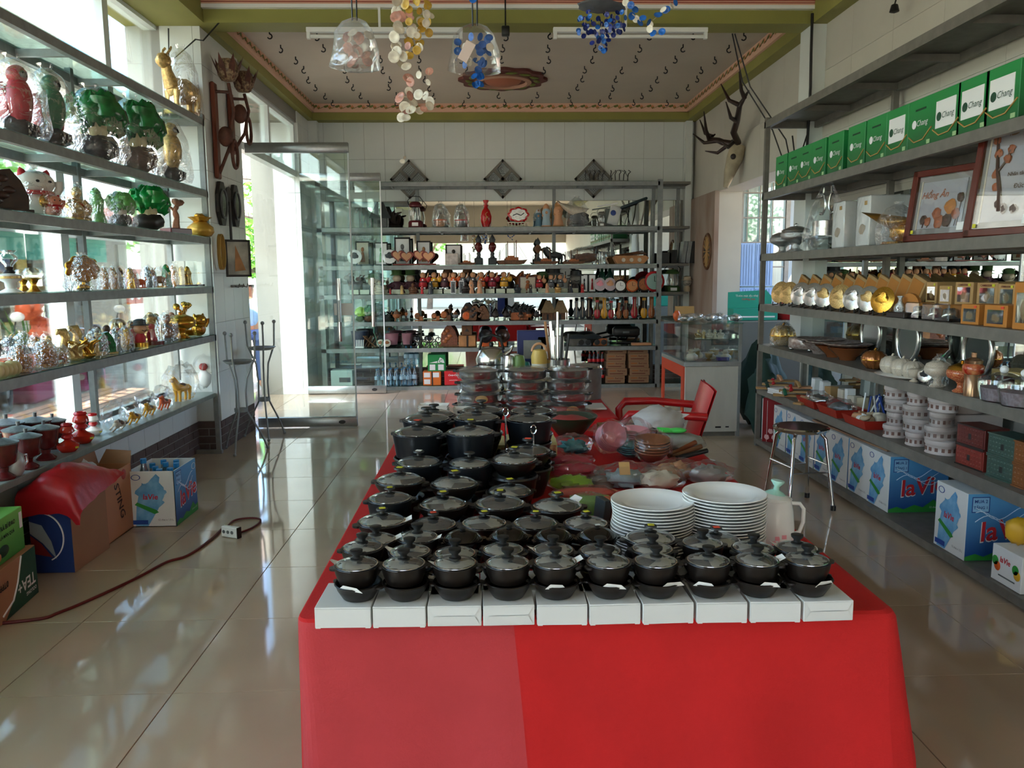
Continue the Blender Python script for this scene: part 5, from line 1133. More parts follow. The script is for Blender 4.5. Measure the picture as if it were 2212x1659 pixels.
for i, (k, m, n, px, hp, Y) in enumerate(R3):
    BS(k, m, n.split()[-1]+'_figure' if ' ' in n else n+'_carving', ORD[i]+' in the rear row of back shelf three, '+n, 'figurine', px, 3, hp, Y, h3)
MK = [(914, REDM, REDM), (938, YELLOWP, YELLOWP), (961, M_('plum_robe', '#4a1c24', .6), SKIN), (980, ORANGEP, ORANGEP), (1000, GREYS, GREYS), (1022, GREYS, M_('grey_sack', '#8a8a86', .6)), (1040, ORANGEP, REDM), (1063, M_('crimson', '#8c1528', .5), M_('crimson', '#8c1528', .5)), (1089, YELLOWP, YELLOWP), (1165, REDM, SKIN), (1190, GREYS, GREYS), (1210, GREYS, SKIN)]
for i, (px, a, b) in enumerate(MK):
    BS('monk', (a, b, SKIN), 'monk_doll', ORD[i]+' from the left of the small monk dolls with a raised arm', 'doll', px, 3, 40 if i < 9 else 34, 10.15, 'monk dolls on the third back shelf', lift=.06 if i < 9 else .05)
for i, (px, m, hp) in enumerate(((820, PALEF, 30), (843, REDM, 12), (868, GOLDP, 20), (892, MW, 24), (912, REDM, 18), (930, SLATE, 28), (1006, DW, 26), (1018, SKIN, 30), (1036, SKIN, 30), (1118, SLATE, 20), (1146, DW, 20), (1182, SKIN, 22), (1205, GOLDP, 20), (1232, BLACK, 28), (1258, REDM, 20))):
    BS('saint' if i % 3 else 'buddha', (m, m, PALEF), 'trinket_figure', ORD[i]+' from the left of the tiny trinkets along the third back shelf', 'figurine', px, 3, hp, 10.05, 'trinket figures on the third back shelf')
pc = MB().box(-.055, .055, -.004, .004, 0, .055, TR(rx=-.15)).mesh('price_card', PCARD, False)
for i in range(22):
    px = 765+i*22.6
    o = OBJ('price_card', pc, None, (XY(px, 10.10, 1.2), 10.10, BZ[3]+.002)); tag(o, ORD[i]+' from the left of the price cards along the third back shelf', 'card', 'price cards on the third back shelf')
for i, (px, m) in enumerate(((979, 'lake'), (997, 'lake'))): BS('frame', (WHITE, GREYS, SLATE), 'narrow_frame', ('left' if i == 0 else 'right')+' narrow white upright frame at the front of the third back shelf', 'picture frame', px, 3, 28, 10.035, 'narrow white frames', sx=.55)
BS('frame', (M_('maroon_frame', '#5a2420', .4), BONE, OW), 'picture_board', 'wide maroon framed picture board in the middle of the third back shelf', 'picture', 1140, 3, 36, 10.22, h3, sx=1.5)
for i, (px, m) in enumerate(((1262, SLATE), (1279, REDM))): BS('frame', (INK, WHITE, m), 'letter_board', ('left' if i == 0 else 'right')+' black framed white board with a small drawing', 'picture', px, 3, 40, 10.16, 'black framed boards', sx=.55)
for i, px in enumerate((1300, 1317)): BS('bottle', (M_('dark_green_bottle', '#16392a', .2), DW, M_('green_label', '#2b6b46', .4)), 'green_bottle', ('left' if i == 0 else 'right')+' dark green bottle at the right of the third back shelf', 'bottle', px, 3, 56, 10.28, 'dark green bottles')
for i, (px, m) in enumerate(((1296, PINKP), (1318, SKIN))): BS('disc', (M_('lilac_print', '#b9a9ac', .5), m), 'photo_stand', ('left' if i == 0 else 'right')+' pale photo stand in front of the green bottles', 'photo stand', px, 3, 32, 10.1, 'pale photo stands', sx=.9)
for i, (px, hp, a, b, lab) in enumerate(((1340, 28, DW, WHITE, 'small dark clock with a white dial on a brown box'), (1366, 28, ORANGEP, M_('orange_dial', '#c98a5a', .5), 'orange patterned clock'), (1392, 34, DW, OW, 'brown round-bellied clock'), (1413, 46, REDM, M_('teal_dial', '#8fb0a8', .4), 'large red-rimmed round clock at the right post'))): BS('clock', (a, b), 'table_clock', lab+' on the third back shelf', 'clock', px, 3, hp, 10.1, 'clocks on the third back shelf')
BS('lantern', (GRN,), 'green_lantern', 'green lantern with a clear drum on the corner end of the third back shelf', 'lantern', 1452, 3, 58, 10.26, None, sx=1.2)
BS('bighead', (PALEF, PALEF, M_('skull_grey', '#9a948a', .6)), 'skull_figure', 'pale skull-like head on the corner end of the third back shelf', 'figurine', 1484, 3, 34, 10.22, None)
# fourth shelf
BS('cabbage', (LIME, GRN, LIME), 'toy_plant', 'lime green smiling toy plant in a pot', 'toy', 778, 4, 30, 10.1, 'green toy plants'); BS('cabbage', (JADE, MW, JADE), 'toy_plant', 'dark green toy plant in a brown pot', 'toy', 798, 4, 34, 10.1, 'green toy plants')
R4 = [('root', (BLACK, BLACK), 'black knobbly carving', 834, 22), ('burner', (OW, MW), 'bottle gourd pair', 857, 26), ('spire', (OW, DW), 'small spiked pot', 878, 26), ('coconut', (OW, MW, OW), 'coconut face with box', 904, 20), ('coconut', (MW, OW, OW), 'coconut face with tray', 940, 20), ('coconut', (OW, OW, MW), 'round coconut mask', 962, 24), ('spire', (MW, DW), 'pointed brown carving', 972, 34), ('burner', (GREYS, MW), 'grey stone mill', 984, 22), ('clock', (OW, ORANGEP), 'orange fan-shaped holder', 1008, 20), ('carve', (DW, MW, DW), 'tall dark wood slab', 1010, 36), ('carve', (MW, DW, MW), 'brown wood slab', 1026, 32), ('carve', (MW, MW, DW), 'brown wood slab with a cave', 1043, 32),
      ('burner', (DW, DW), 'dark incense burner', 1071, 24), ('burner', (DW, DW), 'dark incense burner', 1094, 24), ('root', (SLATE, DW), 'grey pagoda stone', 1120, 40), ('root', (SLATE, DW), 'grey pagoda stone', 1138, 40), ('burner', (MW, DW), 'brown incense burner', 1125, 20), ('burner', (OW, DW), 'orange brown incense burner', 1142, 22), ('burner', (DW, SLATE), 'low dark incense burner', 1159, 22)]
for i, (k, m, n, px, hp) in enumerate(R4):
    BS(k, m, n.split()[-1]+('_carving' if k in ('root', 'carve') else ''), ORD[i]+' small piece on the fourth back shelf, '+n, 'carving', px, 4, hp, 10.24 if hp > 33 else 10.1, h4)
one('orange_box', MB().box(-.11, .11, -.04, .04, 0, .09, c=.003), M_('orange_printed', '#c9744a', .5), 'orange printed box behind the incense burners', 'box', (XY(1122, 10.17, .9), 10.17, BZ[4]+.001), 0, h4, False)
for i, px in enumerate((1184, 1211)): BS('hut', (M_('thatch', '#7a6342', .8, var=.3, vs=30), MW), 'thatched_hut', ('left' if i == 0 else 'right')+' of two model huts with steep thatched roofs', 'model hut', px, 4, 42, 10.12, 'thatched model huts')
LU = [(1245, GREYS, 40), (1258, SLATE, 44), (1271, DW, 46), (1290, REDB, 42), (1305, YELLOWP, 46), (1320, REDB, 40), (1337, OW, 36), (1352, OW, 40), (1370, REDB, 48), (1391, YELLOWP, 46), (1407, OW, 48)]
for i, (px, m, hp) in enumerate(LU): BS('lute', (m, DW if i % 2 else m, PALEF), 'model_lute', ORD[i]+' from the left of the upright model instruments on the fourth back shelf', 'model instrument', px, 4, hp, 10.12, 'upright model instruments', sx=1.15)
# fifth shelf
t = thing('comb_rack', 'white comb-like rack at the left of the fifth back shelf', 'rack', (XY(776, 10.08, .55), 10.08, BZ[5]+.001), 0, h5)
for k in range(6): P('tine', MB().rod((-.05+.02*k, 0, .01), (-.055+.022*k, 0, .1), .006, 5), WHITE, t)
P('bar', MB().box(-.06, .06, -.02, .02, 0, .015), WHITE, t, None, False)
t = thing('blue_basket', 'dark blue scalloped basket behind the white rack', 'basket', (XY(778, 10.25, .6), 10.25, BZ[5]+.001), 0, h5); P('basket', MB().lathe([(0, 0), (.08, 0), (.11, .2), (.105, .2), (.08, .02)], 24, lobes=8, la=.05), M_('navy_plastic', '#1b2a4a', .5), t)
mb = MB()
for k in range(10): mb.rod((-.1+.02*k, random.uniform(-.04, .04), .0), (random.uniform(-.1, .1), random.uniform(-.04, .04), .14), .008, 5)
one('twig_bundle', mb, MW, 'bundle of crossed twigs on the fifth back shelf', 'twigs', (XY(802, 10.16, .6), 10.16, BZ[5]+.005))
for i in range(2): BS('disc', (BONE, OW), 'coin_ornament', ('left' if i == 0 else 'right')+' pale round ornament under the green hanger', 'ornament', 822+i*14, 5, 18, 10.08, 'pale round ornaments')
for i, (px, w_) in enumerate(((846, .09), (880, .07))):
    t = thing('pink_pot', ('left' if i == 0 else 'right')+' pink saucepan on the fifth back shelf', 'pan', (XY(px, 10.2, .6), 10.2, BZ[5]+.001), 0, 'pink saucepans'); P('pan_body', MB().lathe([(0, 0), (w_*.8, 0), (w_, .13), (w_*1.05, .14), (w_*.95, .13)], 20, TR(0, 0, .03)), M_('dusty_pink', '#a8727c', .4), t); P('handle', MB().rod((w_, 0, .15), (w_+.1, 0, .16), .012, 6), BLACK, t); P('trivet', MB().lathe([(w_*.7, 0), (w_*.9, .03), (w_*.7, .03)], 14), BLACK, t)
for i, px in enumerate((905, 930)):
    t = thing('model_cycle', ('left' if i == 0 else 'right')+' dark wire model tricycle on the fifth back shelf', 'model', (XY(px, 10.12, .6), 10.12, BZ[5]+.001), 0, 'wire model cycles')
    for x, r in ((-.06, .05), (.06, .035)): P('wheel', MB().tube([(x+r*math.cos(u), 0, r+r*math.sin(u)) for u in [2*PI*k/16 for k in range(16)]], .006, 5, closed=True), DW, t)
    P('frame', MB().tube([(-.06, 0, .05), (0, 0, .1), (.06, 0, .09), (.06, 0, .035)], .006, 5), DW, t); P('hood', MB().lathe([(.05, 0), (.045, .04), (0, .06)], 12, TR(-.03, 0, .09)), BLACK, t)
BS('carve', (M_('redwood', '#7a4630', .5, var=.3, vs=12), OW, MW), 'mountain_carving', 'tall red brown mountain carving on the fifth back shelf', 'carving', 970, 5, 46, 10.15, h5, sx=.95)
X = XY(1010, 10.15, .6); t = thing('wood_gift_box', 'square wooden box with a cone motif standing on a split log box', 'box', (X, 10.15, BZ[5]+.001), 0, h5); P('log_box', MB().box(-.11, .11, -.08, .08, 0, .14, c=.01), WOODL, t, None, False); P('lid_split', MB().box(-.012, .012, -.083, -.08, .0, .14), DW, t, None, False); P('top_box', MB().box(-.07, .06, -.06, .06, .142, .27, c=.006), MW, t, None, False); P('motif', MB().lathe([(.03, -.01), (.0, .03)], 10, TR(-.005, -.062, .2, s=(1, .2, 1))), DW, t)
for i, (px, m) in enumerate(((1049, M_('cinder_ball', '#2a2526', .4)), (1086, M_('brown_bowl', '#3f2a22', .3)))): t = thing('coconut_bowl', ('left' if i == 0 else 'right')+' dark tilted coconut bowl on a small orange stand', 'bowl', (XY(px, 10.12, .6), 10.12, BZ[5]+.001), 0, 'coconut bowls'); P('bowl', MB().lathe([(0, 0), (.06, .02), (.09, .08), (.08, .12), (.07, .08), (0, .03)], 18, TR(0, 0, .08, rx=.9)), m, t); P('stand', MB().box(-.05, .05, -.04, .04, 0, .07, c=.006), ORANGEP, t, None, False)
for i, (px, hp, lab) in enumerate(((1246, 30, 'grey'), (1278, 34, 'black'))): t = thing('frying_pan', lab+' lidded pan at the right of the fifth back shelf', 'pan', (XY(px, 10.16, .6), 10.16, BZ[5]+.001), 0, 'pans on the fifth back shelf'); P('pan_body', MB().lathe([(0, 0), (.1, 0), (.14, .08), (.15, .09), (.13, .08)], 22), STEELD if i == 0 else BLACK, t); P('handle', MB().rod((.14, 0, .09), (.28, 0, .12), .014, 6), BLACK, t); P('lid', MB().lathe([(.145, .09), (.09, .13), (0, .14)], 18), SLATE, t)
for i, px in enumerate((1262, 1296)): t = thing('wooden_spectacle', ('left' if i == 0 else 'right')+' pair of round wooden goggles on the shelf front', 'ornament', (XY(px, 10.06, .6), 10.06, BZ[5]+.001), 0, 'wooden goggles'); P('plank', MB().box(-.09, .09, -.02, .02, 0, .09, c=.01), OW if i else GREYS, t, None, False); P('lens', MB().lathe([(.03, 0), (.035, .01), (.03, .012), (0, .004)], 16, TR(-.04, -.02, .045, rx=PI/2)), BLACK, t); P('lens', MB().lathe([(.03, 0), (.035, .01), (.03, .012), (0, .004)], 16, TR(.045, -.02, .045, rx=PI/2)), BLACK, t)
X = XY(1352, 10.16, .6); t = thing('black_drill', 'black power tool case with a logo plate on the fifth back shelf', 'tool', (X, 10.16, BZ[5]+.001), 0, h5); P('case', MB().box(-.17, .17, -.07, .07, .1, .23, c=.03), BLACK, t); P('grip', MB().tube([(-.1, 0, .1), (-.12, -.02, .03), (.1, -.02, .02), (.14, 0, .1)], .02, 7), BLACK, t); P('logo_plate', MB().box(-.05, .03, -.073, -.07, .15, .175), GREYS, t, None, False)
one('card_boxes', MB().box(-.12, .12, -.05, .05, 0, .03, c=.002), SKIN, 'flat pinkish box at the right front of the fifth back shelf', 'box', (XY(1385, 10.06, .55), 10.06, BZ[5]+.001), 0, h5, False)
# green hanger dangling from the fourth shelf edge
X = XY(820, 9.99, .8); t = thing('green_lanyard', 'green loop lanyard hanging from the edge of the fourth back shelf', 'lanyard', (X, 9.975, .83)); P('loop', MB().tube([(-.06, 0, .02), (-.07, 0, -.1), (-.02, 0, -.26), (.02, 0, -.26), (.07, 0, -.1), (.06, 0, .02)], .006, 6), M_('green_strap', '#1f6a4e', .5), t); P('tag', MB().rod((0, 0, -.26), (0, 0, -.5), .012, 7), SLATE, t)
# bottom shelf: packs of bottles, cartons
def pack(n, px, step, Y, hp, label, group, M, two=0, z=None):
    Z = (BZ[6] if z is None else z)+.002
    for i in range(n):
        x = XY(px+step*i, Y, Z+.1); h = hp*Y/FPX
        art('bottle', M, 'water_bottle' if M[0] is GLASSW else 'cola_bottle', ORD[i]+' bottle '+label, 'bottle', (x, Y, Z), h, 0, group, 0, .9)
GLASSW = clear('pet_bottle', (.62, .78, .86), .12, .8); COLA = M_('cola', '#1a0d0a', .1)
WM = (GLASSW, M_('blue_cap', '#4a86b4', .4), M_('pale_label', '#9fc0d4', .4))
pack(6, 814, 13.5, 10.08, 36, 'of the front pack of small water bottles', 'front pack of water bottles', WM); pack(6, 818, 13.5, 10.18, 36, 'of the rear pack of small water bottles', 'rear pack of water bottles', WM)
pack(3, 874, 11, 10.1, 40, 'of the large water bottles standing under the hung pair', 'large water bottles below', WM); pack(3, 878, 11, 10.16, 40, 'of the large water bottles stacked on top', 'large water bottles stacked on top', WM, z=.05+.255)
CM = (COLA, REDG, REDG)
for r_ in range(3): pack(4, 1274, 9, 10.1+.07*(r_ == 2), 32, ('of the lower', 'of the upper', 'of the rear lower')[r_]+' row of cola bottles under the back rack', 'cola bottles', CM, z=.05+(.205 if r_ == 1 else 0))
def bcar(name, lab, px0, px1, hz, m, z0=None, Y=10.05, d=.2, grp=None):
    z0 = BZ[6]+.002 if z0 is None else z0; a, b = XY(px0, Y, z0), XY(px1, Y, z0); t = thing(name, lab, 'box', ((a+b)/2, Y, z0), 0, grp); w_ = (b-a)/2-.002
    P('carton_body', MB().box(-w_, w_, 0, d, 0, hz, c=.002), m, t, None, False); t['w'] = w_; return t
CK = M_('cola_red_card', '#c81f26', .5); t = bcar('red_carton', 'red cola carton with white lettering under the back rack', 960, 999, .175, CK); text('Coca-Cola', INKW, t, .05, TR(0, -.001, .125, rx=PI/2), shear=.3, bold=True, w=.13); text('KHÔNG ĐƯỜNG', INKW, t, .02, TR(0, -.001, .06, rx=PI/2), w=.1)
t = bcar('orange_carton', 'orange and white carton under the green one', 914, 953, .175, M_('orange_card', '#c9641c', .5)); w_ = t['w']
for x0, z0 in ((-.9, .015), (-.9, .10), (.1, .10)): P('white_panel', MB().box(w_*x0, w_*(x0+.7), -.002, 0, z0, z0+.06), CARDW, t, None, False)
P('dark_band', MB().box(-.006, .012, -.0025, 0, 0, .175), DW, t, None, False)
GC = M_('green_card', '#147a3c', .5)
t = bcar('green_carton', 'green carton with a white peak stacked on the orange one', 924, 963, .21, GC, BZ[6]+.179); w_ = t['w']
P('white_peak', MB().add([(-w_*.8, -.0015, .105), (w_*.9, -.0015, .105), (w_*.75, -.0015, .15), (w_*.4, -.0015, .175), (w_*.15, -.0015, .13)], [[0, 1, 2, 3, 4]]), CARDW, t, None, False)
for s in (-1, 1): P('white_panel', MB().box(s*w_*.48-.035, s*w_*.48+.035, -.002, 0, .015, .085), CARDW, t, None, False)
text('TC', GC, t, .06, TR(.03, -.003, .125, rx=PI/2), shear=.2, bold=True)
t = bcar('white_carton', 'pale white carton with a cut-out hand hole behind the glass door', 715, 762, .2, M_('pale_teal_card', '#c4d2cf', .6)); P('hand_hole', MB().box(-.03, .11, -.002, 0, .05, .11), SLATE, t, None, False)
cb = 'brown beer cartons under the back rack'
for s in range(2):
    for k in range(5):
        px = (1310, 1352) if s == 0 else (1358, 1402); j = random.uniform(-3, 3)
        t = bcar('brown_carton', ('left' if s == 0 else 'right')+' stack of brown cartons, '+('bottom' if k == 0 else ORD[k]+' from the bottom')+' one', px[0]+j, px[1]+j, .092, CARD, BZ[6]+.002+.0935*k, 10.05+random.uniform(0, .015), .2, cb)
        text('Red Lion', mat('dark_red_ink', '#6a2a1c', .7), t, .04, TR(.05, -.001, .06, rx=PI/2), bold=True, w=.1); P('print_line', MB().box(-.1, .07, -.0012, 0, .02, .03), mat('dark_red_ink', '#6a2a1c', .7), t, None, False)
        P('orange_mark', MB().box(-.1, -.02, -.0012, 0, .055, .068), mat('orange_ink', '#b0642a', .7), t, None, False)
# diamonds of trellis on the back wall
for i, px in enumerate((884, 1086, 1282)):
    a = atY(px, 388, YB-.02); t = thing('diamond_ornament', ['left', 'middle', 'right'][i]+' diamond-shaped grille set on the back wall above the mirror', 'ornament', (a.x, YB, 2.63)); D = .245; M4 = TR(0, 0, 0, ry=PI/4); q = D/math.sqrt(2)
    P('frame', MB().box(-q, q, -.035, 0, -q, -q+.03, M4).box(-q, q, -.035, 0, q-.03, q, M4).box(-q, -q+.03, -.035, 0, -q, q, M4).box(q-.03, q, -.035, 0, -q, q, M4).box(-.02, .02, -.036, 0, -q, q, M4).box(-q, q, -.036, 0, -.02, .02, M4), STEELD, t, None, False)
    for u in (-1, 1):
        for v in (-1, 1):
            mb = MB()
            if i == 1:
                for k in range(4): mb.tube([(u*q*.5+.02*k*math.cos(s*1.0), -.016, v*q*.5+.02*k*math.sin(s*1.0)) for s in range(7)], .005, 4, M4)
            else:
                for k in range(6):
                    x = .028+.022*k; mb.box(u*x-.003, u*x+.003, -.02, -.012, min(v*.02, v*q), max(v*.02, v*q), M4).box(min(u*.02, u*q), max(u*.02, u*q), -.02, -.012, v*x-.003, v*x+.003, M4)
            o = P('lattice', mb, STEELP, t, None, False); o['kind'] = 'stuff'
    P('backing', MB().box(-q, q, -.008, 0, -q, q, M4), M_('grille_grey', '#b9c0be', .3), t, None, False)
# ================================================================ RIGHT RACK
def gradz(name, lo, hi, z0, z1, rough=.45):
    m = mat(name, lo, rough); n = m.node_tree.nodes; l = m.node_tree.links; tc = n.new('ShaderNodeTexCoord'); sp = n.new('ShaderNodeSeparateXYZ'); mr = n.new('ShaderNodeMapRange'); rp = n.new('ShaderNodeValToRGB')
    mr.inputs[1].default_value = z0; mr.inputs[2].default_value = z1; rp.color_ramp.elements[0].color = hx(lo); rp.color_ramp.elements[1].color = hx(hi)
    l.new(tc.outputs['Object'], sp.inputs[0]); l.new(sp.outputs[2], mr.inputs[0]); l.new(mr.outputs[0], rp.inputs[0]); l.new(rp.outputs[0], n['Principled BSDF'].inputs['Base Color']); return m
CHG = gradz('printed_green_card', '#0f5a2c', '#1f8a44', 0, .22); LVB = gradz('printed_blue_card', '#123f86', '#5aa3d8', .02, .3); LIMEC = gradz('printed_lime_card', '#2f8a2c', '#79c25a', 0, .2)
BOTP = M_('printed_bottle_blue', '#7fb4d4', .5, col2='#4f8fc0', vs=14); HILL = M_('printed_hill_green', '#2a8a34', .5); OLEAF = M_('printed_pale_green', '#9fbf8a', .5)
# green crates of drinks along the second shelf
gb = [(1702, 0), (1730, 0), (1756, 0), (1785, 0), (1822, 0), (1868, 0), (1912, 0), (1958, 1), (2010, 0), (2066, 1), (2125, 1), (2190, 1)]
ys = [6.30-.245*i for i in range(len(gb))]
for i, (px, wht) in enumerate(gb):
    Y = YX(px, 2.30, RZ[2]+.1); lab = ORD[i]+' from the far end of the green drink cartons on the second right shelf'
    wd = .118 if i > 5 else .113
    t = thing('green_carton', lab, 'box', (2.245, Y, RZ[2]+.001), -PI/2, 'green drink cartons on the right rack'); hgt = .25
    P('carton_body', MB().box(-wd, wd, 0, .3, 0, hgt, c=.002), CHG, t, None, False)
    P('handle_slot', MB().box(-.05, .05, -.0015, 0, hgt*.76, hgt*.8), M_('dark_green_print', '#0b3d1f', .6), t, None, False)
    P('gold_swoosh', MB().tube([(-wd*.9, -.002, .07), (-wd*.4, -.002, .035), (wd*.3, -.002, .04), (wd*.95, -.002, .09)], .004, 4), INKG, t)
    if wht: P('white_label', MB().box(-wd*.72, wd*.72, -.002, 0, hgt*.28, hgt*.80), WHITE, t, None, False)
    m = mat('dark_green_ink', '#1d4a34', .6) if wht else INKW
    text('Chang', m, t, .06, TR(.02, -.003, hgt*.5, rx=PI/2), shear=.25, w=.105); P('leaf_emblem', MB().lathe([(0, 0), (.022, 0), (.02, .001), (0, .001)], 14, TR(-.055, -.0025, hgt*.5, rx=PI/2)), m, t)
    P('pale_print', MB().box(wd*.6, wd*.85, -.002, 0, .012, .032), OLEAF, t, None, False)
r3 = 'goods on the third right shelf'; r4 = 'gifts on the fourth right shelf'; r5 = 'tableware on the fifth right shelf'; r6 = 'goods on the sixth right shelf'
HAM = M_('hammered_silver', '#c2c4c4', .18, .95, bump=.4, bs=40)
RS('urn', (HAM, HAM), 'silver_urn', 'smaller hammered silver lidded bowl at the rack end', 'bowl', 1690, 3, 52, 2.42, 'hammered silver bowls'); RS('urn', (HAM, HAM), 'silver_urn', 'larger hammered silver lidded bowl beside the smaller one', 'bowl', 1718, 3, 62, 2.32, 'hammered silver bowls')
Y = YX(1783, 2.36, 1.6); t = thing('scroll_ornament', 'clear glass tiered ornament with silver scrolls in a peaked film wrap', 'ornament', (2.36, Y, RZ[3]+.001), -PI/2+.3, r3)
P('bowl', MB().lathe([(0, 0), (.1, 0), (.14, .08), (.13, .09), (.08, .02)], 20), GLASSC, t); P('drum', MB().lathe([(.09, .1), (.09, .2), (0, .21)], 18), SILVER, t)
for s in (-1, 1): P('scroll', MB().tube([(s*(.02+.035*(1-k/22)*math.sin(k*.55)+.02), 0, .22+.012*k+.03*math.cos(k*.55)) for k in range(20)], .008, 6), SILVER, t)
P('film_wrapper', MB().lathe([(.15, 0), (.16, .1), (.1, .3), (.02, .48)], 16, wob=.15), FILM, t)
for i, (px, hp) in enumerate(((1838, 98), (1893, 106))):
    Y = YX(px, 2.34, 1.6); h = hp*Y/FPX; t = thing('foam_box', ('left' if i == 0 else 'right')+' tall white foam box in clear film on the third right shelf', 'box', (2.25, Y, RZ[3]+.001), -PI/2, 'white foam boxes'); w_ = .085
    P('box_body', MB().box(-w_, w_, 0, .24, 0, h, c=.006), M_('white_foam', '#d2d2ce', .8), t, None, False); P('film_cover', MB().box(-w_-.004, w_+.004, -.004, .244, .0, h+.004, c=.01), FILM, t); P('emblem', MB().box(.02, .05, -.003, 0, h*.82, h*.9), INKG, t, None, False)
    P('printed_sketch', MB().ell((0, -.002, h*.35), (.04, .002, .03), 10, 6, amp=.5, fr=4), M_('faint_print', '#a89a86', .7), t)
RS('sculpt', (M_('bronze_wing', '#8a6428', .3, .5), GOLD), 'winged_sculpture', 'bronze winged sculpture in clear film beside the foam boxes', 'ornament', 1935, 3, 80, 2.28, None, .5)
FGL = clear('frame_glass', (.97, .97, .97), .01, .15)
def picture(name, lab, px, w_, h_, tilt, rz, deco):
    Y = YX(px, 2.27, 1.6); t = thing(name, lab, 'picture', (2.29, Y, RZ[3]+.002), rz, 'framed relief pictures'); T0 = TR(0, 0, 0, rx=-tilt)
    FR = M_('mahogany_frame', '#5a2219', .25, var=.15, vs=8)
    f = P('frame', MB().box(-w_, w_, -.02, .02, 0, .035, T0, c=.004).box(-w_, w_, -.02, .02, h_-.035, h_, T0, c=.004).box(-w_, -w_+.035, -.02, .02, 0, h_, T0, c=.004).box(w_-.035, w_, -.02, .02, 0, h_, T0, c=.004), FR, t, None, False)
    P('mount', MB().box(-w_+.03, w_-.03, .0, .012, .03, h_-.03, T0), M_('grey_mount', '#8f8d8a', .6), t, None, False); P('backing', MB().box(-w_+.065, w_-.065, -.004, 0, .065, h_-.065, T0), M_('lilac_grey_backing', '#a9a8ad', .6), t, None, False)
    P('glass', MB().box(-w_+.03, w_-.03, -.016, -.013, .03, h_-.03, T0), FGL, t, None, False); P('inner_fillet', MB().box(-w_+.06, -w_+.067, -.007, 0, .06, h_-.06, T0), BONE, t, None, False)
    P('price_tag', MB().box(w_-.075, w_-.035, -.019, -.017, .045, .085, T0), WHITE, t, None, False); P('yellow_tag', MB().box(-w_+.045, -w_+.062, -.019, -.017, .04, .058, T0), STICKY, t, None, False)
    deco(t, T0); return t
TERRA = M_('terracotta_relief', '#9a5a3a', .5); BRN = M_('brown_relief', '#4e372c', .5)
def lotusdeco(t, T0):
    text('Hồng Ân', TERRA, t, .06, T0 @ TR(-.05, -.006, .235, rx=PI/2), shear=.3, bold=True, w=.17)
    for x, z, m, r in ((-.1, .1, BRN, .022), (-.07, .09, TERRA, .02), (-.02, .13, TERRA, .028), (-.0, .085, TERRA, .03), (.06, .16, M_('amber_relief', '#b87838', .5), .034), (.05, .09, BRN, .03), (.1, .12, TERRA, .026), (.115, .2, BRN, .022)):
        P('lotus_stem', MB().rod((x, -.007, .07), (x+.006, -.007, z), .0025, 4, T0), BRN, t); P('lotus_relief', MB().ell((x, -.008, z+.01), (r, .006, r*1.05), 8, 6, T0, amp=.5, fr=4, seed=int(z*99)), m, t)
def treedeco(t, T0):
    text('Đức', M_('tan_relief', '#8f7458', .5), t, .12, T0 @ TR(.04, -.006, .47, rx=PI/2), shear=.2, bold=True, w=.16); text('Nhân tâm Trí', BRN, t, .03, T0 @ TR(.055, -.006, .27, rx=PI/2), bold=True, w=.13); text('Đức độ', BRN, t, .03, T0 @ TR(.075, -.006, .215, rx=PI/2), bold=True, w=.09)
    P('branch', MB().tube([(-.02, -.008, .11), (-.035, -.008, .2), (-.065, -.008, .3), (-.085, -.008, .42), (-.09, -.008, .52)], [.012, .01, .008, .006, .004], 6, T0).tube([(-.06, -.008, .29), (-.03, -.008, .33), (-.01, -.008, .38)], .006, 5, T0), BRN, t)
    for x, z in ((-.09, .5), (-.09, .43), (-.075, .37), (-.01, .38), (-.02, .34), (-.07, .28), (-.06, .22), (-.03, .14), (-.0, .12), (.05, .115)): P('blossom_relief', MB().ell((x, -.009, z), (.02, .006, .02), 8, 5, T0, amp=.6, fr=5, seed=int(z*50)), TERRA if z > .2 else BRN, t)
picture('lotus_picture', 'lower framed relief picture of lotus flowers leaning on the third right shelf', 2014, .205, .37, .14, -PI/2+.28, lotusdeco)
picture('blossom_picture', 'taller framed relief picture of a blossom tree at the right frame edge', 2152, .185, .62, .13, -PI/2+.28, treedeco)
# fourth shelf: plates on stands, slanted trays, kraft boxes
DP = [(1684, GOLDP), (1702, GOLDP), (1727, SILVER), (1753, SILVER), (1779, SILVER), (1812, GOLDP), (1842, SILVER), (1874, SILVER), (1904, GOLD)]
for i, (px, m) in enumerate(DP): RS('disc', (m, GOLDP if m is SILVER and i in (7, 4) else m), 'souvenir_plate', ORD[i]+' from the far end of the metal souvenir plates on stands', 'plate', px, 4, 52+i*1.4, 2.245, 'souvenir plates on stands', rz=-PI/2+.55, sx=.95)
for i in range(11):
    px = 1722+i*24; Y = YX(px, 2.44, 1.2); one_h = .15
    t = thing('kraft_tray', ORD[i]+' from the far end of the slanted kraft gift boxes behind the plates', 'box', (2.43, Y, RZ[4]+.03), -PI/2, 'slanted kraft gift boxes'); T0 = TR(0, 0, 0, ry=.3, rx=-.2)
    P('carton_body', MB().box(-.075, .075, 0, .035, 0, .2, T0, c=.003), KRAFT, t, None, False); P('window', MB().box(-.06, .06, -.002, 0, .02, .18, T0), KRAFTO, t, None, False)
RS('vase', (HAM, SILVER), 'silver_vase', 'small ribbed silver vase between plates and kraft boxes', 'vase', 1943, 4, 46, 2.27, None, sx=1.5)
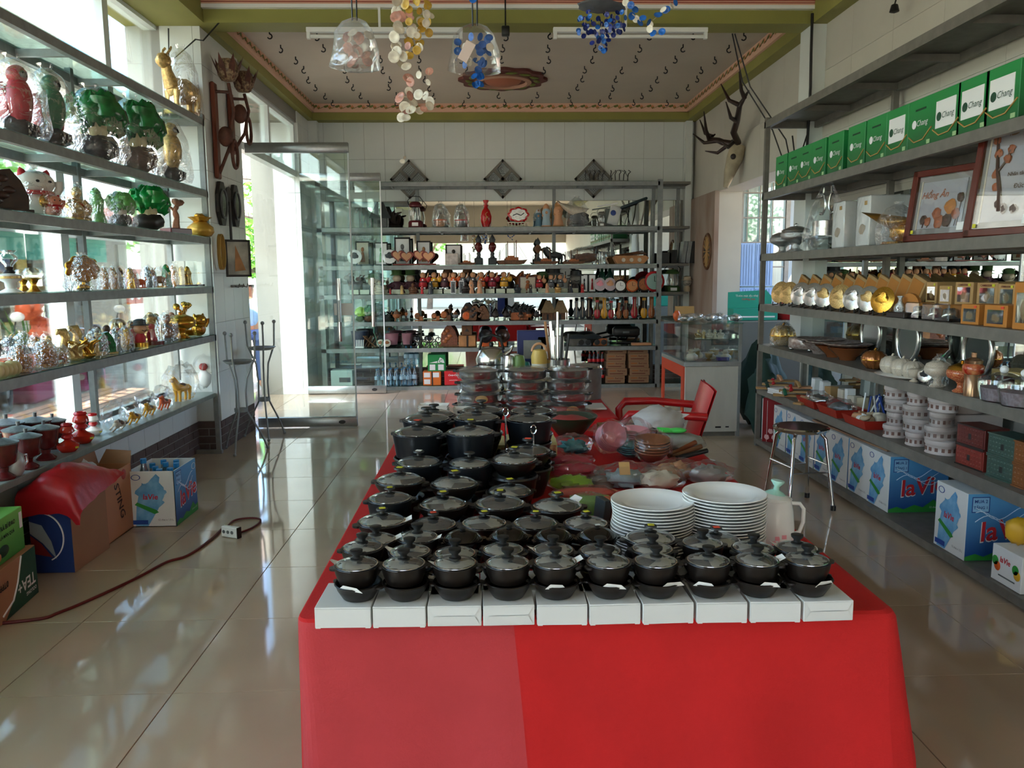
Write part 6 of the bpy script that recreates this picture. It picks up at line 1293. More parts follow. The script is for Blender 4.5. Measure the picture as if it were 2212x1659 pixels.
def kraftbox(name, lab, px, hp, X, z, w_, m, txt=None, grp=None, tag_=None):
    Y = YX(px, X, z); h = hp*Y/FPX; t = thing(name, lab, 'box', (X, Y, z+.001), -PI/2+.1, grp)
    P('carton_body', MB().box(-w_, w_, 0, .14, 0, h, c=.002), m, t, None, False); P('window_frame', MB().box(-w_*.7, w_*.7, -.001, 0, h*.14, h*.78), M_('dark_box_inside', '#4a3222', .7), t, None, False); P('window', MB().box(-w_*.7, w_*.7, -.003, -.0022, h*.14, h*.78), GLASSC, t, None, False)
    P('content', MB().ell((0, -.001, h*.42), (w_*.4, .002, h*.22), 10, 6, amp=.5, fr=4, seed=int(px)), M_('dim_figure', '#8a7050', .5), t)
    if txt: text(txt, mat('dark_red_ink', '#6a2a1c', .7), t, .02, TR(-w_*.1, -.002, h*.88, rx=PI/2), bold=True, w=w_*1.1)
    if tag_: P('price_tag', MB().box(w_*.5, w_*.75, -.004, -.002, h*.84, h*.94), tag_, t, None, False)
    t['hh'] = h; return t
one('white_riser', MB().box(0, .2, 0, 1.1, 0, .075, c=.003), M_('pale_riser', '#a9a29c', .7), 'long pale riser board under the upper row of kraft boxes', 'riser', (2.38, YX(2212, 2.38, 1.17), RZ[4]+.001), 0, None, False)
for i, (px, hp, wd, lab) in enumerate(((2010, 46, .045, 'tall narrow kraft box with a dark window'), (2040, 40, .05, 'kraft box with a round black logo'), (2080, 50, .065, 'leftmost kraft box printed CAMBODIA'), (2130, 52, .07, 'middle kraft box printed CAMBODIA'), (2172, 52, .055, 'rightmost kraft box printed CAMBODIA'))):
    kraftbox('kraft_gift_box', lab+' in the upper row of the fourth shelf', px, hp, 2.385, RZ[4]+.078, wd, KRAFT, 'CAMBODIA' if i > 1 else None, 'upper row kraft boxes', STICKY)
for i, (px, hp, wd, lab) in enumerate(((1975, 36, .055, 'left clear-topped tumbler box'), (2010, 36, .05, 'middle clear-topped tumbler box'), (2040, 38, .055, 'right clear-topped tumbler box'))):
    Y = YX(px, 2.27, RZ[4]); h = hp*Y/FPX; t = thing('tumbler_box', lab+' in the front row of the fourth right shelf', 'box', (2.25, Y, RZ[4]+.001), -PI/2+.1, 'clear tumbler boxes'); P('clear_case', MB().box(-wd, wd, 0, .1, 0, h, c=.006), GLASSC, t, None, False); P('crystal_figure', MB().ell((0, .05, h*.4), (wd*.6, .04, h*.36), 12, 8, amp=.5, fr=4), SILVER, t); P('back_card', MB().box(-wd+.004, wd-.004, .085, .095, .003, h-.004), KRAFTO, t, None, False); P('plinth', MB().box(-wd+.004, wd-.004, .006, .08, .002, h*.18), DARKB, t, None, False)
for i, (px, hp, wd) in enumerate(((2093, 44, .06), (2148, 48, .07))): kraftbox('kraft_gift_box', ('left' if i == 0 else 'right')+' orange kraft window box in the front row of the fourth shelf', px, hp, 2.25, RZ[4], wd, KRAFTO, None, 'front row kraft boxes', STICKO)
kraftbox('kraft_gift_box', 'big orange window box at the right frame edge of the fourth shelf', 2208, 104, 2.25, RZ[4], .06, KRAFTO, None, None, STICKY)
one('dark_tray', MB().box(-.07, .07, -.04, .04, 0, .03, c=.003), DARKB, 'small dark box with a gold plate in front of the silver vase', 'box', (2.25, YX(1942, 2.25, 1.17)-.02, RZ[4]+.001), -PI/2+.2, None, False)
one('orange_plaque', MB().prism([(.07*math.cos(u), .07*math.sin(u)+.06) for u in [PI*k/10 for k in range(11)]]+[(-.07, 0), (.07, 0)], .02, TR(0, 0, 0, rx=PI/2)), KRAFTO, 'round-topped orange plaque standing beside the silver vase', 'plaque', (2.33, YX(1968, 2.33, 1.17), RZ[4]+.001), -PI/2+.3, None, False)
# fifth shelf
RS('melon', (GOLDP, GOLD), 'gold_melon', 'gold ribbed pumpkin jar in film at the rack end', 'jar', 1690, 5, 50, 2.34, None, .5)
LACE = M_('silver_lace', '#b8aca4', .4, .4, col2='#8a7268', vs=45)
Y = YX(1738, 2.34, .85); t = thing('jewel_box', 'oval silver filigree box beside the gold pumpkin', 'box', (2.34, Y, RZ[5]+.001), -PI/2+.4, r5); P('drum', MB().lathe([(.1, .02), (.11, .03), (.11, .09), (.1, .1), (0, .11)], 24, TR(s=(1.2, .9, 1))), LACE, t)
for s in (-1, 1): P('foot', MB().ell((s*.09, -.04, .015), (.02, .02, .015), 8, 5), SILVER, t)
for i, (px, w_) in enumerate(((1770, .17), (1800, .19), (1828, .15))):
    Y = YX(px, 2.36, .9); t = thing('silver_tray', ORD[i]+' from the far end of the large scalloped silver trays on bowls', 'tray', (2.37, Y, RZ[5]+.001), -PI/2, 'silver trays and bowls'); P('bowl', MB().lathe([(0, 0), (.05, 0), (.06, .02), (.13, .08), (.12, .085), (.05, .03)], 22), M_('amber_bowl', '#7a4526', .2) if i else LACE, t); P('tray', MB().lathe([(.0, .09), (w_*.8, .092), (w_, .105), (w_*.97, .11), (w_*.8, .1), (0, .098)], 36, lobes=18, la=.03), LACE, t)
RS('melon', (M_('copper_lattice', '#a86a3c', .25, .6, var=.3, vs=30), GOLD), 'copper_jar', 'copper coloured lattice jar in the middle of the fifth shelf', 'jar', 1888, 5, 46, 2.3, None, 0, sx=1.1)
WCR = M_('cream_crackle', '#cfc6b8', .3, col2='#a8977f', vs=60)
for i, px in enumerate((1925, 1948, 1972)): RS('melon', (WCR, BONE), 'cream_jar', ORD[i]+' from the left of three cream lidded jars on an oval tray', 'jar', px, 5, 46, 2.27, 'cream lidded jars', 0, sx=.95)
t = one('oval_tray', MB().lathe([(0, 0), (.1, 0), (.13, .012), (.125, .014), (0, .008)], 28, TR(s=(1, 1.5, 1))), PORC, 'white oval tray edge under the cream jars', 'tray', (2.28, YX(1950, 2.28, .85), RZ[5]+.0005))
RS('cup', (WCR, BONE), 'cream_cup', 'small cream cup in front of the three cream jars', 'cup', 1975, 5, 34, 2.235, r5, sx=.95); RS('disc', (SILVER, INK), 'zebra_ornament', 'striped silver oval ornament beside the small cream cup', 'ornament', 1996, 5, 36, 2.24, r5); RS('urn', (WCR, WCR), 'cream_urn', 'cream footed urn with a square base in film', 'urn', 2024, 5, 66, 2.245, None, .38, sx=.8)
for i, (px, Y_, lab) in enumerate(((1880, 2.52, 'leftmost'), (1960, 2.5, 'middle'), (2110, 2.45, 'rightmost'))):
    Y = YX(px, Y_, .95); t = thing('round_mirror', lab+' silver rimmed oval mirror at the back of the fifth shelf', 'mirror', (Y_, Y, RZ[5]+.001), -PI/2+.2, 'silver oval mirrors'); P('rim', MB().tube([(.09*math.cos(u), 0, .17+.13*math.sin(u)) for u in [2*PI*k/28 for k in range(28)]], .014, 7, closed=True), SILVER, t); P('mirror_glass', MB().lathe([(0, 0), (.085, 0), (.085, .004), (0, .004)], 24, TR(0, 0, .17, rx=PI/2, s=(1, 1.45, 1))), M_('dull_mirror', '#6d7672', .15, .9), t); P('stand', MB().rod((0, .03, .1), (0, .1, .0), .012, 6).lathe([(0, 0), (.06, 0), (.06, .02), (0, .03)], 14), SILVER, t)
RS('urn', (M_('red_cloisonne', '#9c2018', .2, col2='#c98a5a', vs=28), GOLD), 'red_urn', 'red and gold round vase on the fifth right shelf', 'vase', 2076, 5, 72, 2.26, None, sx=.85)
STRP = M_('striped_metal', '#b89a78', .2, .6, col2='#6a3a24', vs=14, stretch=(1, 1, .1))
Y = YX(2098, 2.235, .85); t = thing('striped_shaker', 'tall striped metal jar with a red collar in front of the red vase', 'jar', (2.236, Y, RZ[5]+.001), 0, r5); P('body', MB().lathe([(0, 0), (.036, 0), (.036, .1), (.032, .104)], 20), STRP, t); P('collar', MB().lathe([(.034, .1), (.046, .11), (.046, .14), (.034, .15)], 18), M_('red_cloisonne', '#9c2018'), t); P('lid', MB().lathe([(.038, .15), (.04, .165), (.012, .18), (.012, .2), (0, .205)], 16), STRP, t)
for i, px in enumerate((2160, 2205)):
    Y = YX(px, 2.27, .85); t = thing('clear_tub', ('left' if i == 0 else 'right')+' clear lidded tub with scalloped rim at the right frame edge', 'tub', (2.28, Y, RZ[5]+.001), 0, 'clear lidded tubs'); P('tub', MB().lathe([(0, 0), (.085, 0), (.1, .06), (.1, .08)], 26), GLASSC, t); P('contents', MB().lathe([(0, .004), (.08, .004), (.09, .06), (0, .065)], 20), M_('lilac_sweets', '#8f8288', .5, var=.3, vs=60), t); P('lid', MB().lathe([(.104, .08), (.1, .1), (.03, .125), (0, .13)], 26, lobes=13, la=.02), GLASSC, t); P('lid_knob', MB().ell((0, 0, .14), .018, 10, 7), WHITE, t)
t = kraftbox('candy_box', 'yellow and orange carton printed Candy Pot behind the clear tubs', 2168, 52, 2.42, RZ[5], .09, M_('pale_yellow_card', '#c2a86a', .6), None, r5); text('Candy Pot', INK, t, .02, TR(0, -.004, .16, rx=PI/2), w=.09)
# sixth shelf
rd = random.Random(4)
for i in range(7):
    px = 1664+i*13; X = 2.26+.05*(i % 3); Y = YX(px, X, .5); m = (DARKG, REDM, SKIN, M_('green_strap', '#1f6a4e', .5), REDM, KRAFT, SKIN)[i]
    t = thing('woven_slipper', ORD[i]+' from the left of the heaped woven slippers at the rack end', 'slipper', (X, Y, RZ[6]+.004+.028*(i % 3)), -PI/2+rd.uniform(-.5, .7), 'heaped woven slippers'); P('sole', MB().prism([(-.035, -.11), (.03, -.11), (.04, 0), (.045, .09), (0, .12), (-.04, .08), (-.032, 0)], .014), KRAFT if m is not KRAFT else SKIN, t, None, False); P('strap', MB().tube([(-.04, -.02, .01), (-.02, -.03, .045), (.02, -.03, .045), (.042, -.02, .01)], .014, 6), m, t)
one('paper_stack', MB().box(-.06, .06, -.1, .1, 0, .012).box(-.058, .06, -.1, .1, .014, .026).box(-.06, .058, -.098, .1, .028, .04), WHITE, 'small stack of white papers by the slippers', 'papers', (2.25, YX(1688, 2.25, .5), RZ[6]+.001), .2, None, False)
for i, (px, X) in enumerate(((1738, 2.27), (1785, 2.27), (1845, 2.27))):
    Y = YX(px+20, X, .5); t = thing('red_tray', ORD[i]+' from the far end of the red plastic trays on the sixth shelf', 'tray', (X+.035, Y, RZ[6]+.001), 0, 'red plastic trays'); w_, d_ = .085, .135
    P('tray', MB().box(-w_, w_, -d_, d_, 0, .008).add([(-w_, -d_, 0), (-w_, d_, 0), (-w_-.02, d_+.02, .055), (-w_-.02, -d_-.02, .055)], [[0, 1, 2, 3]]).add([(w_, -d_, 0), (w_, d_, 0), (w_+.02, d_+.02, .055), (w_+.02, -d_-.02, .055)], [[0, 1, 2, 3]]).add([(-w_, -d_, 0), (w_, -d_, 0), (w_+.02, -d_-.02, .055), (-w_-.02, -d_-.02, .055)], [[0, 1, 2, 3]]).add([(-w_, d_, 0), (w_, d_, 0), (w_+.02, d_+.02, .055), (-w_-.02, d_+.02, .055)], [[0, 1, 2, 3]]), M_('red_tray_plastic', '#a8281c', .4), t, None, False)
    if i < 2: bag('spoon_bag' if i == 0 else 'toy_bag', 'clear bag of '+('metal spoons' if i == 0 else 'mixed blue and grey trinkets')+' in the '+ORD[i]+' red tray', 'bag', (X+.035, Y, RZ[6]+.012), (.08, .13, .05), [('contents', MB().ell((0, 0, .035), (.06, .1, .03), 12, 7, amp=.5, fr=5), SILVER if i == 0 else GREYS)], i)
    else:
        for k, (x, y, r, m) in enumerate(((-.05, -.07, .03, PALEF), (-.04, -.0, .026, WHITE), (-.02, .07, .03, SKIN), (.03, -.05, .038, SHELLW), (.03, .04, .03, PALEF), (.0, -.015, .02, MW))):
            t2 = thing('sea_shell', ORD[k]+' of the loose sea shells heaped in the third red tray', 'shell', (X+.035+x, Y+y, RZ[6]+.012), k*1.3, 'shells in the red tray'); P('whorl', MB().tube([(r*(1-.09*s)*math.cos(s*.8), r*(1-.09*s)*math.sin(s*.8), r+.004*s) for s in range(10)], [r*.9*(1-.085*s) for s in range(10)], 8), m, t2)
for i, (px, hp, w_, m) in enumerate(((1762, 40, .03, WHITE), (1780, 40, .03, WHITE), (1796, 34, .05, KRAFT), (1822, 38, .04, BONE), (1836, 44, .02, WHITE), (1846, 32, .05, BONE), (1868, 36, .05, M_('cream_box', '#b5aa8c', .6)))):
    Y = YX(px, 2.46, .5); one('card_box', MB().box(-w_, w_, -.03, .03, 0, hp*Y/FPX, TR(0, 0, 0, ry=rd.uniform(-.15, .15)), c=.003), m, ORD[i]+' from the left of the pale small boxes behind the red trays', 'box', (2.46, Y, RZ[6]+.006), -PI/2, 'pale small boxes on the sixth shelf', False)
Y = YX(1886, 2.38, .5); t = thing('knife_tray', 'cream tray holding upright blue and white knives and scissors', 'tray', (2.38, Y, RZ[6]+.001), 0, r6); P('tray', MB().box(-.09, .09, -.1, .1, 0, .05, c=.006), M_('cream_box', '#b5aa8c', .6), t)
for k in range(14): x, y = rd.uniform(-.07, .07), rd.uniform(-.08, .08); P('knife', MB().rod((x, y, .04), (x+rd.uniform(-.05, .05), y+rd.uniform(-.05, .05), .17), .006, 5), (WHITE, INKB, WHITE, INKB, BLACK)[k % 5], t)
PATT = M_('brown_patch', '#6a4a40', .5); LILB = M_('lilac_box', '#b5a9a4', .4)
for s, (px, n, X) in enumerate(((1930, 4, 2.31), (1972, 4, 2.31), (2022, 4, 2.31))):
    Y = YX(px, 2.29, .5)
    for k in range(n):
        t = art('roundbox', (LILB, LILB, PATT), 'round_box', ('far', 'middle', 'near')[s]+' stack of round patterned boxes, '+('bottom' if k == 0 else ('second', 'third', 'top')[k-1])+' one', 'box', (X, Y, RZ[6]+.001+.073*k), .073, s+k, 'round patterned boxes', 0, 2.15)
        if k in (1, 2): P('film_wrapper', MB().lathe([(.52, 0), (.53, .5), (.52, 1.02), (.3, 1.05)], 20, wob=.12), FILM, t)
one('round_box', MB().lathe([(0, 0), (.11, 0), (.115, .03), (.112, .06), (.1, .07), (0, .075)], 30, wob=.04), LILB, 'wide white lace box behind the near stack of round boxes', 'box', (2.47, YX(2075, 2.47, .75), RZ[6]+.2), 0, r6)
one('plain_carton', MB().box(-.13, .13, -.13, .13, 0, .197, c=.003), LILB, 'lilac carton under the wide white lace box', 'box', (2.49, YX(2075, 2.47, .75), RZ[6]+.001), 0, None, False)
CHT = [(2078, 0, M_('red_chest', '#7a2a20', .4), 'lower red carved drawer box'), (2078, 1, M_('dark_red_chest', '#5a211c', .4), 'upper dark red carved drawer box'), (2147, 0, M_('green_chest', '#3c5148', .4), 'lower green carved drawer box'), (2147, 1, M_('green_chest', '#3c5148', .4), 'upper green drawer box in loose film'), (2205, 0, M_('bronze_chest', '#7a4a28', .35), 'lower bronze studded box'), (2205, 1, M_('bronze_chest', '#7a4a28', .35), 'upper bronze studded box')]
for i, (px, k, m, lab) in enumerate(CHT):
    Y = YX(px, 2.24, .52); t = art('chest', (m, m, DARKB if i < 2 else m), 'drawer_box', lab+' at the near end of the sixth shelf', 'box', (2.33, Y, RZ[6]+.001+.101*k), .1, -PI/2+.06, 'carved drawer boxes', 0, 2.0)
one('red_case', MB().box(-.06, .06, -.2, .2, 0, .08, c=.006), M_('red_chest', '#7a2a20', .4), 'long red beaded case at the back of the sixth shelf', 'box', (2.53, YX(2140, 2.53, .7), RZ[6]+.001), 0, r6, False)
# cartons of water on the bottom deck, one on the left by the wall
def lavie(lab, x, y, z, rz, sc=1, grp='water cartons', top=1):
    t = thing('water_carton', lab, 'box', (x, y, z), rz, grp, sc); w_, d_, h_ = .13, .34, .325
    b = P('carton_body', MB().box(-w_, w_, 0, d_, 0, h_, c=.0015) if top else MB().box(-w_, w_, 0, .004, 0, h_).box(-w_, w_, d_-.004, d_, 0, h_).box(-w_, -w_+.004, 0, d_, 0, h_).box(w_-.004, w_, 0, d_, 0, h_).box(-w_, w_, 0, d_, 0, .004), CARDW, t, None, False)
    e = -.0012
    def fl(n, pts, m, y=e): P(n, MB().add([(px_, y, pz) for px_, pz in pts], [list(range(len(pts)))]), m, t, None, False)
    spl = [(-.06+.075*math.cos(u)*(1+.25*math.sin(u*7)), .185+.09*math.sin(u)*(1+.2*math.cos(u*5))) for u in [2*PI*k/40 for k in range(40)]]
    fl('printed_splash', [(px_+.055, pz) for px_, pz in spl], BOTP)
    fl('printed_bottle', [(-.1, .005), (-.03, .005), (.03, .1), (.07, .18), (.07, .23), (.045, .26), (.05, .29), (.03, .31), (.01, .29), (-.02, .25), (-.07, .2), (-.09, .12)], BOTP, e*1.5)
    fl('printed_green', [(-.1, .13), (-.085, .145), (.02, .1), (.035, .085), (.01, .075)], HILL, e*1.8); text('laVie', INKR, t, .05, TR(-.01, e*2.2, .175, rx=PI/2, rz=0), bold=True, shear=.15, w=.085)
    text('12 chai x 1,5 L', INK, t, .016, TR(.07, e*1.5, .04, rx=PI/2), w=.085); fl('printed_barcode', [(-.115, .015), (-.03, .015), (-.03, .04), (-.115, .04)], INKB, e*2.4); P('oval_emblem', MB().lathe([(.02, 0), (.024, .0), (.024, .001), (.02, .001)], 18, TR(-.085, e, .29, rx=PI/2, s=(1.1, .7, 1))), INKB, t)
    S1 = TR(w_+.0012, 0, 0, rz=PI/2)
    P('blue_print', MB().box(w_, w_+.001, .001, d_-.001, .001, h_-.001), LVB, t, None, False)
    def sd(n, pts, m, o=.0006): P(n, MB().add([(w_+.0012+o, a_, z_) for a_, z_ in pts], [list(range(len(pts)))]), m, t, None, False)
    sd('printed_hills', [(.001, .002), (.001, .02), (.05, .035), (.09, .02), (.15, .045), (.2, .03), (.26, .075), (.3, .04), (.339, .05), (.339, .002)], HILL)
    big = S1 @ TR(.19, -.0016, .15, rx=PI/2, rz=.0, ry=-.12); text('laVie', INKW, t, .1, S1 @ TR(.193, -.0008, .147, rx=PI/2, ry=-.12), bold=True, shear=.15, w=.27); text('laVie', INKR, t, .1, big, bold=True, shear=.15, w=.255)
    sd('promo_border', [(.02, .235), (.105, .235), (.105, .31), (.02, .31)], INKB); sd('promo_panel', [(.024, .239), (.101, .239), (.101, .306), (.024, .306)], M_('promo_blue', '#8cc0e4', .5), .0009)
    text('MUA 2', INKB, t, .02, S1 @ TR(.0625, -.0016, .288, rx=PI/2), bold=True, w=.062); text('TẶNG 1', INKB, t, .02, S1 @ TR(.0625, -.0016, .258, rx=PI/2), bold=True, w=.066)
    P('oval_emblem', MB().lathe([(.024, 0), (.028, .0), (.028, .001), (.024, .001)], 18, S1 @ TR(.3, -.0012, .285, rx=PI/2, s=(1.1, .7, 1))), INKW, t); text('12 chai x 1,5 L', INKW, t, .016, S1 @ TR(.28, -.0016, .03, rx=PI/2), w=.085)
    for k in range(3): P('printed_wave', MB().tube([(w_+.0014, .04+.02*q, .19+.02*k+.03*math.sin(q*.5+k)) for q in range(13)], .0022, 4), M_('wave_white', '#cfe4f4', .5), t)
    return t
y1 = YX(2083, 2.235, .1)
lavie('nearest blue water carton standing apart on the right bottom deck', 2.235, y1+.13, .062, -PI/2)
y2 = YX(1918, 2.26, .1)
for i in range(7): lavie(ORD[i+1]+' water carton from the camera in the row on the right bottom deck', 2.26+.004*(i % 2), y2+.13+.264*i, .062, -PI/2)
for i in range(7):
    if i > 0: continue
one('flat_carton', MB().box(-.17, .17, -.5, .5, 0, .012, c=.002), CARD, 'flattened brown cardboard lying on the row of water cartons', 'cardboard', (2.45, y2+.62, .39), .03, None, False)
t = thing('water_carton', 'small white carton of lemon water at the right frame edge', 'box', (2.235, YX(2205, 2.235, .1)+.10, .062), -PI/2); P('carton_body', MB().box(-.1, .1, 0, .3, 0, .16, c=.002), CARDW, t, None, False); text('laVie', INKR, t, .05, TR(-.01, -.0015, .105, rx=PI/2), bold=True, shear=.15, w=.07)
for x, m in ((-.075, HILL), (-.06, ORANGEP), (.06, HILL), (.072, M_('lemon_yellow', '#d9a526', .5))): P('fruit_print', MB().lathe([(0, 0), (.022, 0), (.02, .001), (0, .001)], 16, TR(x, -.001, .09 if m is HILL else .07, rx=PI/2)), m, t)
P('small_print', MB().box(-.05, .06, -.0012, 0, .03, .036), GREYS, t, None, False)
one('lemon_bag', MB().ell((0, 0, .06), (.06, .05, .06), 12, 8, amp=.3), M_('lemon_yellow', '#d9a526', .5), 'yellow bag lying on the small lemon water carton', 'bag', (2.33, YX(2210, 2.33, .25)+.03, .224))
Y = y2+.13+.264*7+.03; t = thing('lemon_carton', 'white carton with orange fruit print beyond the row of water cartons', 'box', (2.25, Y-.02, .062), -PI/2); P('carton_body', MB().box(-.1, .02, 0, .26, 0, .34, c=.002), CARDW, t, None, False); text('laVie', INKR, t, .05, TR(-.04, -.0015, .24, rx=PI/2, ry=PI/2), bold=True, w=.12); P('fruit_print', MB().lathe([(0, 0), (.03, 0), (.028, .001), (0, .001)], 16, TR(-.05, -.001, .12, rx=PI/2)), ORANGEP, t)
t = thing('gift_bag', 'red paper gift bag with white blossoms at the far rack post', 'bag', (2.30, 6.28, .062), -PI/2+.9); P('bag_body', MB().box(-.1, .1, 0, .08, 0, .36, c=.004), M_('deep_red_paper', '#8c1218', .4), t, None, False); P('handle', MB().tube([(-.04, .0, .36), (-.03, 0, .42), (.03, 0, .42), (.04, 0, .36)], .004, 5), WHITE, t)
for k in range(5): P('blossom_print', MB().ell((-.06+.03*k, -.003, .04+.05*(k % 2)), (.02, .002, .02), 8, 5, amp=.4), M_('pink_print', '#d9a9a9', .6), t)
# left water carton with bottles showing
lt = lavie('open white and blue water carton with bottles inside, by the left wall', -1.925, 4.52, 0, .0, 1.0, 'water cartons', 0)
for k, (x, y, z) in enumerate(((-.06, .06, .06), (-.02, .12, .0), (.03, .05, .0), (.08, .08, 0), (-.07, .2, 0), (.0, .22, 0), (.07, .2, 0), (.04, .28, 0), (-.04, .29, 0))):
    art('bottle', (GLASSW, M_('bright_blue_cap', '#1f7fc0', .4), M_('blue_label', '#3f86b8', .4)), 'water_bottle', ('tall raised' if k == 0 else ORD[k])+' blue-capped water bottle inside the open left carton', 'bottle', (-1.925+x, 4.52+y, .006+z), .32, 0, 'bottles in the open carton', 0, .85)
# brown cartons with red cloth, red and tan drink cartons, tea cartons
def ctn(name, lab, px0, px1, py, h, d, m, rz=0, parts=None, z=0):
    a = atZ(px0, py, z); t = thing(name, lab, 'box', (a.x, a.y, z+.001), rz); w_ = px1
    P('carton_body', MB().box(0, w_, 0, d, 0, h, c=.002), m, t, None, False); return t
t = ctn('brown_carton', 'tall brown carton with a dark blue round emblem under the red cloth', 152, .20, 1203, .40, .36, CARD, 0)
t.location = (-2.21, 3.80, .001); P('blue_panel', MB().box(.001, .199, -.0015, 0, .002, .34), M_('navy_print', '#14306a', .6), t, None, False)
P('white_ring', MB().tube([(.06+.10*math.cos(u), -.003, .18+.12*math.sin(u)) for u in [-1.2+2.6*k/20 for k in range(21)]], .004, 4), INKW, t); P('grey_wave', MB().add([(.002, -.0025, .26), (.06, -.0025, .24), (.1, -.0025, .16), (.12, -.0025, .07), (.06, -.0025, .15), (.002, -.0025, .2)], [[0, 1, 2, 3, 4, 5]]), M_('print_grey', '#8e9aa0', .6), t, None, False); P('red_wave', MB().add([(.002, -.0022, .19), (.05, -.0022, .15), (.1, -.0022, .08), (.002, -.0022, .1)], [[0, 1, 2, 3]]), M_('print_red', '#7a1a20', .6), t, None, False)
def rcl(u, v):
    x = -2.25+.30*u; y = 3.70+.56*v; e = 1-abs(2*u-1)**4; z = .405+.10*math.sin(PI*min(1, v*.9+.1))*math.sin(PI*u)+.012*noise.noise((u*5, v*7, 2))
    if u > .86: z -= (u-.86)*.55*(1.3-v)
    if v < .16: z -= (.16-v)*.8; y = max(y, 3.765)
    return (x, y, max(z, .25))
mb = MB().grid(rcl, 16, 22); t = thing('red_cloth', 'rumpled red cloth thrown over the tall brown carton', 'cloth', (0, 0, 0)); P('cloth', mb, M_('red_nylon', '#a8121c', .4, bump=.3, bs=12), t)
t = thing('drink_carton', 'red and tan open drink carton with graffiti lettering by the left wall', 'box', (-2.22, 4.18, .001)); P('carton_body', MB().box(0, .18, 0, .36, 0, .004).box(0, .18, 0, .004, 0, .37).box(0, .18, .356, .36, 0, .37).box(0, .004, 0, .36, 0, .37).box(.176, .18, 0, .36, 0, .37), M_('tan_red_card', '#b5805c', .7), t, None, False); P('red_panel', MB().box(.001, .179, -.0015, 0, .002, .36), M_('deep_red_print', '#7a1216', .6), t, None, False)
S1 = TR(.1805, 0, 0, rz=PI/2); text('STING', M_('dark_print', '#3a1f1a', .7), t, .1, S1 @ TR(.19, -.001, .2, rx=PI/2, ry=PI/2-.3), bold=True, shear=.2, w=.22); P('red_badge', MB().lathe([(0, 0), (.03, 0), (.028, .001), (0, .001)], 14, S1 @ TR(.26, -.001, .33, rx=PI/2)), M_('badge_red', '#a04030', .6), t); P('white_ring', MB().lathe([(.02, 0), (.03, 0), (.03, .001), (.02, .001)], 14, TR(.1, -.002, .2, rx=PI/2)), INKW, t)
for k in range(2): P('open_flap', MB().add([(0, .0 if k == 0 else .36, .37), (.18, .0 if k == 0 else .36, .37), (.16, -.02 if k == 0 else .42, .45-.02*k), (.02, -.02 if k == 0 else .42, .44)], [[0, 1, 2, 3]]) if k else MB().add([(0, .36, .37), (0, 0, .37), (-.03, .02, .46), (-.02, .34, .5)], [[0, 1, 2, 3]]), CARD, t, None, False)
bag('white_bag', 'white plastic bag stuffed in the open red and tan carton', 'bag', (-2.15, 4.24, .30), (.07, .07, .08), None, 3, 0, None, M_('white_plastic_bag', '#c9c9c9', .4))
t = thing('tea_carton', 'green and tan tea carton standing upside down at the left frame edge', 'box', (-2.19, 3.10, .001), .12); P('carton_body', MB().box(-.2, .19, 0, .44, 0, .225, c=.002), M_('tan_tea_card', '#a87a58', .7), t, None, False)
P('dark_end', MB().box(-.199, .189, -.0012, 0, .001, .224), BLACK, t, None, False)
S1 = TR(.1905, 0, 0, rz=PI/2); P('green_print', MB().add([(.191, .12, .002), (.191, .438, .002), (.191, .438, .222), (.191, .30, .222), (.191, .22, .07)], [[0, 1, 2, 3, 4]]), M_('tea_green', '#0f4a34', .6), t, None, False); P('white_edge', MB().tube([(.1915, .10, .03), (.1915, .2, .06), (.1915, .25, .12), (.1915, .3, .222)], .004, 4), INKW, t)
text('TEA+', INKW, t, .07, S1 @ TR(.33, -.0015, .09, rx=PI/2, ry=PI), bold=True, w=.17); text('OOLONG', INKW, t, .02, S1 @ TR(.37, -.0015, .04, rx=PI/2, ry=PI), bold=True, w=.1); text('0TPP', INK, t, .03, S1 @ TR(.13, -.0015, .15, rx=PI/2, ry=PI), bold=True, w=.08)
t = thing('tea_carton', 'bright green winter melon tea carton lying on the tan tea carton', 'box', (-2.20, 3.08, .228), .12); P('carton_body', MB().box(-.2, .18, 0, .42, 0, .19, c=.002), LIMEC, t, None, False); S1 = TR(.1805, 0, 0, rz=PI/2)
text('TRÀ BÍ ĐAO', INK, t, .03, S1 @ TR(.27, -.0015, .145, rx=PI/2), bold=True, w=.15); text('LÀ MÁN QUÀ', INK, t, .03, S1 @ TR(.265, -.0015, .108, rx=PI/2), bold=True, w=.13); text('tea', INK, t, .04, S1 @ TR(.16, -.0015, .115, rx=PI/2), bold=True, w=.05)
P('bottle_print', MB().add([(.181, .09, .02), (.181, .15, .02), (.181, .15, .08), (.181, .135, .1), (.181, .14, .13), (.181, .1, .13), (.181, .105, .1), (.181, .09, .08)], [list(range(8))]), OLEAF, t, None, False); P('melon_print', MB().lathe([(0, 0), (.05, 0), (.048, .001), (0, .001)], 16, S1 @ TR(.22, -.0012, .05, rx=PI/2, s=(1, .5, 1))), M_('dark_green_print', '#0b3d1f'), t); P('fruit_print', MB().lathe([(0, 0), (.018, 0), (.016, .001), (0, .001)], 12, S1 @ TR(.18, -.0014, .035, rx=PI/2)), M_('peach_print', '#c9825a', .6), t); P('barcode', MB().box(.18, .1815, .385, .41, .1, .17), INKW, t, None, False)
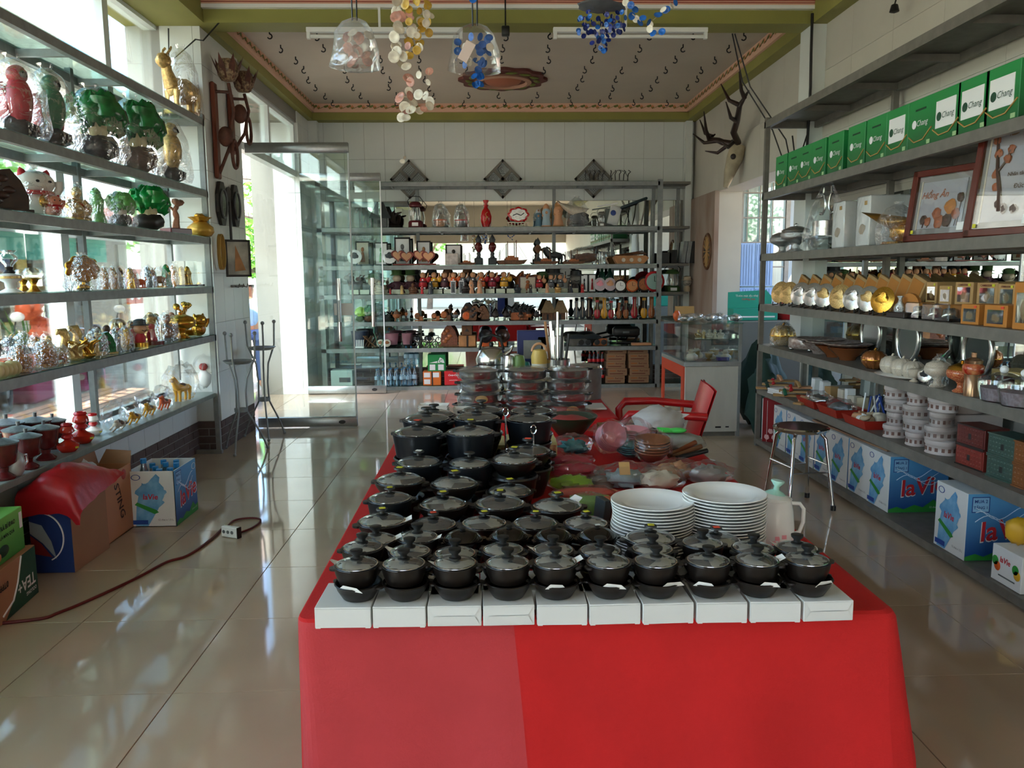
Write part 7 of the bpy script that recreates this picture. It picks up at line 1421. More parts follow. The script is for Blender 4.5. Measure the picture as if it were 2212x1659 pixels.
# ================================================================ SHOWCASE, CHAIR, STOOL, CORD
OR_ = M_('orange_laminate', '#c9411c', .45); LAM = M_('worn_white_laminate', '#c4c0b6', .5, var=.06, vs=10, stretch=(1, 1, .3))
t = thing('display_case', 'white glass-topped showcase with an orange side by the doorway', 'display case', (0, 0, 0)); x0, x1, y0, y1 = 1.715, 2.19, 6.87, 7.76
b = P('cabinet', MB().box(x0, x1, y0, y1, .04, .62, c=.004), LAM, t, None, False); P('plinth', MB().box(x0+.02, x1-.02, y0+.02, y1, 0, .04), STEELD, t, None, False)
P('scuff_mark', MB().box(1.99, 2.04, y0-.002, y0, .075, .09).box(2.08, 2.11, y0-.002, y0, .078, .09), BLACK, b, None, False)['kind'] = 'stuff'
P('side_frame', MB().box(x0-.012, x0, y0+.02, y1, .52, .62).box(x0-.012, x0, y0+.02, y0+.1, .03, .52).box(x0-.012, x0, y1-.08, y1, .03, .52), OR_, t, 'orange laminate frame on the side', False); P('side_mirror', MB().box(x0-.004, x0-.001, y0+.1, y1-.08, .05, .52), MIRROR, t, None, False)
P('counter_rim', MB().box(x0-.015, x1+.01, y0-.012, y1, .62, .66, c=.003), ALU, t, None, False)
for n, q in (('glass_front', (x0, x1, y0, y0+.006)), ('glass_side', (x0, x0+.006, y0, y1)), ('glass_side', (x1-.006, x1, y0, y1))): P(n, MB().box(*q, .66, .985), GLASSC, t, None, False)
P('corner_post', MB().box(x1-.012, x1+.012, y0-.006, y0+.02, .0, .99), ALU, t, None, False); P('glass_top', MB().box(x0-.02, x1+.02, y0-.02, y1, .985, .993), SHELFG, t, None, False); P('glass_shelf', MB().box(x0+.12, x1-.02, y0+.16, y1-.1, .835, .841), SHELFG, t, None, False)
rd = random.Random(6)
for i in range(8):
    x = x0+.08+.05*i; yy = y0+.1+.09*(i % 3); h = rd.uniform(.07, .11)
    art('cup' if i % 2 else 'moneybag', (GOLDP if i % 2 else BONE, BONE, GOLDP), 'trinket_jar', ORD[i]+' from the left of the small cream jars on the showcase floor', 'jar', (x, yy, .662), h, 0, 'small jars in the showcase')
for i in range(5): art('saint' if i % 2 else 'buddha', (GOLDP if i < 2 else BONE, BONE, GOLDP), 'trinket_figure', ORD[i]+' from the left of the figurines on the showcase glass shelf', 'figurine', (x0+.17+.05*i, y0+.24, .842), .085, 0, 'figurines on the showcase shelf')
one('blue_case', MB().box(-.05, .05, -.03, .03, 0, .03, c=.004), INKB, 'small blue case on the showcase floor at the right', 'case', (2.06, y0+.07, .663), 0, None, False)
for i in range(7):
    x = 1.66+.075*i; bag('silver_packet', ORD[i]+' from the left of the silvery crumpled packets heaped on the showcase', 'packet', (x+.1, 7.1+.1*(i % 3), .995), (.06, .07, .035), [('foil', MB().ell((0, 0, .03), (.045, .05, .026), 10, 6, amp=.6, fr=4, seed=i), SILVER)], i, i, 'silvery packets on the showcase')
one('brown_board', MB().box(-.09, .09, -.006, .006, 0, .12, TR(rx=-.2)), KRAFT, 'small tan board with a dark sketch propped on the showcase', 'board', (1.87, 7.55, .996), 0, None, False); one('orange_figure', MB().ell((0, 0, .045), (.035, .03, .045), 10, 7, amp=.4), ORANGEP, 'small orange and white ornament at the left end of the showcase top', 'ornament', (1.745, 7.35, .994))
# back room seen through the doorway
struct('wall_far', MB().box(2.6, 5.2, 11.9, 12.0, 0, 3.4), M_('corrugated_grey', '#8a969c', .5, var=.2, vs=3, stretch=(18, 1, .4)))
fr = MB()
for k in range(6): fr.box(3.2+.18*k, 3.215+.18*k, 11.6, 11.615, 1.3, 2.7)
for z in (1.5, 1.85, 2.2, 2.55): fr.box(2.9, 4.3, 11.595, 11.61, z, z+.02)
wn3 = struct('window_3', fr.box(2.85, 2.9, 11.58, 11.63, 1.2, 2.75).box(3.62, 3.68, 11.58, 11.63, 1.2, 2.75).box(4.3, 4.36, 11.58, 11.63, 1.2, 2.75), STEELD); P('pane', MB().box(2.9, 4.3, 11.64, 11.645, 1.2, 2.7), GLASS, wn3, None, False)
BLP = M_('blue_sheet_metal', '#7d9bc4', .5, var=.06, vs=4)
t = thing('folding_panel', 'pale blue ribbed metal folding door standing in the back room', 'door', (0, 0, 0))
for i in range(3):
    xa = 3.26+.26*i
    for j in range(3):
        zz = .001+.62*j; q = P('panel', MB().box(xa, xa+.25, 11.3, 11.32, zz, zz+.6), BLP, t, None, False)
        mb = MB()
        for k in range(6): mb.box(xa+.02+.038*k, xa+.03+.038*k, 11.292, 11.3, zz+.02, zz+.58)
        o = P('ribs', mb, BLP, q, None, False); o['kind'] = 'stuff'
one('back_counter', MB().box(2.35, 3.6, 8.2, 8.75, 0, .93, c=.01), M_('grey_counter', '#6f7473', .5), 'grey counter behind the showcase under the green sign box', 'counter', (0, 0, 0), 0, None, False)
t = thing('sign_box', 'turquoise printed display carton on the back counter', 'sign', (2.78, 8.3, .932)); P('carton_body', MB().box(-.22, .25, 0, .2, 0, .12, c=.004), M_('turquoise_card', '#1f9a86', .5), t, None, False); P('header_card', MB().prism([(-.22, .12), (.25, .12), (.25, .24), (.19, .31), (-.22, .29)], .008, TR(0, .2, 0, rx=PI/2)), M_('turquoise_card', '#1f9a86', .5), t, None, False)
text('Thơm mát dịu nhẹ', INKW, t, .02, TR(-.02, .19, .25, rx=PI/2), w=.24); text('hương hoa', INKR, t, .02, TR(0, .19, .215, rx=PI/2), w=.14); P('white_frame', MB().box(-.16, .22, -.002, 0, .03, .045), INKW, t, None, False)
one('red_basket', MB().lathe([(0, 0), (.15, 0), (.2, .1), (.19, .1), (.14, .02), (0, .02)], 20), REDM, 'red basket of wrapped snacks on the back counter', 'basket', (3.22, 8.5, .932)); one('snack_heap', MB().ell((0, 0, .0), (.16, .14, .13), 14, 8, amp=.4, fr=4), M_('red_white_wrap', '#c98a86', .5, col2='#a82028', vs=14), 'heap of red and white wrapped snacks in the red basket', 'snacks', (3.22, 8.5, 1.035))
struct('trim_15', MB().box(5.2, 5.3, 6.75, 12.0, 0, 1.2), WALLR); struct('ceiling', MB().box(2.95, 5.3, 6.6, 12.1, 3.0, 3.1), CEIL); struct('wall_side', MB().box(2.95, 5.3, 6.65, 6.75, 0, 3.0), WALLR)  # unseen back-room ceiling added to block the sun from the brown cartons
for i, (x, y, R) in enumerate(((2.42, 6.82, (.16, .16, .62)), (2.55, 7.35, (.2, .22, .72)))):
    mb = MB().ell((0, 0, R[2]*.48), (R[0], R[1], R[2]*.55), 18, 12, amp=.35, fr=2.5, seed=i); mb.v = [Vector((p.x, p.y, max(p.z, 0.002))) for p in mb.v]
    one('green_sack', mb, DARKG, ('nearer' if i == 0 else 'farther')+' dark green bulging sack between the showcase and the rack', 'sack', (x, y, 0), 0, 'dark green sacks')
t = thing('rattan_clock', 'round rattan wheel hung on the stained column', 'ornament', (2.615, 9.55, 1.68)); P('rim', MB().tube([(0, .16*math.cos(u), .2*math.sin(u)) for u in [2*PI*k/28 for k in range(28)]], .018, 7, closed=True), MW, t)
for k in range(8): u = PI*k/8; P('spoke', MB().rod((-.005, .15*math.cos(u), .19*math.sin(u)), (-.005, -.15*math.cos(u), -.19*math.sin(u)), .008, 5), KRAFT, t)
P('backing', MB().lathe([(0, 0), (.15, 0), (.15, .004), (0, .004)], 24, TR(0, 0, 0, ry=-PI/2, s=(1.25, 1, 1))), DW, t)
# antlers on a skull
t = thing('antler_skull', 'mounted deer skull with large dark antlers on the right wall', 'antlers', (2.60, 8.42, 2.40)); AN = M_('dark_antler', '#2c1c16', .35)
P('skull', MB().tube([(.0, .0, .32), (-.03, .0, .2), (-.08, .0, .05), (-.12, .0, -.1)], [.075, .085, .06, .025], 12), M_('old_bone', '#a89a80', .6, var=.2, vs=12), t); P('eye_socket', MB().ell((-.07, -.07, .2), (.03, .025, .03), 8, 6), DARKB, t)
for s in (-1, 1):
    q = atX(1545, 290, 2.45) if s == 1 else atX(1618, 195, 2.45); q = q-Vector((2.60, 8.42, 2.40)); st = Vector((-.02, s*.05, .34)); m1 = Vector((-.15, q.y*.55, .34+(q.z-.34)*.4)); m2 = Vector((-.22, q.y*.95, .34+(q.z-.34)*.65))
    bm = P('antler', MB().tube([st, m1*.5+st*.5+Vector((-.04, 0, .0)), m1, m2, q], [.035, .032, .03, .024, .008], 9), AN, t)
    for base, d in ((st+Vector((-.02, 0, .03)), Vector((-.22, s*.25, -.12))), (m1, Vector((-.2, s*.3, .06))), (m2, Vector((-.12, -s*.22, .18))), (m2*.5+q*.5, Vector((-.1, s*.14, .14)))): P('tine', MB().tube([base, base+d*.55+Vector((0, 0, -.03)), base+d+Vector((0, 0, .06))], [.024, .018, .005], 7), AN, bm)
mb = MB().tube([(2.0, 6.72, 3.33), (2.15, 6.9, 3.0), (2.4, 6.85, 2.6), (2.52, 6.75, 2.2)], .006, 5).tube([(2.02, 6.72, 3.33), (2.2, 6.85, 2.95), (2.46, 6.7, 2.5), (2.56, 6.7, 2.1)], .006, 5); one('ceiling_cable', mb, BLACK, 'pair of thin black cables slanting down from the cross beam', 'cable')
mb = MB().tube([(2.535, 6.44, 3.4), (2.53, 6.42, 3.1), (2.54, 6.43, 2.85), (2.53, 6.43, 2.3), (2.52, 6.42, 2.12), (2.54, 6.44, 2.1)], .011, 6).tube([(2.53, 6.43, 2.5), (2.47, 6.42, 2.3), (2.42, 6.4, 2.36), (2.4, 6.4, 2.48)], .006, 5); one('wall_cable', mb, BLACK, 'black cable bundle running down the white pillar behind the rack', 'cable')
# red plastic armchair
RP = M_('red_chair_plastic', '#b5161c', .3); t = thing('plastic_chair', 'red plastic armchair beside the showcase', 'chair', (1.02, 4.75, 0), -PI/2-.12)
P('seat', MB().grid(lambda u, v: (-.2+.4*u, -.2+.42*v, .41-.02*math.sin(u*PI)*math.sin(v*PI)), 8, 8).box(-.21, .21, -.21, -.195, .37, .41).box(-.21, -.195, -.2, .2, .37, .41).box(.195, .21, -.2, .2, .37, .41), RP, t)
P('backrest', MB().grid(lambda u, v: (-.22+.44*u+.0*v, .2+.10*v-.04*math.sin(u*PI), .42+.36*v-.03*abs(2*u-1)**3*v), 10, 8).grid(lambda u, v: (-.22+.44*u, .215+.10*v-.04*math.sin(u*PI), .42+.36*v-.03*abs(2*u-1)**3*v), 10, 8), RP, t)
for s in (-1, 1):
    P('armrest', MB().tube([(s*.23, .26, .6), (s*.25, .0, .62), (s*.25, -.18, .615), (s*.24, -.22, .57), (s*.22, -.21, .40)], [.024, .024, .026, .024, .022], 8), RP, t)
    for y in (-.19, .19): P('leg', MB().tube([(s*.2, y, .40), (s*.23, y*1.15, .0)], [.028, .022], 8), RP, t)
# chrome stool
p = [atZ(1670, 1062, 0), atZ(1818, 1110, 0), atZ(1693, 1160, 0), atZ(1785, 1068, 0)]; c = Vector((1.90, 4.74, 0)); t = thing('round_stool', 'chrome round stool in front of the right rack', 'stool', c)
P('seat', MB().lathe([(0, .468), (.15, .468), (.162, .475), (.165, .488), (.155, .496), (.145, .492), (0, .488)], 36), CHROME, t); P('seat_top', MB().lathe([(0, .489), (.143, .4925), (.143, .4935), (0, .491)], 30), M_('dull_seat_metal', '#6a5a55', .15, .8), t)
for k in range(4):
    u = PI/4+PI/2*k+.15; cs, sn = math.cos(u), math.sin(u)
    l = P('leg', MB().tube([(.05*cs, .05*sn, .465), (.115*cs, .115*sn, .462), (.145*cs, .145*sn, .43), (.205*cs, .205*sn, .012)], .011, 10), CHROME, t); P('rubber_foot', MB().lathe([(0, 0), (.016, 0), (.016, .03), (0, .03)], 10, TR(.206*cs, .206*sn, 0)), BLACK, l)
    u2 = u+PI/2; r = .178; z = .27 if k % 2 else .23; P('stretcher', MB().rod((r*cs, r*sn, z), (r*math.cos(u2), r*math.sin(u2), z), .006, 7), CHROME, t)
# extension cord with socket block
pts = [(0, 1341), (60, 1340), (130, 1322), (220, 1284), (300, 1246), (360, 1214), (405, 1200), (455, 1166), (480, 1142)]
q = [atZ(x, y, .007) for x, y in pts]; q[0] = q[0]+Vector((-.4, -.1, 0))
def smooth(P_, n=5):
    out = []
    for i in range(len(P_)-1):
        a = P_[max(i-1, 0)]; b = P_[i]; c = P_[i+1]; d = P_[min(i+2, len(P_)-1)]
        for k in range(n): s = k/n; out.append(.5*((2*b)+(c-a)*s+(2*a-5*b+4*c-d)*s*s+(3*b-a-3*c+d)*s**3))
    return out+[P_[-1]]
t = thing('extension_cord', 'dark red extension cord with a white socket block lying on the floor', 'cord', (0, 0, 0)); CRD = M_('dark_red_cord', '#5a0f10', .5)
P('cable', MB().tube(smooth(q), .007, 7), CRD, t); q2 = [atZ(x, y, .007) for x, y in [(492, 1136), (506, 1124), (535, 1119), (558, 1120), (562, 1127), (545, 1140), (520, 1150), (514, 1152)]]; P('cable_loop', MB().tube(smooth(q2), .006, 7), CRD, t)
a = atZ(478, 1160, 0); b = atZ(512, 1165, 0); an = math.atan2(b.y-a.y, b.x-a.x); L = (b-a).length; T0 = TR(a.x, a.y, 0, rz=an)
P('socket_block', MB().box(0, L, 0, .03, .002, .062, T0, c=.004), WHITE, t, None, False); P('end_cap', MB().box(L, L+.006, 0, .03, .002, .062, T0), BLACK, t, None, False)
for k in range(3): P('socket', MB().lathe([(0, 0), (.01, 0), (.01, .001), (0, .001)], 10, T0 @ TR(.02+.028*k, -.0005, .033, rx=PI/2)), GREYS, t)
# fluorescent battens below the cross beam
for i, (xa, xb) in enumerate(((662, 1000), (1195, 1528))):
    A = atY(xa, 70, 6.40); B = atY(xb, 72, 6.40); z = A.z; t = thing('fluorescent_light', ('left' if i == 0 else 'right')+' unlit fluorescent tube fitting hung under the cross beam', 'light fitting', (A.x, 6.40, z), 0, 'fluorescent tube fittings'); L = B.x-A.x
    P('batten', MB().box(0, L, -.02, .025, .0, .035, c=.003), WHITE, t, None, False); P('tube', MB().rod((.03, -.005, -.03), (L-.03, -.005, -.03), .014, 10), M_('tube_white', '#e6e6e2', .2), t)
    for x in (.015, L-.015): P('lamp_holder', MB().box(x-.012, x+.012, -.018, .012, -.048, 0), WHITE, t, None, False)
    P('bracket', MB().box(L*.46, L*.475, -.01, .0, .03, 3.43-z), WHITE, t, None, False)
a = atY(1092, 60, 6.40); mb = MB().rod((0, 0, .0), (0, 0, .22), .006, 5).box(-.03, .03, -.025, .025, -.06, .01, c=.006); one('lamp_socket', mb, BLACK, 'black bare lamp socket on a wire in front of the cross beam', 'lamp socket', (a.x, 6.40, a.z))
a = atX(1932, 18, 2.55); mb = MB().tube([(0, 0, .25), (.02, 0, .1), (0, 0, .02)], .005, 5).lathe([(0, -.03), (.03, -.02), (.02, .02), (0, .03)], 10); one('lamp_socket', mb, BLACK, 'small black lamp socket dangling in front of the right wall', 'lamp socket', (a.x, a.y, a.z))
# ================================================================ HANGING SHELL CHIMES
def disc_shell(mb, c, r, rd):
    T0 = TR(*c, rd.uniform(.9, 2.2), rd.uniform(-.5, .5), rd.uniform(-.9, .9)); mb.lathe([(0, .0), (r*.6, .12*r), (r, .35*r), (r*.95, .38*r), (r*.5, .2*r), (0, .1*r)], 12, T0)
def chime(name, lab, Y, strands, m_lab=None, top=None, bagR=None):
    rd = random.Random(len(lab)); O = atY(top[0], top[1], Y); t = thing(name, lab, 'wind chime', O); zc = CH+.2-O.z
    P('hanging_cord', MB().rod((0, 0, 0), (0, 0, zc), .003, 5), BLACK, t)
    for pts in strands:
        q = [atY(a, b, Y)-O for a, b, *_ in pts]
        for k in range(len(q)-1):
            st = P('thread', MB().rod(q[k], q[k+1], .0012, 4), PALEF, t) if k == 0 else st
        for (a, b, r, m), v in zip(pts, q):
            mb = MB(); disc_shell(mb, (v.x, v.y+rd.uniform(-.05, .05), v.z), r*Y/FPX, rd); P('shell', mb, m, st)
    return t
W, PK, YL, BR = SHELLW, SHELLP, SHELLY, SHELLB
rd = random.Random(12); s1 = [[(856+rd.uniform(-2, 8), y, 12, rd.choice((W, W, W, PK))) for y in range(8, 145, 11)]+[(874, 125, 11, W), (880, 150, 11, W)], [(884+rd.uniform(-6, 6), y, rd.choice((8, 11)), rd.choice((YL, YL, W, PK))) for y in range(6, 125, 9)], [(906+rd.uniform(-5, 5), y, rd.choice((7, 9)), rd.choice((YL, YL, W))) for y in range(4, 118, 8)], [(922+rd.uniform(-6, 6), y, 9, rd.choice((W, YL, W))) for y in range(8, 70, 9)],
      [(879, 165, 12, PK), (886, 172, 10, PK), (880, 190, 9, W)], [(864, 208, 13, PK), (884, 210, 10, PK), (890, 222, 11, W), (874, 226, 13, W), (888, 238, 12, W), (876, 246, 13, BR), (870, 258, 10, W), (880, 262, 10, W)], [(926, 148, 9, PK), (924, 170, 7, W), (906, 160, 8, W)], [(920, 203, 10, W), (908, 212, 11, W), (930, 216, 11, W), (926, 228, 10, W), (906, 236, 9, W), (916, 240, 8, PK)], [(871, 352, 6, W), (872, 338, 4, W)]]
chime('shell_chime', 'long hanging chime of white, pink and yellow sea shells', 2.9, s1, top=(880, 0))
rd = random.Random(5); s2 = [[(x, y0+k*11+rd.uniform(-3, 3), 5.5, rd.choice((NAVY, NAVY, BLUE))) for k in range(n)] for x, y0, n in ((1252, 36, 4), (1263, 40, 4), (1272, 22, 6), (1280, 46, 5), (1290, 40, 6), (1300, 52, 6), (1308, 26, 8), (1316, 40, 5), (1324, 32, 5), (1332, 30, 5), (1340, 36, 4), (1346, 44, 3))]+[[(1290, 92, 6, NAVY), (1300, 100, 6, BLUE), (1302, 114, 6, BLUE)]]
t = chime('shell_chime', 'navy blue shell chime hanging from a grey shell cluster at the right', 3.3, s2, top=(1300, 10)); mb = MB(); q = atY(1300, 14, 3.3)-Vector(t.location); mb.ell((q.x, 0, q.z), (.09, .07, .018), 14, 6, amp=.5, fr=5); P('shell_canopy', mb, GREYS, t)
s3 = [[(1352+i*9, 6+i*9, 7.5, BLUE if i % 3 else W) for i in range(9)], [(1410+i*7.5, 44-i*6.5, 7.5, BLUE if i % 3 else W) for i in range(8)], [(1366, 30, 8, BLUE), (1384, 46, 8, BLUE)]]
chime('shell_chime', 'bright blue shell chime hanging in a V shape at the top right', 2.8, s3, top=(1405, -30)); s4 = [[(1022, 4, 8, BLUE), (1020, -8, 8, BLUE)]]; chime('shell_chime', 'single blue shell strand just reaching into the frame above the clear bag', 2.8, s4, top=(1022, -40))
def hungbag(lab, px, py0, py1, w, Y, fill, m):
    O = atY(px, py0, Y); h = (py1-py0)*Y/FPX; r = w*Y/FPX/2; t = thing('hanging_bag', lab, 'bag', O); P('hanging_cord', MB().rod((-.008, 0, -.01), (-.02, 0, CH+.2-O.z), .003, 5), BLACK, t); P('hanging_cord', MB().rod((.008, 0, -.01), (.02, 0, CH+.2-O.z), .003, 5), BLACK, t)
    P('film', MB().lathe([(.12*r, .0), (.55*r, -.08*h), (.85*r, -.25*h), (1.0*r, -.6*h), (1.05*r, -.95*h), (.7*r, -h), (0, -.97*h)], 18, TR(s=(1, .6, 1)), wob=.25), m, t); return t, O, h, r
t, O, h, r = hungbag('milky bag of pinkish shells hanging from the ceiling at the left', 766, 38, 142, 92, 3.1, None, FILMM); rd = random.Random(2)
for k in range(22): mb = MB(); disc_shell(mb, (rd.uniform(-.6, .6)*r, rd.uniform(-.2, .2)*r, -h*rd.uniform(.3, .9)), .02, rd); P('shell', mb, SHELLP if k % 3 else SHELLW, t)
t, O, h, r = hungbag('clear bag of blue shells with a price card hanging beside the long chime', 1026, 50, 150, 100, 3.1, None, FILM); rd = random.Random(3)
for k in range(26): u = rd.uniform(-1, 1); mb = MB(); disc_shell(mb, (u*r*.75, rd.uniform(-.2, .2)*r, -h*rd.uniform(.25, 1.0-.3*abs(u))), .015, rd); P('shell', mb, BLUE if k % 4 else SHELLW, t)
for k in range(6): mb = MB(); disc_shell(mb, (rd.uniform(-.3, .3)*r, 0, -h*rd.uniform(1.0, 1.26)), .014, rd); P('shell', mb, BLUE, t)
P('price_card', MB().box(-.018, .018, -.002, .002, -.035, .035, TR(-.03, -.11, -h*.72, ry=.5)), M_('pink_card', '#d9c4b8', .7), t, None, False)
# ================================================================ REAR TABLE: BAGGED STEEL POTS AND FLASKS
rd = random.Random(9); SG = 'film-wrapped steel pots'
for s, (px, x) in enumerate(((1035, 0), (1132, 0), (1215, 0))):
    p = atZ(px, 874, TZ); n = 4
    for k in range(n):
        r = .112+.008*(k == 0); z = TZ+.002+.067*k; t = thing('steel_pot', ('left', 'middle', 'right')[s]+' stack of film-wrapped steel pots, '+('bottom', 'second', 'third', 'top')[k]+' pot', 'pot', (p.x+rd.uniform(-.012, .012), 4.62+rd.uniform(-.01, .01), z), rd.uniform(-.5, .5), SG)
        P('pot_body', MB().lathe([(0, 0), (r*.9, 0), (r, .012), (r, .045), (r*1.03, .05), (r*.7, .056), (0, .058)], 30), STAIN, t); P('film_wrapper', MB().lathe([(r*1.05, .0), (r*1.12, .02), (r*1.13, .045), (r*.9, .063), (0, .065)], 22, wob=.16), FILM, t)
        for s2 in (-1, 1): P('side_handle', MB().tube([(s2*r, -.03, .045), (s2*(r+.03), -.025, .047), (s2*(r+.03), .025, .047), (s2*r, .03, .045)], .006, 6), BLACK, t)
        if k < 2 and (k == 0 or s == 0): P('gold_label', MB().lathe([(0, 0), (.028, 0), (.026, .001), (0, .001)], 14, TR(.01, -r-.002, .03, rx=PI/2, s=(1.3, .8, 1))), INKG, t)
def kettle(lab, px, py, r, Y0, z0=None):
    p = atY(px, py, Y0); z0 = TZ+.002 if z0 is None else z0; t = thing('steel_kettle', lab, 'kettle', (p.x, Y0, z0), rd.uniform(-1, 1), 'steel kettles on the rear table'); P('body', MB().lathe([(0, 0), (r, 0), (r*1.05, r*.3), (r*.8, r*.9), (r*.4, r*1.1), (0, r*1.15)], 26), STAIN, t); P('lid_knob', MB().ell((0, 0, r*1.25), r*.16, 10, 7), BLACK, t); P('bail_handle', MB().tube([(-r*.8, 0, r*.9), (-r*.6, 0, r*1.7), (0, 0, r*1.9), (r*.6, 0, r*1.7), (r*.8, 0, r*.9)], r*.1, 8), BLACK, t); P('spout', MB().tube([(r*.8, 0, r*.5), (r*1.25, 0, r*.8), (r*1.4, 0, r*1.15)], [r*.2, r*.14, r*.1], 9), STAIN, t)
for i, (px, Y0, r, z) in enumerate(((1022, 4.98, .10, 0), (1066, 4.95, .11, 0), (1040, 5.25, .11, 0), (1062, 5.28, .10, .20))):
    if z: one('steel_drum', MB().lathe([(0, 0), (.1, 0), (.1, .21), (0, .215)], 26), STAIN, 'plain steel canister carrying the rear kettle', 'canister', (atY(px, 800, Y0).x+.0, Y0+.02, TZ+.002))
    kettle(('left', 'middle', 'rear left', 'topmost')[i]+' steel kettle behind the left stack on the rear table', px, 800, r, Y0+(.02 if z else 0), TZ+.002+(.216 if z else 0))
FL = [(1100, 100, STAIN, STAIN, 'plain steel flask'), (1112, 96, PORC, PORC, 'white flask'), (1122, 100, M_('pale_green_flask', '#c9cfa8', .4), M_('moss_cap', '#6a8a4a', .4), 'cream flask with a moss green cap'), (1134, 78, M_('teal_flask', '#2f8f88', .35), M_('teal_flask', '#2f8f88', .35), 'teal pump flask'), (1165, 112, M_('cream_flask', '#cfcbb8', .4), M_('custard_lid', '#d6b45c', .4), 'tall cream flask with a custard yellow lid'), (1142, 62, M_('mint_tin', '#a8c4b8', .4), BLACK, 'mint tin with a black lid')]
for i, (px, hp, m, c, lab) in enumerate(FL):
    Y0 = 5.08+.14*(i % 2) if i < 5 else 4.95; p = atY(px, 820, Y0); h = hp*Y0/FPX; r = .036 if i != 4 else .05; t = thing('vacuum_flask', lab+' on the rear table', 'flask', (p.x, Y0, TZ+.002), 0, 'flasks on the rear table'); P('body', MB().lathe([(0, 0), (r, 0), (r, h*.72), (r*.8, h*.78), (0, h*.78)], 20), m, t); P('cap', MB().lathe([(r*1.02, h*.72), (r*1.05, h*.86), (r*.8, h*.98), (0, h)], 20), c, t)
    if i == 4: P('carry_ring', MB().tube([(.045*math.cos(u), 0, h*.95+.05*math.sin(u)) for u in [PI*k/10 for k in range(11)]], .009, 7), M_('peach_ring', '#cf9a70', .4), t)
p = atY(1205, 790, 5.1); t = thing('utensil_holder', 'steel perforated holder full of ladles and spatulas on the rear table', 'holder', (p.x, 5.1, TZ+.002)); P('drum', MB().lathe([(0, 0), (.075, 0), (.078, .26), (.075, .26), (.07, .01), (0, .01)], 26), STAIN, t)
for k, (dx, m, hh) in enumerate(((-.05, WOODL, .5), (-.02, CHROME, .44), (.0, CHROME, .56), (.02, BLACK, .48), (.045, BLACK, .42), (-.03, CHROME, .5))): P('utensil', MB().rod((dx*.5, 0, .02), (dx*1.6, .02, hh), .009, 6), m, t)
for i, (px, w_, h_, m, lab) in enumerate(((1150, .10, .42, M_('navy_flask_box', '#23306a', .4), 'navy blue box with a steel cup picture'), (1190, .09, .38, PORC, 'white box printed with red at the back'))):
    Y0 = 5.42; t = thing('flask_carton', lab+' of the rear table', 'box', (atY(px, 790, Y0).x, Y0, TZ+.002), 0, 'cartons at the back of the rear table'); P('carton_body', MB().box(-w_, w_, 0, .1, 0, h_, c=.003), m, t, None, False); P('picture_patch', MB().box(-w_*.6, w_*.6, -.001, 0, h_*.55, h_*.85), STEELP if i == 0 else CARDW, t, None, False); P('red_band', MB().box(-w_, w_, -.0008, 0, h_*.3, h_*.42), INKR, t, None, False)
p = atY(1290, 800, 5.1); t = thing('stock_pot', 'tall grey steel stock pot at the right of the rear table', 'pot', (XY(1262, 5.15, .7), 5.15, TZ+.002)); P('body', MB().lathe([(0, 0), (.11, 0), (.112, .19), (.118, .2), (.105, .2), (.1, .01)], 28), STEELP, t); P('rim_lid', MB().lathe([(.115, .2), (.11, .215), (0, .22)], 26), STAIN, t)
one('white_tray', MB().box(-.14, .12, -.1, .1, 0, .012, c=.004), WHITE, 'white flat tray with cutlery at the right of the rear table', 'tray', (XY(1265, 4.72, .63), 4.76, TZ+.002), 0, None, False)
# ================================================================ BAGGED GOODS ON THE FRONT TABLE
G = 'bagged household goods on the front table'
def at(px, py, dz=.03): p = atZ(px, py, TZ+dz); return (p.x, p.y, TZ+.002)
def ruf(R, n=0, amp=.6): return MB().ell((0, 0, R[2]), R, 20, 10, amp=amp, fr=6, seed=n)
def bg(name, lab, px, py, R, core, seed, rz=0, m=None): return bag(name, lab, 'bag', at(px, py), R, core, seed, rz, G, m)
t = thing('wok_bowl', 'big black and green bowl with a film cover at the far end of the table', 'bowl', at(1232, 928)); P('bowl', MB().lathe([(0, 0), (.06, 0), (.13, .09), (.135, .1), (.12, .095), (.05, .015)], 28), M_('green_black_bowl', '#1c3a2a', .3), t); P('red_cloth', MB().ell((0, 0, .08), (.09, .08, .02), 14, 7, amp=.4), REDM, t); P('film', MB().lathe([(.14, .1), (.1, .125), (0, .135)], 20, wob=.2), FILM, t)
bg('kraft_bag', 'flat bag with a kraft box and black parts behind the pink bowls', 1335, 925, (.14, .1, .03), [('kraft_box', MB().box(-.1, .02, -.05, .05, .008, .05), KRAFT), ('black_part', MB().box(.02, .12, -.04, .04, .008, .035), BLACK)], 1)
t = bg('white_bag', 'crumpled white and lilac plastic bag at the far right of the table', 1422, 925, (.13, .1, .07), [('lilac_content', ruf((.09, .07, .05), 3), M_('lilac_plastic', '#a590a4', .5))], 2, 0, M_('thin_white_plastic', '#c9c6c2', .4, alpha=.8, bump=.5, bs=14)); text('O', INK, t, .06, TR(-.05, -.11, .03, rx=PI/2-.3), bold=True)
def nest(name, lab, px, py, n, r, m, tilt, rz=0, dz=.011, flat=0, base=.004):
    t = thing(name, lab, 'bowls', at(px, py), rz, G); T0 = TR(0, 0, base+abs(math.sin(tilt))*r*1.0, rx=tilt)
    for k in range(n): P('bowl', MB().lathe([(0, 0), (r*.5, 0), (r, .035*(1-flat)+.008), (r*.97, .038*(1-flat)+.009), (r*.45, .006)], 26, T0 @ TR(0, 0, dz*k)), m, t)
    P('film', MB().lathe([(r*.6, -.004), (r*1.12, .03), (r*1.1, dz*n+.04), (r*.4, dz*n+.07), (0, dz*n+.065)], 18, T0, wob=.15), FILM, t)
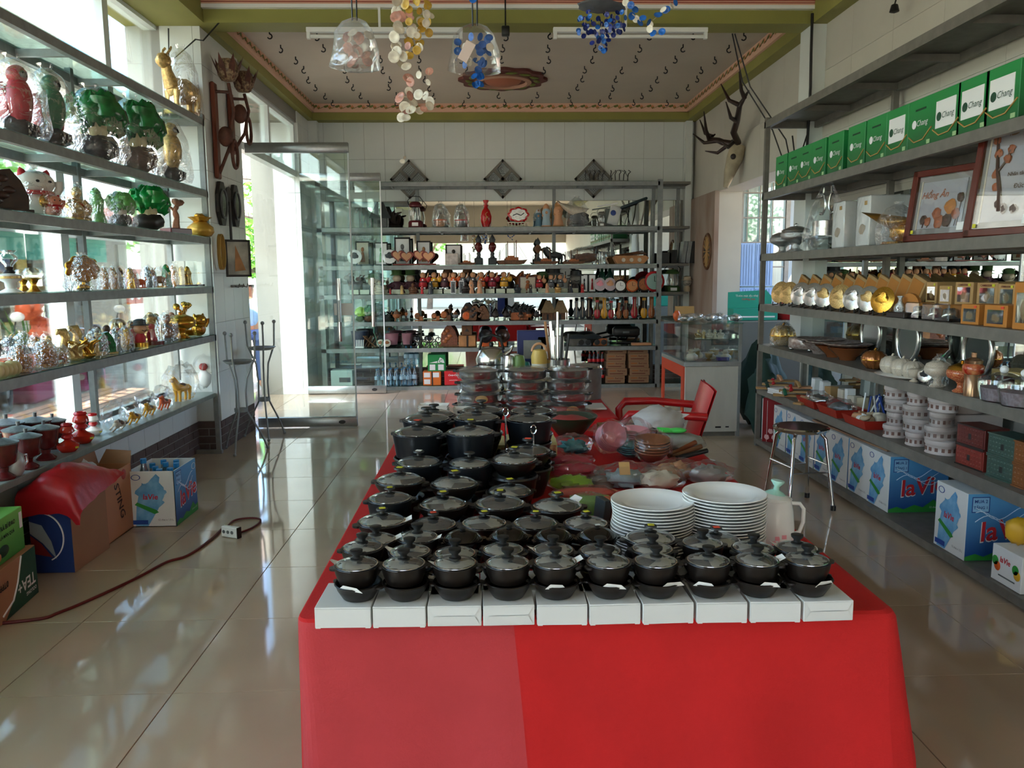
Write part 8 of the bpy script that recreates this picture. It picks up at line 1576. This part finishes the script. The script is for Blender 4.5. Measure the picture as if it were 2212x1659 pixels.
nest('pink_bowls', 'nest of pink plastic bowls tilted toward the camera in clear film', 1305, 968, 6, .062, PINKP, 1.05, .35); nest('pink_plates', 'stack of pink plastic plates beside the tilted pink bowls', 1368, 952, 6, .075, PINKP, .12, 0, .009, .6); nest('teal_plates', 'stack of teal plastic plates under the pink ones', 1362, 975, 4, .06, TEAL, .1, 0, .009, .6); nest('amber_bowls', 'nest of amber brown bowls in the middle right of the table', 1408, 985, 5, .075, M_('amber_plastic', '#8a4a1c', .3), .1, 0, .012)
bg('teal_bag', 'clear bag with teal scourers left of the pink bowls', 1240, 965, (.09, .06, .045), [('teal_scourers', ruf((.06, .045, .03), 5), TEAL)], 3); t = bg('grey_cloth_bundle', 'grey folded cloth bundle with a bright green rubber glove on top', 1462, 956, (.13, .09, .03), [('grey_cloth', ruf((.125, .085, .035), 6, .25), M_('grey_cotton', '#9a9a94', .8))], 4)
gm = MB().ell((0, 0, .085), (.045, .03, .012), 12, 7)
for k in range(4): gm.tube([(-.03, -.02+.014*k, .085), (-.075-.01*(k % 2), -.03+.02*k, .088)], .008, 6)
P('green_glove', gm, GREENP, t); t = thing('rolling_pins', 'three dark wooden rods poking out at the right table edge', 'rods', at(1478, 985), .5, G)
for k in range(3): P('rod', MB().rod((-.06, -.02+.025*k, .03), (.1, -.03+.035*k, .045+.012*k), .011, 8), (BLACK, MW, WOODM)[k], t)
for i, (px, py, lab) in enumerate(((1232, 995, 'upper'), (1240, 1014, 'lower'))): bg('magenta_bag', lab+' clear bag of magenta mesh scourers right of the black pots', px, py, (.10, .045, .03), [('magenta_mesh', ruf((.085, .035, .025), 7+i, .5), MAG)], 5+i)
bg('lime_bag', 'clear bag of lime green sponges right of the black pots', 1235, 1042, (.10, .05, .03), [('lime_sponges', ruf((.075, .04, .026), 9, .5), LIME)], 8); bg('grey_brush_bag', 'round grey brush in clear film beside the lime sponges', 1300, 1035, (.06, .05, .03), [('brush_head', MB().lathe([(0, 0), (.045, 0), (.05, .03), (0, .045)], 20), M_('grey_brush', '#7a726a', .7))], 9)
t = bg('clear_bag', 'large clear bag with a kraft price tag behind the left plate stack', 1350, 1035, (.11, .07, .05), [('pale_content', ruf((.07, .05, .03), 11), M_('pale_blue_plastic', '#8fa4ac', .4))], 10); P('price_tag', MB().box(-.02, .02, -.001, .001, 0, .05, TR(-.01, -.06, .06, rx=-.6)), M_('kraft_tag', '#c9a064', .7), t, None, False)
for i, (px, py, m, lab) in enumerate(((1455, 1022, SKIN, 'bag of beige parts with a red tab'), (1530, 1028, M_('clear_grey_part', '#8a8682', .3), 'bag of clear cups at the right table edge'), (1425, 1040, BONE, 'bag of cream whisk heads'))): bg('clear_bag', 'clear '+lab+' behind the plate stacks', px, py, (.10, .06, .045), [('content', ruf((.07, .045, .035), 13+i, .5), m)], 11+i)
bg('coral_bag', 'long bag with a coral red cloth behind the fifth pot row', 1262, 1066, (.12, .035, .03), [('coral_cloth', MB().ell((0, 0, .03), (.11, .025, .02), 16, 8, amp=.2), M_('coral_cloth', '#c95a4c', .6))], 14); bg('green_box_bag', 'clear bag with a soft green box below the coral bag', 1272, 1096, (.09, .05, .04), [('green_box', MB().box(-.06, .07, -.03, .03, .005, .06), M_('soft_green', '#7fae5a', .5))], 15)
t = thing('menu_books', 'two small upright books with orange covers beside the left plate stack', 'books', at(1302, 1118), .3, G)
for k in range(2): P('book', MB().box(-.02+.03*k, .005+.03*k, -.035, .035, .0, .09, TR(0, 0, 0, ry=.12), c=.002), (SLATE, M_('orange_cover', '#a8542c', .5))[k], t, None, False)
# ================================================================ OUTDOORS
GZ = -.28
SAND = M_('sandy_concrete', '#b0a48e', .9, col2='#8f8574', vs=1.5); 
struct('floor_yard', MB().box(-45, -2.62, -30, 60, GZ-.3, GZ).box(-2.62, 45, -30, -6.5, GZ-.3, GZ).box(-2.62, 45, 12.2, 60, GZ-.3, GZ).box(5.3, 45, -6.5, 12.2, GZ-.3, GZ), SAND)
struct('trim_16', MB().box(-3.5, -2.62, 6.9, 10.4, GZ, -.02), M_('porch_slab', '#a89a8a', .6)); struct('trim_17', MB().box(-2.62, 3.0, -6.9, -6.5, GZ, -.02), M_('porch_slab', '#a89a8a', .6))
RT = M_('weathered_tile', '#8f8378', .9, var=.25, vs=6); RTR = M_('red_roof_tile', '#8a4a3c', .8, var=.25, vs=6); TIMB = M_('grey_timber', '#6e655c', .8, var=.2, vs=8)
def roof(name, lab, a, b, c, n, m, th=.03):
    """row of roof sheets from the eave line a-b up along the vector c"""
    t = thing(name, lab, 'roof', (0, 0, 0)); a, b, c = Vector(a), Vector(b), Vector(c); e = (b-a)
    for i in range(n):
        for k in range(6):
            p = a+e*(i/n)+c*(k/6); u = e/n*.985; v = c/6*1.12; up = Vector((0, 0, .02+.015*(k % 2)))
            P('roof_tile', MB().add([p, p+u, p+u+v+up, p+v+up, p+Vector((0, 0, -th)), p+u+Vector((0, 0, -th)), p+u+v+up+Vector((0, 0, -th)), p+v+up+Vector((0, 0, -th))], [(0, 1, 2, 3), (7, 6, 5, 4), (0, 4, 5, 1), (1, 5, 6, 2), (2, 6, 7, 3), (3, 7, 4, 0)]), m, t, None, False)
    for k in range(4): q = a+c*(k/3); P('rafter', MB().tube([q+Vector((0, 0, -.08)), q+e+Vector((0, 0, -.08))], .04, 5), TIMB, t)
    return t
roof('porch_roof', 'weathered grey tiled porch roof outside the left windows', (-3.7, 5.4, 2.45), (-3.7, 13.5, 2.45), (-3.0, 0, 2.7), 16, RT)
roof('shed_roof', 'reddish tiled shed roof farther out beyond the yard', (-6.9, 4.0, 2.5), (-6.9, 18, 2.5), (-5.0, 0, 1.6), 18, RTR)
t = thing('market_stall', 'dark open stall across the yard with shelves of packets', 'stall', (0, 0, 0)); P('back_wall', MB().box(-9.6, -9.5, 5, 16.8, GZ, 2.9).box(-9.6, -9.5, 17.8, 21.8, GZ, 2.9).box(-9.6, -9.5, 23, 30, GZ, 2.9), M_('stall_dark', '#4a4744', .8), t, None, False)
for y in (5.2, 8.2, 11.2, 14.5, 17.8): P('post', MB().box(-7.15, -7.03, y-.06, y+.06, GZ, 2.6), TIMB, t, None, False)
for k in range(3): f = P('shelf', MB().box(-9.5, -8.8, 8.5, 17.5, .3+.6*k, .34+.6*k), STEELD, t, None, False)
P('eave_board', MB().box(-7.2, -7.1, 5, 18, 2.3, 2.55), M_('grey_board', '#7d7f80', .7), t, None, False); P('glass_cabinet', MB().box(-8.4, -7.8, 12, 14, GZ, 1.0), GLASSC, t, None, False)
rd = random.Random(21); PKM = [M_('red_packet', '#b5302c', .5), M_('yellow_packet', '#b59a3c', .5), WHITE, M_('blue_packet', '#3c5a9a', .5), GREYS]
for k in range(3):
    for i in range(16):
        y = 8.8+.55*i; h = rd.uniform(.18, .34); one('shop_packet', MB().box(-.14, .14, -.18, .18, 0, h, c=.01), PKM[(i*3+k) % 5], ORD[i]+' packet from the near end on the '+('lowest', 'middle', 'top')[k]+' stall shelf across the yard', 'packet', (-9.1, y, .345+.6*k), 0, 'packets in the stall across the yard', False)
a = XY(305, 9.2, 1.1); t = thing('packet_sheet', 'hanging sheet of red and white sachets outside the window', 'sachets', (-5.5, 12.9, 1.02)); 
for i in range(3):
    for j in range(2): P('sachet', MB().box(-.02, .02, -.36+.24*i, -.14+.24*i, .28*j, .26+.28*j, c=.005), M_('red_sachet', '#c23c34', .5), t, None, False); P('white_spot', MB().lathe([(0, 0), (.07, 0), (.07, .004), (0, .004)], 12, TR(.022, -.25+.24*i, .13+.28*j, ry=PI/2)), WHITE, t)
P('hanger_post', MB().rod((-.05, -.5, GZ-.9), (-.05, -.5, .9), .025, 6), TIMB, t)
t = thing('awning_cloth', 'green shade cloth hung at the back of the yard', 'awning', (-8.0, 0, 0)); 
for k in range(3): P('cloth_panel', MB().grid(lambda u, v: (.1*math.sin(u*9), 8.4+3.0*k+2.9*u, 1.75+.45*v), 10, 3), M_('green_netting', '#3f8f80', .7), t)
t = thing('slatted_deck', 'slatted brown wooden deck on the ground just outside the left windows', 'deck', (0, 0, 0)); WD = M_('weathered_plank', '#8a6a58', .8, var=.25, vs=5, stretch=(1, .2, 1))
for k in range(10): P('plank', MB().box(-5.2+.165*k, -5.06+.165*k, 5.0, 10.9, -.08, -.05), WD, t, None, False)
for y in (5.2, 8.0, 10.7): P('joist', MB().box(-5.2, -3.56, y-.04, y+.04, GZ, -.08), TIMB, t, None, False)
def bike(x, y, rz, m, lab):
    t = thing('motorbike', lab, 'motorbike', (x, y, GZ), rz, 'parked motorbikes'); TY = BLACK
    for s in (-.6, .6): w_ = P('wheel', MB().tube([(s+.24*math.cos(u), 0, .28+.24*math.sin(u)) for u in [2*PI*k/22 for k in range(22)]], .05, 8, closed=True), TY, t); P('hub', MB().lathe([(0, -.03), (.1, -.03), (.1, .03), (0, .03)], 12, TR(s, 0, .28, rx=PI/2)), STEELP, w_)
    P('body', MB().tube([(-.55, 0, .62), (-.2, 0, .52), (.1, 0, .42), (.35, 0, .55), (.48, 0, .85)], [.12, .16, .12, .12, .09], 10), m, t); P('seat', MB().ell((-.3, 0, .76), (.38, .13, .07), 14, 7), BLACK, t); P('front_shield', MB().ell((.42, 0, .62), (.08, .2, .26), 12, 8), m, t); P('handlebar', MB().tube([(.36, -.34, 1.02), (.44, -.1, .98), (.44, .1, .98), (.36, .34, 1.02)], .02, 6), CHROME, t); P('headlight', MB().ell((.54, 0, .96), (.09, .12, .1), 10, 7), m, t)
    for s in (-1, 1): mi = P('mirror_stem', MB().rod((.4, s*.3, 1.02), (.42, s*.34, 1.22), .01, 5), BLACK, t); P('mirror_disc', MB().ell((.42, s*.36, 1.26), (.02, .08, .06), 10, 6), M_('mirror_white', '#d9d9d4', .2), mi)
    P('exhaust', MB().rod((-.1, -.14, .25), (-.75, -.16, .36), .05, 8), CHROME, t)
bike(-5.95, 9.8, -1.2, M_('bike_dark', '#24272a', .25), 'dark motorbike with round mirrors, nearer of the two outside'); bike(-5.85, 12.0, -1.0, M_('bike_pink', '#3a3d42', .25), 'grey motorbike with a pink seat cover, farther out in the yard')
for i, (x, y) in enumerate(((-6.6, 10.4), (-6.5, 11.4), (-6.4, 12.6))): one('pink_crate', MB().box(-.3, .3, -.4, .4, 0, .75, c=.03), M_('pink_cloth_crate', '#b5567a', .7), ORD[i]+' pink cloth-covered crate from the near end outside the window', 'crate', (x, y, GZ+.001), .1, 'pink covered crates', False)
for i, (x, y) in enumerate(((-5.75, 10.3), (-5.7, 10.5))): bag('orange_bag', ('upper' if i == 0 else 'lower')+' orange fruit bag hung by the motorbike', 'bag', (x, y, .55+.35*(i == 0)), (.16, .13, .2), None, i, 0, 'orange fruit bags', M_('orange_fruit_bag', '#d9623a', .5))
def tree(x, y, h, R, n, lab, seed, z0=GZ, cl=.16):
    rd = random.Random(seed); t = thing('leafy_tree', lab, 'tree', (x, y, z0), 0, 'trees around the yard'); P('trunk', MB().tube([(0, 0, 0), (.1, .05, h*.3), (-.05, 0, h*.6), (.05, .1, h*.85)], [.16, .13, .1, .05], 8), M_('bark', '#6a5848', .9, var=.3, vs=10), t)
    for k in range(5): u = rd.uniform(0, 6.3); P('branch', MB().tube([(0, 0, h*.55), (R*.4*math.cos(u), R*.4*math.sin(u), h*.75), (R*.8*math.cos(u), R*.8*math.sin(u), h*rd.uniform(.8, 1))], [.07, .05, .02], 6), MATS['bark'], t)
    vs = []; fs = []
    for k in range(n):
        a, b, q = rd.uniform(0, 2*PI), rd.uniform(-1, 1), rd.random()**.4; c = math.sqrt(1-b*b); p = Vector((R*q*c*math.cos(a), R*q*c*math.sin(a), h+R*.75*q*b)); d1 = Vector((rd.gauss(0, 1), rd.gauss(0, 1), rd.gauss(0, .6))).normalized()*cl; d2 = d1.cross(Vector((rd.gauss(0, 1), rd.gauss(0, 1), rd.gauss(0, 1)))).normalized()*cl*.35
        o = len(vs); vs += [p-d1, p+d2, p+d1, p-d2]; fs.append((o, o+1, o+2, o+3))
    me = bpy.data.meshes.new('foliage'); me.from_pydata([tuple(v) for v in vs], [], fs); me.materials.append(LEAFM); o = OBJ('foliage', me, t); o['kind'] = 'stuff'
LEAFM = M_('sunlit_leaf', '#6fae3c', .5, var=.35, vs=2); LEAFM.node_tree.nodes['Principled BSDF'].inputs['Subsurface Weight'].default_value = 0
TR_ = [(-10.8, 15, 6.6, 2.2, 1500, 'tall tree whose leaves hang before the upper left window'), (-7.4, 9.0, 6.6, 1.6, 900, 'tree with sparse leaves above the grey porch roof'), (-13.5, 12, 6.5, 2.6, 1600, 'broad tree behind the red-roofed shed'), (-6.6, 24, 3.0, 1.9, 2200, 'dense round tree seen through the open doorway'), (-9.5, 26, 3.6, 2.2, 2000, 'tree left of the round one beyond the doorway'), (-4.8, 30, 4.5, 2.4, 2000, 'tall tree farthest beyond the doorway'), (-12.5, 20, 5, 2.4, 1800, 'tree at the far corner of the yard')]
for i, (x, y, h, R, n, lab) in enumerate(TR_): tree(x, y, h, R, n, lab, i+3)
for i, (x, y) in enumerate(((-6.9, 10.0), (-7.2, 12.9), (-6.9, 8.4))):
    t = thing('potted_plant', ORD[i]+' leafy potted plant on the far side of the yard', 'plant', (x, y, GZ), 0, 'potted plants in the yard'); P('pot', MB().lathe([(0, 0), (.16, 0), (.22, .34), (.2, .34), (.15, .03)], 18), M_('terracotta_pot', '#a8583c', .7), t); rd = random.Random(i)
    for k in range(16): u = rd.uniform(0, 6.3); q = rd.uniform(.15, .5); P('leaf', MB().add([(0, 0, .33), (q*.5*math.cos(u-.25), q*.5*math.sin(u-.25), .7), (q*math.cos(u), q*math.sin(u), .95+rd.uniform(0, .7)), (q*.5*math.cos(u+.25), q*.5*math.sin(u+.25), .75)], [[0, 1, 2, 3]]), LEAFM, t, None, False)
# beyond the doorway: slatted awning, concrete bench, neighbour roof, low wall
t = thing('slatted_awning', 'green and white slatted awning slanting outside the doorway', 'awning', (0, 0, 0))
for k in range(7): P('slat', MB().tube([(-3.9-.02*k, 8.3+.28*k, 2.72), (-2.9-.02*k, 8.3+.28*k, 1.85)], .035, 6), M_('green_slat', '#2f5a4a', .5) if k % 2 else WHITE, t)
P('top_bar', MB().rod((-3.9, 8.2, 2.72), (-4.02, 10.1, 2.72), .03, 6), WHITE, t); P('low_bar', MB().rod((-2.9, 8.2, 1.85), (-3.02, 10.1, 1.85), .03, 6), WHITE, t)
one('roof_sheet', MB().box(-.5, .5, -.6, .6, 0, .04, TR(ry=.3)), M_('brick_red_panel', '#8a3a34', .7), 'brick red flat panel above the slatted awning outside', 'panel', (-4.2, 11.4, 2.65), 0, None, False)
roof('neighbour_roof', 'grey louvred roof of the neighbour beyond the transom', (-5.2, 13.2, 3.2), (-3.2, 15.2, 3.2), (-1.2, 1.2, 1.2), 8, RT)
t = thing('garden_bench', 'mottled concrete garden bench outside the doorway', 'bench', (-2.86, 8.95, -.02), PI/2+.15)
P('bench_seat', MB().box(-.5, .5, -.18, .18, .36, .42, c=.01), STONE, t); P('bench_back', MB().box(-.5, .5, -.03, .03, .40, .78, TR(0, .2, 0, rx=-.25), c=.01), STONE, t)
for s in (-.36, .36): P('bench_leg', MB().prism([(-.18, 0), (-.1, 0), (-.06, .36), (.2, .4), (.28, .8), (.2, .8), (.12, .36), (.16, 0), (.2, 0), (.2, .36), (-.18, .36)][0:8], .09, TR(s-.045, 0, 0, rz=PI/2, rx=PI/2)), STONE, t, None, False)
struct('wall_yard', MB().box(-30, -16, 40, 40.3, GZ, 2.2).box(-16.3, -16, -20, 40, GZ, 2.2), M_('pale_yard_wall', '#d6d0c4', .9))
# building across the street behind the camera, seen in the mirrors
one('street_house', MB().box(-9, 12, -26, -24, GZ, 4.2).box(-9.5, 12.5, -24.2, -22.8, 4.2, 4.4), M_('pale_facade', '#d9d2bf', .9), 'pale low house across the street behind the camera', 'house', (0, 0, 0), 0, None, False)
for i, x in enumerate((-12, -3, 6, 14)): tree(x, -21.5, 4.6, 2.4, 1200, ORD[i]+' street tree from the left, seen only in the back mirror', 40+i)
# person in a cap walking past the doorway
SK = M_('skin_tone', '#9a6a4c', .6); SHIRT = M_('pale_blue_shirt', '#7f9ab8', .8); JEAN = M_('blue_trousers', '#3c4f78', .8)
px, py = -3.62, 12.4; t = thing('person', 'person in a cap, pale blue shirt and blue trousers beyond the doorway, arm held out', 'person', (px, py, GZ), .5)
def skin(name, verts, edges, rad, m, par, sub=2):
    me = bpy.data.meshes.new(name); me.from_pydata(verts, edges, []); me.materials.append(m); o = OBJ(name, me, par); md_ = o.modifiers.new('s', 'SKIN'); me.skin_vertices[0].data[0].use_root = True
    for v, r in zip(me.skin_vertices[0].data, rad): v.radius = (r, r) if not isinstance(r, tuple) else r
    sb = o.modifiers.new('d', 'SUBSURF'); sb.levels = sb.render_levels = sub; me.polygons.foreach_set('use_smooth', [True]*len(me.polygons)); return o
V = [(0, 0, .9), (0, 0, 1.08), (0, 0, 1.26), (0, .01, 1.36), (0, -.01, 1.43), (0, -.02, 1.5), (0, -.02, 1.58), (-.17, 0, 1.32), (-.3, -.06, 1.12), (-.42, -.2, .98), (-.46, -.25, .93), (.17, 0, 1.32), (.27, -.08, 1.14), (.42, -.2, 1.0), (.5, -.26, .9), (-.1, 0, .84), (-.11, -.04, .46), (-.11, .04, .08), (-.11, -.1, .03), (.1, 0, .84), (.13, .02, .46), (.14, .1, .09), (.14, -.04, .03)]
E_ = [(0, 1), (1, 2), (2, 3), (3, 4), (4, 5), (5, 6), (2, 7), (7, 8), (8, 9), (9, 10), (2, 11), (11, 12), (12, 13), (13, 14), (0, 15), (15, 16), (16, 17), (17, 18), (0, 19), (19, 20), (20, 21), (21, 22)]
Rr = [(.15, .1), (.14, .1), (.16, .1), .07, .055, .085, .075, .06, .045, .035, .03, .06, .045, .035, .03, .085, .06, .045, .04, .085, .06, .045, .04]
skin('body', V, E_, Rr, SK, t)
skin('shirt', [V[i] for i in (0, 1, 2, 3, 7, 8, 11, 12)], [(0, 1), (1, 2), (2, 3), (2, 4), (4, 5), (2, 6), (6, 7)], [(.165, .115), (.16, .115), (.175, .115), .08, .075, .06, .075, .06], SHIRT, t)
skin('trousers', [V[0], V[15], V[16], V[17], V[19], V[20], V[21]], [(0, 1), (1, 2), (2, 3), (0, 4), (4, 5), (5, 6)], [(.16, .11), .1, .075, .065, .1, .075, .065], JEAN, t)
P('cap', MB().lathe([(.098, 1.585), (.1, 1.6), (.09, 1.66), (.05, 1.69), (0, 1.695)], 18).box(-.07, .07, -.2, -.06, 1.588, 1.598), M_('grey_cap', '#8a8378', .8), t); P('face', MB().ell((-.03, -.1, 1.56), (.012, .006, .008), 6, 4).ell((.03, -.1, 1.56), (.012, .006, .008), 6, 4), INK, t); P('nose', MB().ell((0, -.11, 1.535), (.014, .018, .02), 8, 5), SK, t); P('hair', MB().ell((0, .02, 1.57), (.092, .09, .075), 12, 8), M_('dark_hair', '#1c1614', .7), t)
for s, hx_ in ((-1, (-.46, -.25, .93)), (1, (.5, -.26, .9))):
    for k in range(5): d = Vector((s*.03, -.045, -.05)) if k < 4 else Vector((-s*.01, -.05, -.015)); b0 = Vector(hx_)+Vector((0, -.012, -.01))+Vector((s*.006*(k-1.5), .012*(k-1.5), 0)); P('finger', MB().tube([b0, b0+d*.6, b0+d*.95+Vector((0, 0, -.012))], [.009, .008, .006], 6), SK, t)
bpy.context.view_layer.update()
